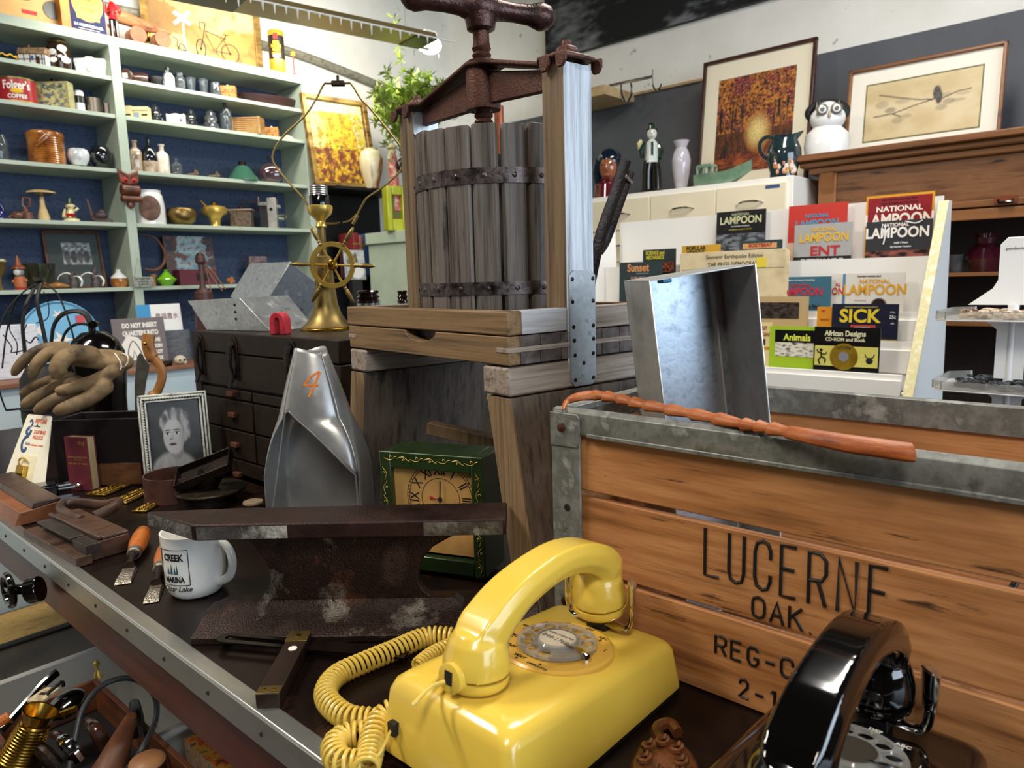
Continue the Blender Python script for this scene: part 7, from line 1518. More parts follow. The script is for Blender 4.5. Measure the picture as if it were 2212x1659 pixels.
MB().tube([(-.01, -.01, Z(350)), (-.04, -.02, Z(345)), (-.03, -.02, Z(330))], [.01, .01, .008], 8).build('arm', CRM, t); MB().sph((.002, 0, Z(328)), .020).build('head', M('glaze_face', '#e2cd9c', r=.3), t); MB().lathe([(.001, Z(322)), (.03, Z(320)), (.014, Z(312)), (.001, Z(308))], 16).build('hat', CRM, t)
MB().lathe([(.001, Z(376)), (.012, Z(375)), (.020, Z(352)), (.018, Z(350)), (.001, Z(352))], 16, c=(.012, -.04, 0)).build('dark_cup', SHB, t)
p = onY(856, 3.06, 1.4602); u = mpp(p); t = T('yellow_green_planter', 'glossy yellow-green rectangular ceramic planter on the mint cabinet', 'planter', p, rad(-12)); YG = M('glaze_chartreuse', '#c4c832', r=.12, coat=.7); w2 = 24*u; h = zat(p, 403)-p.z
m = MB().box(-w2, -w2*.5, -.03, .03, 0, h).box(w2*.5, w2, -.03, .03, 0, h).box(-w2*.5, w2*.5, -.03, .03, 0, h*.26).box(-w2*.5, w2*.5, -.03, .03, h*.8, h); m.build('block', YG, t, bev=.006, seg=3); MB().box(-w2*.5, w2*.5, -.0, .03, h*.26, h*.8).build('window_recess', M('glaze_olive2', '#6b6a1f', r=.4), t)
# trailing plant
p = V((2.95, 3.42, 1.86)); t = T('green_houseplant', 'bushy yellow-green feathery houseplant behind the cider press by the room corner', 'plant', (2.95, 3.42, 0)); random.seed(12)
MB().lathe([(.001, 1.62), (.06, 1.62), (.08, 1.76), (.001, 1.75)], 20).build('pot', WHC, t); MB().cyl((0, 0, 0), (0, 0, 1.62), .03).lathe([(.001, 0), (.14, 0), (.14, .02), (.001, .02)], 20).build('plant_stand', BLACKM, t)
LEAF = M('leaf_bright', ['#5d7a26', '#a7bd4a', '#7d9638', '#cdd96a'], sc=14, r=.5); sv = []; sf = []
stm = MB()
for i in range(64):
    tgt = V(dp(random.uniform(806, 985), random.gauss(235, 48), random.uniform(3.45, 4.0)))-V((2.95, 3.42, 0)); tgt.z = max(1.75, min(2.6, tgt.z))
    if (V((tgt.x+2.95, tgt.y+3.42))-V((0, 0))).y > 3.70: tgt.y = .27
    if tgt.x+2.95 > 3.56: tgt.x = .6
    mid = V((0, 0, 1.78)).lerp(tgt, .5)+V((0, 0, .18)); P = cr([V((0, 0, 1.72)), mid, tgt], 6); stm.tube(P, .0022, 4)
    for k, q_ in enumerate(P[3:]):
        for j in range(9):
            d = V((random.gauss(0, 1), random.gauss(0, 1), random.gauss(0, .8))).normalized(); s_ = V((-d.y, d.x, .3)).normalized(); L_ = random.uniform(.03, .065); n0 = len(sv)
            sv += [q_, q_+d*L_*.5+s_*L_*.16, q_+d*L_, q_+d*L_*.5-s_*L_*.16]; sf.append((n0, n0+1, n0+2, n0+3))
MB().add(sv, sf).build('foliage', LEAF, t, smooth=False)['kind'] = 'stuff'; stm.build('stems', M('stem_green', '#6b7a34', r=.6), t)['kind'] = 'stuff'
# cat picture, glass insulators
p = onY(800, 2.86, .0); t = T('tabby_cat_picture', 'picture of a tabby cat standing in front of the mint cabinet', 'picture', (p.x, 2.86, .862+.18)); u = mpp(V((p.x, 2.86, 1.2))); Z = lambda y: zat((p.x, 2.86, 1), y)-1.042
def cat(u_, v):
    k = nz3(u_*9, v*9, 1, 4); c = mixc('#8f8f8a', '#c9c7c0', v+k)
    f = max(ell(u_, v, .42, .62, .26, .2), ell(u_, v, .3, .82, .07, .1), ell(u_, v, .56, .82, .07, .1)); c = mixc(c, mixc('#3f342a', '#8d7a63', .5+.5*sin(u_*60)), f)
    c = mixc(c, '#e3dfd6', max(ell(u_, v, .6, .3, .34, .26), ell(u_, v, .5, .5, .12, .08)))
    for x in (.34, .5): c = mixc(c, '#1b1712', ell(u_, v, x, .64, .035, .03))
    return c
paint('print', 54*u, Z(540)-Z(604), 40, 46, cat, fr((0, -.001, Z(604)), (1, 0, 0), (0, .06, 1)), t); MB(fr((0, 0, Z(606)), (1, 0, 0), (0, .06, 1))).box(-30*u, 30*u, 0, Z(538)-Z(606), -.008, -.001).build('frame', BLACKM, t); MB().box(-.03, .03, -.01, .02, -1.04, Z(604)).build('stand_post', BLACKM, t)
t['label'] = 'small picture of a tabby cat with a white chest, behind the brass lamp'
for px, lab, y0 in ((797, 'dark brown spool topped glass insulator between the lamp and the press tub', 628), (871, 'small dark insulator jar half hidden behind the press tub', 628)):
    d_ = dp(px, 672, 1.62 if px < 850 else 1.5); t = T('glass_insulator', lab, 'insulator', (d_.x, d_.y, TZ+.0006), 0, 'dark insulators behind the press'); Z = lambda y: zat(d_, y)-TZ; u = mpp(d_); w2 = (24 if px < 850 else 11)*u
    MB().lathe([(.001, 0), (w2*1.1, 0), (w2*1.1, Z(676)), (w2, Z(652)), (.001, Z(652))], 28).build('glass_body', GREYG, t); MB().lathe([(.001, Z(656)), (w2*1.02, Z(655)), (w2*1.05, Z(650)), (w2*.85, Z(646)), (w2*1.05, Z(642)), (w2*.8, Z(637)), (w2, Z(631)), (w2*.9, Z(y0)), (.001, Z(y0))], 28).build('spool_top', M('bakelite', '#1c0f0b', r=.12, coat=.5), t)
# ================================================================ right wall
TRM = M('wood_tan_edge', ['#b08d5c', '#d6bd8f'], sc=14, r=.6)
struct('trim_1', MB().box(XW-.03, XW, 1.87, 2.93, 2.178, 2.19), TRM)
p = PX(1322, 205, 3.45); t = T('wall_lamp', 'wall mounted white bracket lamp with steel clamp arm above the grey wall', 'lamp', (XW-.012, p.y, 2.17))
a_ = MB().box(-.30, -.02, -.05, .32, -.03, .02).build('lamp_board', TRM, t, bev=.002); MB().box(-.02, -.0005, -.04, .04, -.02, .03).build('wall_bracket', CREAM, t)
MB().tube([(-.15, .02, .05), (-.15, -.25, .045)], .008, 8).build('arm', CHROME, t); MB().tube(cr([(-.15, -.05, .05), (-.15, -.06, -.02), (-.15, -.09, -.05), (-.15, -.12, -.01), (-.15, -.11, .05)], 4), .007, 8).build('clamp', CHROME, t); MB().tube(cr([(-.15, -.25, .08), (-.15, -.25, .0), (-.15, -.28, -.03), (-.15, -.30, 0)], 4), .005, 8).build('hook', CHROME, t)
def rT(name, lab, cat, px, X, z, grp=None, rz=0): 
    p = onX(px, X, z); p.z += .0006; return T(name, lab, cat, p, rz, grp), p, mpp(p)
# metal drawer cabinet
t = T('metal_drawer_cabinet', 'cream metal flat drawer cabinet with curved pulls behind the magazine rack', 'cabinet', (3.0, 1.7, 0))
WHM = M('enamel_white', '#f3efe6', r=.3); CRD = M('drawer_cream', ['#e3d8bb', '#ecdfc2'], sc=4, r=.4)
MB().box(0, .5, -.55, .72, 0, 1.576).build('carcass', WHM, t, bev=.002)
for i, (y0, y1) in enumerate(((-.525, -.222), (-.218, .105), (.11, .44), (.445, .7))):
    for j in range(4):
        z1 = 1.552-j*.15; d_ = MB().box(-.012, .0, y0, y1, z1-.142, z1).build('drawer', CRD, t, bev=.002)
        yc = (y0+y1)/2; MB().tube(cr([(-.012, yc+.06, z1-.078), (-.030, yc+.035, z1-.070), (-.034, yc, z1-.067), (-.030, yc-.035, z1-.068), (-.012, yc-.06, z1-.072)], 4), [.004]*4+[.008]*9+[.004]*4, 8, fl=.6).build('pull', CHROME, d_)
MB().box(-.0135, -.012, -.50, -.44, 1.532, 1.545).build('blue_label', INKB, t)
# things on the metal cabinet
ZC = 1.5762
t, p, u = rT('ceramic_bust', 'glossy bust of a brown faced person with blue hair and maroon robe', 'bust', 1316, 3.12, ZC, rz=rad(200)); Z = lambda y: zat(p, y)-p.z
MB().tube([(0, 0, 0), (0, 0, Z(400)), (0, 0, Z(385))], [.085, .075, .03], 20).build('robe', M('glaze_maroon', '#5a1420', r=.1, coat=.7), t)
hd_ = MB().sph((0, 0, Z(362)), .056, .9, .88, 1.25, 24, 16).sph((.052, 0, Z(365)), .012, 1, .8, 1.4, 10, 8).sph((.044, .0, Z(380)), .014, .7, 1.4, .5, 10, 8).cyl((0, 0, Z(400)), (0, 0, Z(380)), .03); o = hd_.build('head', M('glaze_brownface', '#9a5a3a', r=.12, coat=.6), t)
m = MB()
for s_ in (-1, 1): m.sph((.045, s_*.02, Z(358)), .007, .6, 1.3, .4, 10, 6)
m.build('closed_eyes', BRN, o)
HRB = M('glaze_blue_hair', '#10202e', r=.12, coat=.6); m = MB().sph((-.016, 0, Z(348)), .062, .95, 1.02, 1.05, 20, 14)
for s_ in (-1, 1): m.tube([(.015, s_*.05, Z(345)), (-.005, s_*.062, Z(370)), (-.01, s_*.058, Z(395))], [.02, .024, .016], 10)
m.build('hair', HRB, t)
t, p, u = rT('boy_figurine', 'tall ceramic figurine of a boy in green cap, white shirt and dark trousers', 'figurine', 1408, 3.12, ZC, rz=rad(215)); Z = lambda y: zat(p, y)-p.z; GRD = M('glaze_dark_green', '#1c3327', r=.15, coat=.6); SH = M('glaze_shirt', ['#b9c4bd', '#e3e6e0'], sc=14, r=.15, coat=.5)
MB().tube([(0, -.022, .01), (0, -.022, Z(370)), (0, -.014, Z(348))], [.024, .022, .024], 12).tube([(0, .024, .01), (0, .022, Z(370)), (0, .014, Z(348))], [.026, .024, .024], 12).build('trousers', SHB, t); MB().sph((0, 0, .012), .058, 1, 1.1, .22).build('base', SHB, t)
MB().tube([(0, 0, Z(352)), (0, 0, Z(330)), (0, 0, Z(310)), (0, 0, Z(302))], [.034, .030, .030, .014], 14).build('shirt', SH, t); MB().box(.024, .031, -.006, .006, Z(340), Z(308)).build('tie', GRD, t, bev=.002)
MB().tube([(0, -.03, Z(308)), (-.004, -.052, Z(325)), (-.02, -.042, Z(338))], [.013, .013, .010], 10).tube([(0, .03, Z(308)), (.004, .045, Z(328)), (.02, .035, Z(345))], [.013, .013, .010], 10).build('jacket_arms', GRD, t)
m = MB().sph((0, 0, Z(289)), .026, 1, .92, 1.15, 18, 12).sph((.026, 0, Z(290)), .005).cyl((0, 0, Z(305)), (0, 0, Z(296)), .011); o = m.build('head', M('glaze_pale', '#d9d6cc', r=.15, coat=.5), t); m = MB()
for s_ in (-1, 1): m.sph((.0225, s_*.009, Z(287)), .003)
m.tube([(.0225, -.006, Z(296)), (.025, 0, Z(297)), (.0225, .006, Z(296))], .0012, 5).build('eyes_and_mouth', BRN, o)
MB().sph((-.006, 0, Z(284)), .026, 1, 1, 1, 14, 10).build('hair', BRN, t); MB().lathe([(.028, Z(280)), (.027, Z(272)), (.016, Z(267)), (.001, Z(266))], 18).build('cap', GRD, t)
MB().tube([(-.03, -.05, Z(330)), (-.03, -.055, Z(305)), (-.02, -.05, Z(300))], [.01, .014, .006], 8).build('tan_bundle', CRM, t)
def rlat(name, lab, cat, px, X, z, prof, mat, w_, tp, parts=(), **k):
    p = onX(px, X, z); p.z += .0006; return lat(name, lab, cat, px, 0, prof, mat, w_, tp, parts, pos=p, **k)
rlat('lavender_vase', 'slender pale lavender vase with flared neck on the metal cabinet', 'vase', 1471, 3.14, ZC, [(0, 0), (.5, 0), (.65, .1), (.95, .45), (1, .62), (.8, .78), (.55, .86), (.85, 1), (.75, 1), (.45, .86), (0, .8)], M('glaze_lavender', ['#b3acb0', '#cfcbd6'], sc=5, r=.18, coat=.5), 40, 304)
t, p, u = rT('boat_planter', 'green ceramic boat planter with a small cabin and raised bow', 'planter', 1560, 3.08, ZC, rz=rad(90)); GG = M('glaze_celadon', ['#5a7a60', '#86a088'], sc=14, r=.12, coat=.6); L_ = 66*u
rg = []
for i in range(13):
    f = i/12; x = L_*(1-2*f)*-1; wd_ = .032*(1-abs(2*f-.9)**2.4)+.006; zt = .055+.028*max(0, f-.55)**1.5*8*.6 if f > .5 else .055+.006*(.5-f); zb = max(0, (f-.62))*.13; rg.append([(-x*-1, -wd_*.6, zb), (-x*-1, wd_*.6, zb), (-x*-1, wd_, zt), (-x*-1, -wd_, zt)])
rg = [[(-a[0], a[1], a[2]) for a in r_] for r_ in rg]; MB().loft(rg).build('hull', GG, t, bev=.003)
m = MB(); x0 = L_*.25
for x in (L_*.82, L_*.55, L_*.3): m.box(x-.006, x+.006, -.024, -.018, .05, .088).box(x-.006, x+.006, .018, .024, .05, .088)
m.prism([(L_*.24, .084), (L_*.9, .084), (L_*.8, .098), (L_*.3, .098)], -.026, .026, 'y'); m.build('cabin', GG, t, bev=.003)
t, p, u = rT('majolica_pitcher', 'dark green pitcher with relief of figures in orange and white and curled handle', 'pitcher', 1692, 3.10, ZC, rz=rad(205)); Z = lambda y: zat(p, y)-p.z; R = 34*u; PIT_ = M('glaze_pitcher', ['#121b1b', '#25363a', '#1a1f22'], sc=14, r=.12, coat=.7)
m = MB().lathe([(.001, 0), (R*.8, 0), (R*.75, Z(372)), (R, Z(345)), (R*.98, Z(325)), (R*.72, Z(303)), (R*.66, Z(296))], 32, cap=False); nn = 32; n0 = len(m.v)-nn
for j in range(nn): 
    a = 2*pi*j/nn; f = max(0, cos(a-pi/2-.2)); m.v[n0+j] += V((0, .03*f**3, .022*f**2)); 
    f = max(0, cos(a+pi/2)); m.v[n0+j].z += .008*f
m.v[0:nn]; o = m.build('pitcher_body', PIT_, t); q_ = o.modifiers.new('s', 'SOLIDIFY'); q_.thickness = .004
MB().lathe([(.001, .004), (R*.76, .004), (R*.76, .008), (.001, .008)], 24).build('inner_base', PIT_, t)
MB().tube(cr([(0, -R*.6, Z(298)), (0, -R*1.05, Z(293)), (0, -R*1.45, Z(305)), (0, -R*1.35, Z(328)), (0, -R*1.0, Z(342))], 5), .008, 10).build('handle', PIT_, t)
m = MB(); random.seed(9)
for i in range(26): a = random.uniform(-.75, .75); z = random.uniform(Z(374), Z(322)); m.sph((R*.93*cos(a), R*.93*sin(a), z), random.uniform(.006, .012), .7, 1, 1.6, 8, 6)
m.build('figure_relief', M('relief_glaze', ['#d9a06a', '#e6d9c9', '#b9603a', '#c9b25a'], sc=34, r=.2, coat=.5), t)['kind'] = 'stuff'
# forest picture
def rframe(name, lab, cat, pts, X, zb, pic, matc, frm, lip, mat_w, nx, ny):
    (xl, yt), (xr, yt2) = pts; a = PX(xl, yt, X); b_ = PX(xr, yt2, X); w_ = abs(a.y-b_.y); h = (a.z+b_.z)/2-zb
    t = T(name, lab, cat, (X-.05, (a.y+b_.y)/2, zb+.0008)); Fx = fr((0, 0, 0), (0, -1, 0), (.12, 0, 1)); h /= 1.0
    f = lip; MB(Fx).box(-w_/2, w_/2, 0, f, -.008, .014).box(-w_/2, w_/2, h-f, h, -.008, .014).box(-w_/2, -w_/2+f, 0, h, -.008, .014).box(w_/2-f, w_/2, 0, h, -.008, .014).build('frame', frm, t, bev=.003)
    MB(Fx).box(-w_/2+f*.5, w_/2-f*.5, f*.5, h-f*.5, -.006, 0).build('mat_board', M(matc[1:], matc, r=.7), t)
    paint('picture', w_-2*mat_w[0], h-mat_w[1]-mat_w[2], nx, ny, pic, Fx @ Matrix.Translation((0, mat_w[1], .001)), t); return t, Fx, w_, h
def forest(u, v):
    k = nz3(u*7, v*9, 1, 2); k2 = nz3(u*30, v*36, 1, 6); k3 = nz3(u*60, v*70, 1, 5); tr_ = nz3(u*40, v*2.2, 1, 9)
    if v > .42: c = mixc('#6b2418', '#c4762c', .4+k*1.1+k2*.9); c = mixc(c, '#7d2238', max(0, nz3(u*5+3, v*5, 1, 4)*2)); c = mixc(c, '#d9a84a', max(0, k3*2-.35)); c = mixc(c, '#241512', max(0, -k2*2.2-.1))
    elif v > .2: c = mixc('#3d1c10', '#8a4a1e', .5+tr_*2+k3)
    else: c = mixc('#6b2a12', '#b05a26', .4+k+k3*1.5); c = mixc(c, '#2f1810', max(0, nz3(u*4, v*26, 1, 8)*2))
    if .16 < v < .7: c = mixc(c, '#1f110c', max(0, tr_*3-.05)*min(1, abs(u-.54)*3.4))
    g = max(0, 1-math.hypot((u-.56)/.19, (v-.40)/.22))
    return mixc(c, mixc('#d9862a', '#f7dc8a', g*1.8), g**.55*(.9+k3*.5))
DKF = M('frame_dark_brown', ['#2c1711', '#4f2d20'], sc=30, r=.35)
rframe('forest_picture', 'tall framed picture of a glowing red autumn forest path with wide cream mat', 'framed picture', ((1517, 133), (1763, 76)), 3.42, ZC, forest, '#ece2c8', DKF, .016, (.085, .09, .10), 130, 170)
# oak cabinet with mantel top
t = T('oak_cabinet', 'large carved oak cabinet with mantel top and open dark shelves', 'cabinet', (3.15, .6, 0)); OP = M('oak_panel', ['#39220f', '#6e4526', '#7d5230', '#4a2d16'], sc=30, st=(1, .12, 1), r=.4, bump=.3, spots=[('#2a170b', 26, .6, (1, .15, 1))])
MB().box(-.07, .45, -1.2, .60, 1.636, 1.661).build('mantel_top', OAKCAB, t, bev=.004); MB().box(-.04, .45, -1.2, .57, 1.612, 1.636).box(-.02, .45, -1.2, .54, 1.585, 1.612).build('cornice', OAKCAB, t, bev=.006)
MB().box(.0, .02, -1.2, .45, 1.43, 1.585).build('frieze_panel', OP, t, bev=.002)
MB().box(-.012, .43, .43, .50, 0, 1.585).build('side_post', OAKCAB, t, bev=.004); MB().prism([(-.03, 1.585), (-.012, 1.585), (-.012, 1.50), (-.02, 1.55)], .44, .485, 'y').build('corbel', OAKCAB, t)
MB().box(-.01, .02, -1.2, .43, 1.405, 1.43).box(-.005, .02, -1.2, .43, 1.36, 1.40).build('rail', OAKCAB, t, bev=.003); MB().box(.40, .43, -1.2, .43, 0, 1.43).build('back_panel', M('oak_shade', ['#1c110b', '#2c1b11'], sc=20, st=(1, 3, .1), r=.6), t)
for z in (1.17, .985): MB().box(.0, .40, -1.2, .43, z-.014, z).build('shelf_board', OAKCAB, t, bev=.002)
hp_ = PX(2172, 431, 3.13); MB(Matrix.Translation((-.012, hp_.y-.6, hp_.z))).box(-.004, .0, -.035, .035, -.012, .014).build('latch_plate', M('copper_plate', '#8a4a30', r=.4, m=.6), t); MB(Matrix.Translation((-.018, hp_.y-.6, hp_.z))).tube([(0, -.022, 0), (-.006, -.02, -.008), (-.006, .02, -.008), (0, .022, 0)], .005, 8).build('drop_handle', BLACKG, t)
def bird(u, v):
    c = mixc('#c9b283', '#d9c69c', .5+nz3(u*3, v*3, 1, 1)); d = 1
    for (x0, y0, x1, y1) in ((.08, .42, .25, .43), (.25, .43, .45, .52), (.45, .52, .62, .58), (.12, .80, .3, .70), (.3, .70, .5, .60), (.5, .6, .62, .58), (.66, .55, .8, .64), (.8, .64, .92, .66), (.25, .43, .33, .36)):
        tt_ = max(0, min(1, ((u-x0)*(x1-x0)+(v-y0)*(y1-y0)*.3)/((x1-x0)**2+.3*(y1-y0)**2))); d = min(d, math.hypot(u-x0-tt_*(x1-x0), (v-y0-tt_*(y1-y0))*.55))
    c = mixc(c, '#4a4038', 1-sm(.002, .009, d))
    for (x, y, rx, ry, g_) in ((.15, .62, .06, .07, .35), (.23, .50, .05, .05, .6), (.34, .63, .07, .05, .3), (.30, .30, .05, .06, .4), (.38, .36, .05, .04, .4), (.74, .50, .05, .05, .5), (.68, .42, .05, .05, .45), (.82, .50, .06, .03, .4), (.86, .60, .06, .03, .35), (.72, .62, .04, .04, .4)): c = mixc(c, '#6b5f52', ell(u, v, x, y, rx, ry, .3)*g_)
    b_ = max(ell(u, v, .635, .68, .035, .12, .2), ell(u, v, .655, .60, .03, .12, .2)); return mixc(c, mixc('#2a2320', '#5a5048', .5+1.5*nz3(u*30, v*30, 1, 3)), b_)
t2, Fx, w_, h = rframe('butterfly_drawing', 'wide framed sketch of a butterfly on a leafy branch with cream mat', 'framed picture', ((1838, 157), (2180, 86)), 3.40, 1.6615, bird, '#efe9da', OAKCAB, .013, (.075, .062, .075), 110, 60)
MB(Fx).box(-w_/2+.07, w_/2-.07, .056, h-.069, .0002, .0008).build('olive_bevel', M('olive_line', '#6b6a3a', r=.6), t2)
# owl
t, p, u = rT('white_owl_figure', 'glossy white ceramic owl with one grey ringed eye on the end of the oak mantel', 'owl figure', 1785, 3.17, 1.661, rz=rad(205)); Z = lambda y: zat(p, y)-p.z
MB().lathe([(.001, 0), (46*u*.95, 0), (46*u, Z(315)), (43*u, Z(290)), (30*u, Z(277)), (27*u, Z(272)), (.001, Z(271))], 32, fx=.7).build('owl_body', WHC, t); o = MB().sph((0, 0, Z(256)), 36*u, .75, 1, .78, 24, 16).sph((-.0, 0, Z(235)), 22*u, .7, 1, .7, 16, 10).build('owl_head', WHC, t)
for s_ in (-1, 1): MB().lathe([(14*u, Z(240)), (7*u, Z(228)), (.001, Z(217))], 12, c=(0, s_*22*u, 0), fx=.6).build('ear_tuft', M('owl_tuft_black', '#16130f', r=.3), o)
for s_ in (-1, 1):
    for k_, mt_ in ((12, 'owl_grey'), (8, 'owl_white'), (5, 'owl_grey')): MB().sph((27*u+.0015*(12-k_)*.5, s_*14*u, Z(241)), k_*u, .22, 1, 1, 16, 8).build('eye_ring', M(mt_, '#6b6760' if 'grey' in mt_ else '#eceae4', r=.2), o)
MB().sph((28*u, 0, Z(252)), 5*u, .9, .7, 1.5, 10, 8).build('beak', M('beak_grey', '#b5a98e', r=.3), o)
m = MB()
for i in range(5):
    for j in range(4): m.sph((33*u*.72*cos((j-1.5)*.35), (j-1.5)*12*u, Z(325-i*9)), 7*u, .35, 1, .8, 8, 6)
m.build('breast_feathers', WHC, t)['kind'] = 'stuff'
MB().sph((-.02, 0, Z(240)), 46*u, .18, 1, .6).build('black_back', BLACKM, t)
# glass in the cabinet
rlat('red_hobnail_bowl', 'dark ruby glass vase with ruffled violet rim inside the oak cabinet', 'vase', 2125, 3.3, 1.17, [(0, 0), (.6, 0), (1, .35), (.8, .62), (.42, .75), (.5, .9), (.75, 1), (.6, 1), (.35, .85), (.3, .75), (0, .5)], M('glass_ruby', '#3a0d1c', r=.08, coat=1), 74, 505)
rlat('clear_glass_bell', 'small clear glass dish at the left inside the oak cabinet', 'dish', 2065, 3.3, 1.17, [(0, 0), (.7, 0), (.9, .4), (1, 1), (.9, 1), (.7, .1), (0, .08)], GREYG, 34, 550)
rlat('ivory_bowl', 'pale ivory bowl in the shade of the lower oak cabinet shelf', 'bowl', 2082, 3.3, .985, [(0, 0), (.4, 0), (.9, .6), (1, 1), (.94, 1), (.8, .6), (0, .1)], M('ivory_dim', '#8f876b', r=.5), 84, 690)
# ================================================================ magazine rack
t = T('magazine_rack', 'white stepped wooden magazine rack with chipped yellowed side edge', 'magazine rack', (2.4, 1.1, 0)); RW0, RW1 = .55, 1.78
RK = M('rack_white', '#efece6', r=.4); EDG = M('chipped_edge', ['#e3dbb5', '#cfc48f', '#efe9d0'], sc=30, r=.6, spots=[('#7d7458', 60, .68)])
tiers = [(2.64, 1.206, 1.42), (2.52, 1.035, 1.23), (2.43, .95, 1.06), (2.34, .887, .975)]
for X, z, zt in tiers:
    MB().box(X-2.4+.055, X-2.4+.062, RW0-1.1, RW1-1.1, z-.06, zt).build('back_board', RK, t); MB().box(X-2.4-.035, X-2.4+.03, RW0-1.1, RW1-1.1, z-.07, z-.06).build('pocket_floor', RK, t)
    MB().box(X-2.4-.045, X-2.4-.035, RW0-1.1, RW1-1.1, z-.07, z).build('front_lip', RK, t, bev=.001)
MB().box(-.115, -.105, RW0-1.1, RW1-1.1, 0, .87).build('front_panel', RK, t)
ptA, ptB = PX(2020, 428, 2.6), PX(1938, 852, 2.3)
for y in (RW0-.03, RW1):
    o = MB().prism([(-.13, .0), (-.13, .80), (.20, 1.395), (.26, 1.40), (.33, 0)], y-1.1, y-1.1+.018, 'y').build('side_panel', RK, t)
    MB().hexa([(-.133, y-1.105, .0), (-.128, y-1.105, 0), (-.128, y-1.078, 0), (-.133, y-1.078, 0)], [(-.133, y-1.105, .80), (-.128, y-1.105, .80), (-.128, y-1.078, .80), (-.133, y-1.078, .80)]).hexa([(-.134, y-1.105, .80), (-.128, y-1.105, .80), (-.128, y-1.078, .80), (-.134, y-1.078, .80)], [(.196, y-1.105, 1.397), (.204, y-1.105, 1.397), (.204, y-1.078, 1.397), (.196, y-1.078, 1.397)]).build('chipped_edge', EDG, o)
def mag(lab, x0, x1, yt, k, cols, lines, dX=0, hmin=None, cat='magazine', name='magazine', bands=(), pic=None, th=.004):
    X, z, zt = tiers[k]; X += dX; a, b_ = PX(x0, yt, X), PX(x1, yt, X); w_ = abs(a.y-b_.y); zb = z-.058; yc = (a.y+b_.y)/2; h = PX((x0+x1)/2, yt, X+.02).z-zb; h *= 1.0
    tt_ = T(name, lab, cat, (X-.01, yc, zb+.0005)); Fx = fr((0, 0, 0), (0, -1, 0), (.03, 0, 1)); 
    MB(Fx).box(-w_/2, w_/2, 0, h, -th, 0).build('cover', M('cover_'+cols[1:], cols, r=.3), tt_)
    for (x0_, x1_, v0, v1, c) in bands: MB(Fx).box(w_*(x0_-.5), w_*(x1_-.5), h-v1, h-v0, 0, .0006).build('printed_panel', M('cover_'+c[1:], c, r=.3), tt_)
    if pic: paint('cover_picture', w_*pic[2], pic[3], 26, 22, pic[4], Fx @ Matrix.Translation((w_*pic[0], h-pic[1]-pic[3], .0008)), tt_, .3)
    for (s_, sz, x, v, c, wx) in lines: txt(s_, sz, M('type_'+c[1:], c, r=.5), Fx @ Matrix.Translation((w_*x, h-v, .0014)), tt_, sx=wx, off=sz*.028)
    return tt_, Fx, w_, h
noi = lambda a, b_, o, s=6: (lambda u, v: mixc(a, b_, .5+1.6*nz3(u*s, v*s, 1, o)))
mag('red magazine with blue NATIONAL LAMPOON title behind the silver grey one', 1705, 1832, 442, 0, '#c5392f', [('NATIONAL', .018, 0, .04, '#3f8fb0', .9), ('LAMPOON', .036, 0, .068, '#3f8fb0', .85)], .02, bands=[(.0, .16, .13, .22, '#d9b8a0'), (.2, .8, .11, .14, '#e6d6c9')])
mag('silver grey magazine with yellow NATIONAL LAMPOON title over a red and black drawing', 1718, 1843, 484, 0, '#a9a8a6', [('NATIONAL', .018, .02, .02, '#e0b030', .9), ('LAMPOON', .042, .02, .048, '#e0b030', .82), ('ENT', .045, .05, .094, '#b8262c', 1.2), ('ENTERTAINMENT', .02, 0, .128, '#d8d8d8', .9)], -.005, bands=[(.0, 1, .112, .19, '#2b2524'), (.3, .7, .145, .18, '#d9912a')])
mag('maroon magazine with yellow border and large cream NATIONAL LAMPOON title', 1873, 2020, 420, 0, '#d99a2c', [('NATIONAL', .024, 0, .047, '#f1e8d8', 1.15), ('LAMPOON', .052, 0, .083, '#f1e8d8', .82), ('Dave Cutler Meets Back Nixon, Minor', .0075, 0, .016, '#1a0c0c', .9), ("Roger's Complaints and Other Features", .0075, 0, .028, '#1a0c0c', .9)], .02, bands=[(.03, .97, .008, .19, '#8c1c26')])
t3, Fx, w_, h = mag('dark photo covered magazine with white and red NATIONAL LAMPOON title in shiny plastic', 1873, 2016, 477, 0, '#35363a', [('NATIONAL', .016, -.05, .014, '#f1e4dc', 1), ('LAMPOON', .046, -.02, .040, '#f3ece6', .85), ('Hell! I Went', .009, .05, .072, '#e6e6e6', .9), ('My Summer Vacation', .008, .05, .084, '#e6e6e6', .9)], -.005, pic=(0, .096, 1, .075, noi('#16161a', '#9a5a50', 4)))
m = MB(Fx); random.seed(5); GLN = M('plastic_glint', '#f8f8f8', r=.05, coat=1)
m.tube(cr([(-.04, h-.01, .004), (-.038, h-.045, .004), (-.042, h-.075, .004)], 4), .0022, 6, fl=.3).tube(cr([(.02, h-.004, .004), (.05, h-.012, .004), (.07, h-.004, .004)], 4), .002, 6, fl=.3).build('sleeve_glint', GLN, t3)  # white strokes painted as glints on the plastic sleeve
mag('black magazine with silver LAMPOON title and yellow print, against the cream drawers', 1549, 1655, 456, 0, '#121213', [('NATIONAL', .014, 0, .014, '#a8a88a', 1), ('LAMPOON', .038, 0, .036, '#c9c79a', .9), ('ENCYCLOPEDIA OF HUMOUR', .006, 0, .058, '#c9c9c9', .9), ('FEATURING ALL THE BEST OF THE YEAR', .005, 0, .070, '#b8a83a', 1)], .03, pic=(0, .085, 1, .07, noi('#26282c', '#7b8188', 9)))
mag('SCIENCE and MECHANICS magazine, dark green cover with yellow title', 1389, 1460, 539, 1, '#1f2b2a', [('SCIENCE and', .020, -.12, .014, '#d8c93a', .75), ('MECHANICS', .020, -.12, .032, '#d8c93a', .72)], .03, pic=(.25, .05, .4, .04, noi('#26201e', '#a0503a', 2)))
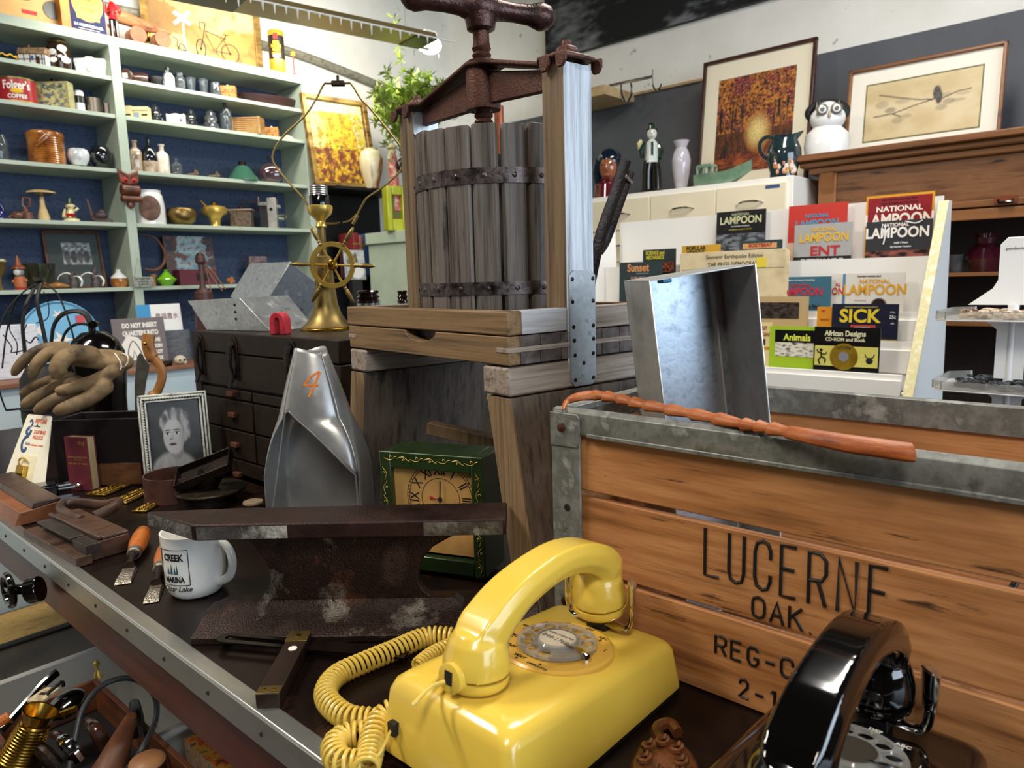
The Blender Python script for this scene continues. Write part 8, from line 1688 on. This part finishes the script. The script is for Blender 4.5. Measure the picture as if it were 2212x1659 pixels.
mag('POPULAR SCIENCE magazine, mustard cover peeking above the old newspaper', 1473, 1556, 530, 1, '#cfa033', [('POPULAR', .022, -.12, .012, '#1d1a14', .85), ('SCIENCE', .022, -.12, .030, '#1d1a14', .85)], .035)
mag('dark teal magazine with orange title strip, right of the mustard one', 1598, 1690, 520, 1, '#2f4245', [('BODYBEAT', .017, 0, .017, '#a8321f', 1)], .03, bands=[(.08, .88, .009, .028, '#d99f6a')])
mag('SUNSET magazine, dark teal cover with tan script title and skyscraper', 1339, 1431, 566, 1, '#26373a', [('Sunset', .042, -.05, .024, '#d9955c', .9), ('JANUARY PACIFIC LIFE', .006, .05, .046, '#8fa3a3', .9)], -.02, bands=[(.28, .62, .058, .15, '#a8837c'), (.32, .36, .058, .15, '#6a5a5c'), (.44, .48, .058, .15, '#6a5a5c'), (.55, .58, .058, .15, '#6a5a5c')])
# old newspaper
X = tiers[1][0]-.005; a, b_ = PX(1470, 560, X), PX(1700, 548, X); yc = (a.y+b_.y)/2; w_ = a.y-b_.y; zb = tiers[1][1]-.058; h = PX(1580, 542, X).z-zb
t = T('old_newspaper', 'yellowed old newspaper headed Souvenir Earthquake Edition, THE PRESS DEMOCRAT', 'newspaper', (X-.012, yc, zb)); NWP = M('newsprint', ['#c9b48c', '#ddcba3', '#b59f78'], sc=7, r=.8); Fx = fr((0, 0, 0), (0, -1, 0), (.03, 0, 1))
for i in range(3): MB(Fx).box(-w_/2-.002*i, w_/2+.004*i, 0, h-.004*i, -.003*(i+1), -.003*i-.0005).build('folded_sheet', NWP, t, bev=.001)
for s_, sz, x, v, wx in (('Souvenir Earthquake Edition', .020, .03, .020, .95), ('THE PRESS DEMOCRAT', .022, .02, .048, .85), ('of the Santa Rosa Courthouse Building', .012, .02, .078, 1)): txt(s_, sz, INK, Fx @ Matrix.Translation((w_*x, h-v, .0006)), t, sx=wx)
MB(Fx).box(-w_*.48, w_*.48, h-.064, h-.063, 0, .0004).build('rule', INK, t); MB(Fx).box(w_*.24, w_*.33, h-.062, h-.028, .0005, .0015).build('yellow_sticker', M('sticker_yellow', '#e3cc3a', r=.5), t)
mag('blue magazine with red NATIONAL LAMPOON title and yellow corner stripe', 1670, 1797, 598, 1, '#3f6a7d', [('NATIONAL', .014, .0, .030, '#b3203a', 1), ('LAMPOON', .036, .0, .052, '#c22340', .85), ('THE BEST OF THE YEAR, BY THE EDITORS', .006, -.02, .012, '#e0e4e6', .9), ('The Final', .016, .2, .1, '#18222b', .9)], .0, bands=[(.0, .14, .008, .04, '#4a2a26')])
mag('narrow white magazine with blue edge and red letters between the blue and white magazines', 1797, 1828, 592, 1, '#e6e0d8', [('AL', .016, 0, .035, '#c2452f', .9), ('ON', .032, 0, .058, '#c2452f', .75)], .025, bands=[(.82, 1, 0, .2, '#5a8ab0')])
mag('white magazine with gold NATIONAL LAMPOON title and a dark haired head at the bottom', 1829, 1957, 590, 1, '#dcd6cb', [('NATIONAL', .018, 0, .026, '#d99f26', 1), ('LAMPOON', .046, 0, .054, '#d99f26', .85), ('THE NEW SURPRISE ISSUE', .007, -.1, .010, '#3a3028', .9)], .0, bands=[(.16, .5, .085, .089, '#b9a8a0')], pic=(.05, .078, .36, .05, lambda u, v: mixc('#dcd6cb', '#26191a', ell(u, v, .6, .55, .36, .42)) if v > .2 else '#c99a80'))
mag('small orange pamphlet left of the SICK magazine', 1767, 1802, 662, 2, '#d98e2a', [('abc', .010, -.1, .012, '#b8262c', 1), ('RESORTS', .007, 0, .042, '#8f3a1c', 1)], .015)
mag('SICK magazine, dark navy cover with spiky yellow title and 25 cent price', 1799, 1943, 656, 2, '#1d1f33', [('SICK', .058, -.07, .040, '#e0c32c', 1.0), ('STILL', .007, .42, .026, '#b8b8b8', .9), ('25c', .016, .42, .040, '#c9c9c9', .8), ('1962', .006, .42, .06, '#c9c9c9', .9), ('THE MAGAZINE FOR PEOPLE WHO READ IT', .005, -.05, .010, '#b8a83a', 1)], .01, bands=[(.30, .68, .066, .14, '#b8433a'), (.36, .60, .072, .14, '#e3d8cf'), (.7, 1, .11, .14, '#a89a5a')])
mag('tan newspaper section with a large dark photograph, right of the tin box', 1640, 1746, 640, 2, '#bfa376', [], .02, cat='newspaper', name='newspaper', pic=(-.06, .02, .8, .055, noi('#1c1815', '#4a4038', 7)), th=.012)
mag('yellowish book reading TRADITIONAL AMERICAN, mostly behind the tin box', 1610, 1668, 695, 3, '#ead79a', [('TRADIT', .018, .1, .02, '#a04a26', .75), ('AMERICAN', .018, .1, .040, '#a04a26', .7)], -.01, bands=[(.55, .8, .055, .075, '#5a3020'), (.5, .95, .08, .09, '#c9952a')], cat='book', name='paperback_book')
def girf(u, v): k = nz3(u*7, v*7, 1, 3); return mixc('#e9e2cf', '#3a3530', max(0, k*3-.35))
mag('lime green bordered book titled Animals with animal line drawings', 1665, 1762, 704, 3, '#a9c92f', [('Animals', .030, .12, .036, '#e3ea55', .9)], -.012, bands=[(.12, 1, .012, .052, '#0c0c0b')], pic=(.06, .052, .86, .045, girf), cat='book', name='paperback_book')
t3, Fx, w_, h = mag('black and yellow book titled African Designs CD-ROM and Book with a gold disc', 1761, 1904, 706, 3, '#0d0c0c', [('African Designs', .023, -.02, .020, '#e6e3b8', .82), ('CD-ROM and Book', .015, -.02, .038, '#dcd8b0', .95)], -.022, bands=[(.02, .98, .058, .12, '#d9cf6a')], cat='book', name='paperback_book')
cd = MB(Fx @ Matrix.Translation((-.005, h-.090, .001))).lathe([(.012, 0), (.041, 0), (.041, .0008), (.012, .0008)], 40, cap=False); cd.loft
MB(Fx @ Matrix.Translation((-.005, h-.090, .001))).lathe([(.001, 0), (.041, 0), (.041, .0008), (.001, .0008)], 44).build('gold_disc', M('disc_gold', ['#9a6a1c', '#dcb33a', '#8a4a1c'], sc=7, r=.25, m=.7), t3); MB(Fx @ Matrix.Translation((-.005, h-.090, .002))).lathe([(.001, 0), (.015, 0), (.015, .0006), (.001, .0006)], 30).build('disc_hub', M('disc_silver', '#c9c9d4', r=.2, m=.6), t3); txt('DOVER', .013, INK, Fx @ Matrix.Translation((-.005, h-.062, .0022)), t3, bendz=.05)
m = MB(Fx @ Matrix.Translation((-w_*.38, h-.098, .0012))); m.sph((0, .026, 0), .005, 1, 1, .15).tube([(0, .02, 0), (.002, .006, 0), (.014, -.002, 0), (.012, -.014, 0)], .0028, 6, fl=.2).tube([(.002, .006, 0), (-.008, -.006, 0), (-.002, -.018, 0)], .0028, 6, fl=.2).tube([(0, .016, 0), (.012, .012, 0), (.018, .02, 0)], .002, 6, fl=.2).tube([(0, .016, 0), (-.01, .02, 0), (-.012, .028, 0)], .002, 6, fl=.2).build('printed_dancer', INK, t3)
m = MB(Fx @ Matrix.Translation((w_*.36, h-.085, .0012))); m.tube(arc((0, .006, 0), .013, pi, 2*pi, 10, 'xy'), .0016, 6, fl=.2).sph((0, -.014, 0), .010, 1, 1, .1).build('printed_mask', INK, t3)
# price stand: display stand with stones, far right
t = T('stone_display_stand', 'white tiered display stand at the right edge holding trays of polished stones', 'display stand', (2.12, .27, 0)); STW = M('acrylic_white', '#f1f0ee', r=.25, coat=.3)
MB().prism([(-.14, 1.10), (.095, 1.10), (.045, 1.14), (.035, 1.16), (.035, 1.245), (.02, 1.262), (-.14, 1.262)], -.004, .004, 'x').build('header_panel', STW, t, bev=.001)
txt('pendants', .010, INK, fr((-.0048, .005, 1.235), (0, -1, 0), (0, 0, 1)), t)
MB().cyl((0, 0, .0), (0, 0, 1.1), .012).lathe([(.001, 0), (.13, 0), (.13, .012), (.001, .012)], 28).build('pole', STW, t)
for z in (1.07, .90): 
    pl = MB().prism([(-.13, .12), (-.10, .145), (.08, .145), (.12, .10), (.12, -.16), (-.13, -.16)], z-.004, z).build('tray', STW, t, bev=.002)
    MB().prism([(-.13, .12), (-.10, .145), (.08, .145), (.12, .10), (.12, .096), (.078, .141), (-.098, .141), (-.126, .118), (-.126, -.16), (-.13, -.16)], z, z+.020).build('clear_edge', WHEELM, pl)
    MB().prism([(-.03, z-.15), (.03, z-.15), (.03, z-.03), (.06, z-.004), (-.06, z-.004), (-.03, z-.03)], -.01, -.004, 'x').build('bracket', STW, t)
    hp = (z > 1); mt = M('stones_tan' if hp else 'stones_black', ['#5a3a26', '#c9a27c', '#e6dccb', '#8d5f40', '#2b2320'] if hp else ['#0f1114', '#3a4248', '#14171a', '#6b7278', '#1d2124'], sc=38, r=.12, coat=.6)
    m = MB(); random.seed(21)
    for i in range(90): m.sph((random.uniform(-.10, .09), random.uniform(-.15, .10), z+random.uniform(.005, .014)), random.uniform(.007, .013), 1, 1.2, .6, 7, 5)
    s_ = m.build('polished_stones', mt); s_.location = (2.12, .27, 0); tag(s_, 'heap of tan and amber polished stones on the upper white tray' if hp else 'heap of black and grey polished stones on the lower white tray', 'polished stones', kind='stuff')
# ================================================================ clamp wheel, cast ornament, things below the table
t = T('black_clamp', 'black screw clamp with ring handle fixed under the table edge', 'clamp', (.318, 1.455, TZ-.036)); 
MB().tube([V((-.03, -.02+.026*cos(a), -.03+.026*sin(a))) for a in [2*pi*i/28 for i in range(28)]], .006, 8, closed=True).build('ring_handle', BLACKG, t); MB().cyl((-.03, -.02, -.03), (.0, -.045, -.03), .009).cyl((-.008, -.042, -.034), (.009, -.055, -.03), .022).build('screw_housing', BLACKG, t, bev=.003)
MB().tube([(-.03, .006, -.03), (-.03, -.046, -.03)], .004, 6).build('crossbar', BLACKG, t)
OB = PZ(1436, 1668, TZ); t = T('cast_scroll_ornament', 'brown glossy cast scroll ornament lying on the table between the telephones', 'ornament', OB+V((0, 0, .0006)), rad(30)); CO = M('cast_brown', ['#3a2012', '#7a4a2c', '#4f2e1a'], sc=40, r=.18, coat=.5, m=.3)
MB().sph((0, 0, .002), .034, 1.3, .9, .32, 24, 10).build('boss', CO, t); m = MB()
for i in range(7):
    a = i*.9; m.tube([V((.022*cos(a)+.009*cos(k*.8)*(1-k/9), .016*sin(a)+.009*sin(k*.8)*(1-k/9), .011+.001*k)) for k in range(9)], .0026, 6)
for s_ in (-1, 1): m.tube(cr([(s_*.03, 0, .004), (s_*.05, .008, .006), (s_*.062, -.004, .006), (s_*.05, -.012, .005)], 4), .006, 8)
m.build('scrolls', CO, t)
t = T('seagrass_mat', 'tan woven seagrass mat with black border on the floor', 'mat', (.6, 3.2, 0)); SG = M('seagrass', ['#8d6f3a', '#c4a263', '#a88548'], sc=60, st=(.4, 1.5, 1), r=.8, bump=1)
a, b_ = PZ(-300, 1502, 0), PZ(160, 1351, 0); MB().box(-3, .9, -.33, -.06, 0.001, .008).build('weave', SG, t); MB().box(-3, .9, -.365, -.33, .001, .010).build('black_border', BLACKM, t, bev=.003)
# plastic tote with a wooden drawer of junk
t = T('plastic_tote', 'translucent plastic storage tote under the table', 'storage box', (.33, 1.70, 0)); PLT = M('plastic_milky', '#c9c9c4', r=.3, tr=.35)
m = MB(); w2, l2 = .26, .24
for x0, x1, y0, y1 in ((-w2, w2, l2-.003, l2), (-w2, w2, -l2, -l2+.003), (-w2, -w2+.003, -l2, l2), (w2-.003, w2, -l2, l2)): m.box(x0, x1, y0, y1, 0.01, .30)
m.box(-w2, w2, -l2, l2, .002, .01).build('tub', PLT, t); m = MB()
for x0, x1, y0, y1 in ((-w2-.018, w2+.018, l2, l2+.018), (-w2-.018, w2+.018, -l2-.018, -l2), (-w2-.018, -w2, -l2, l2), (w2, w2+.018, -l2, l2)): m.box(x0, x1, y0, y1, .285, .302)
m.build('rim', PLT, t, bev=.004)
DRW = M('drawer_wood', ['#4a2716', '#7a4526', '#5f341d'], sc=20, st=(1, .2, 1), r=.5)
def dp3(px, py, z): return PZ(px, py, z)
c0, c1, c2 = dp3(212, 1468, .375), dp3(428, 1665, .375), dp3(128, 1500, .375)
t = T('tool_tray', 'open brown wooden tray full of old tools on top of the plastic tote', 'tray', (c0.x, c0.y, .3035)); dx = V((c1.x-c0.x, c1.y-c0.y, 0)); ex_ = dx.normalized(); wx_ = V((ex_.y, -ex_.x, 0)); L_ = dx.length; wx_ = wx_ if (c2-c0).dot(wx_) > 0 else -wx_; F_ = fr((0, 0, 0), ex_, (0, 0, 1))
W_ = .19; sgn = 1 if F_.to_3x3().col[2].dot(wx_) > 0 else -1
def dbox(x0, x1, w0, w1, z0, z1): return MB(F_).box(x0, x1, z0, z1, min(sgn*w0, sgn*w1), max(sgn*w0, sgn*w1))
dbox(0, L_, 0, .010, 0, .072).build('side_board', DRW, t, bev=.001); dbox(0, L_, W_, W_+.01, 0, .072).build('side_board', DRW, t, bev=.001); dbox(-.01, 0, 0, W_+.01, 0, .072).build('end_board', DRW, t, bev=.001); dbox(L_, L_+.01, 0, W_+.01, 0, .072).build('end_board', DRW, t, bev=.001); dbox(0, L_, .01, W_, 0, .008).build('bottom', BLACKM, t)
def jt(name, lab, cat, pts, z, r_, mat, part='body', n=10, k=5, base=None):
    P = cr([dp3(px, py, z_) for px, py, z_ in pts], k); o0 = P[0].copy(); rs = r_ if not isinstance(r_, tuple) else [r_[0]+(r_[1]-r_[0])*i/(len(P)-1) for i in range(len(P))]
    t = T(name, lab, cat, o0); MB().tube([q-o0 for q in P], rs, n).build(part, mat, t); return t, o0
c_ = dp3(50, 1610, .40); a_ = dp3(92, 1538, .44); ax_ = (dp3(88, 1535, .46)-dp3(30, 1665, .36)); o0 = dp3(30, 1665, .36)
t = T('brass_vase', 'brass vase with engraved grooves lying tilted in the drawer of tools', 'vase', o0); Tq = ax_.to_track_quat('Z', 'Y').to_matrix().to_4x4(); L_ = ax_.length
MB(Tq).lathe([(.001, 0), (.040, 0), (.042, L_*.1), (.034, L_*.2), (.026, L_*.72), (.022, L_*.8), (.030, L_), (.027, L_), (.019, L_*.8), (.001, L_*.75)], 32).build('body', BRASS, t)
m = MB(Tq)
for i in range(13): z = L_*(.22+i*.045); m.tube([V(((.0355-.0095*(z/L_-.2)/.5)*cos(a), (.0355-.0095*(z/L_-.2)/.5)*sin(a), z)) for a in [2*pi*k/28 for k in range(28)]], .0012, 5, closed=True)
m.build('grooves', BRASS, t)
o0 = dp3(143, 1522, .42); t = T('black_ladle', 'black enamel ladle bowl with brass handle in the drawer of tools', 'ladle', o0); MB(Matrix.Rotation(rad(-20), 4, 'Y')).sph((0, 0, 0), .036, 1, 1, .5, 24, 12).build('bowl', BLACKG, t); MB().tube([dp3(118, 1548, .43)-o0, dp3(165, 1530, .44)-o0], .006, 8).build('handle', BRASS, t)
jt('grey_cable', 'thick grey rubber cable looping over the drawer of tools', 'cable', [(148, 1668, .36), (162, 1600, .40), (180, 1530, .44), (225, 1478, .46), (285, 1466, .46), (332, 1500, .45), (336, 1555, .42), (305, 1620, .40), (270, 1668, .36)], 0, .0052, M('rubber_grey', '#2f3032', r=.45), 'cable')
o0 = dp3(95, 1505, .45); t = T('old_lock_plate', 'worn cream painted lock plate with keyhole in the drawer of tools', 'lock plate', o0, rad(35)); MB().box(-.022, .022, -.016, .016, 0, .006).build('plate', M('paint_worn_cream', ['#6b4a34', '#d3c29a', '#bfa97c'], sc=60, r=.6), t, bev=.001); MB().box(-.004, .004, -.006, .008, .0058, .0066).build('keyhole', INK, t)
jt('black_handled_tool', 'long black handled tool crossing the upper left of the drawer', 'hand tool', [(0, 1580, .42), (50, 1525, .44), (90, 1480, .46), (122, 1452, .47)], 0, (.007, .009), BLACKG, 'shaft')
jt('orange_handled_screwdriver', 'screwdriver with orange wooden handle at the left picture edge', 'screwdriver', [(-20, 1570, .44), (18, 1548, .445)], 0, (.010, .009), ORANGEW, 'handle')
jt('bent_steel_rod', 'thin bent dark steel rod behind the old lock plate', 'rod', [(100, 1500, .46), (132, 1474, .47), (137, 1482, .46)], 0, .0035, IRON, 'rod')
o0 = dp3(212, 1464, .345); t = T('brass_finial', 'small brass candlestick finial standing by the drawer corner', 'finial', o0); Z = lambda y: zat(o0, y)-o0.z; MB().lathe([(.001, 0), (.009, 0), (.006, Z(455)), (.003, Z(445)), (.003, Z(440)), (.0055, Z(436)), (.0055, Z(430)), (.001, Z(424))] if False else [(.001, 0), (.009, 0), (.007, .012), (.003, .018), (.003, .024), (.0065, .030), (.0065, .036), (.001, .042)], 16).build('finial', BRASSB, t)
jt('brown_wooden_horn', 'large curved brown wooden horn shaped handle in the drawer', 'wooden handle', [(236, 1665, .36), (262, 1600, .40), (285, 1545, .45)], 0, (.030, .008), WALNUT, 'handle', 14)
o0 = dp3(318, 1645, .39); t = T('wooden_spoon', 'pale brown round wooden spoon bowl at the bottom of the picture', 'spoon', o0); MB().sph((0, 0, 0), .030, 1, 1, .4, 20, 10).build('spoon_bowl', M('spoon_wood', ['#8a5a36', '#b07c50'], sc=12, r=.5), t)
for i, (a, b_, c) in enumerate((((60, 1600), (120, 1655), 'first dark file handle beside the brass vase'), ((120, 1590), (170, 1640), 'dark metal clamp piece between the vase and the cable'), ((190, 1560), (225, 1610), 'dark leather strap piece under the cable loop'), ((290, 1520), (300, 1590), 'dark iron bracket at the right inside the cable loop'))):
    jt(('file_handle', 'metal_clamp', 'leather_strap', 'iron_bracket')[i], c, 'hand tool', [(a[0], a[1], .38), ((a[0]+b_[0])/2, (a[1]+b_[1])/2-8, .40), (b_[0], b_[1], .37)], 0, (.010, .014), (IRON, CHROME, BRN, IRON)[i], 'piece')
t = T('magazine_pile', 'stack of colourful magazines in plastic sleeves under the table edge', 'magazine', (.70, 1.45, .0)); FLW = M('cover_floral', ['#2f4a34', '#c44a2f', '#d9a43a', '#3a3a4a', '#7d9a6a'], sc=24, r=.2, coat=.5)
random.seed(8); p_ = dp3(400, 1600, .35)
t.location = (.535, 1.28, 0.0)
for i in range(12): MB(Matrix.Rotation(rad(random.uniform(-6, 6)), 4, 'Z')).box(0, .24, -.14, .12, .001+i*.025, .001+i*.025+.0245).build('magazine_layer', FLW if i > 7 else M('cover_greyish', '#4a4a48', r=.4), t)
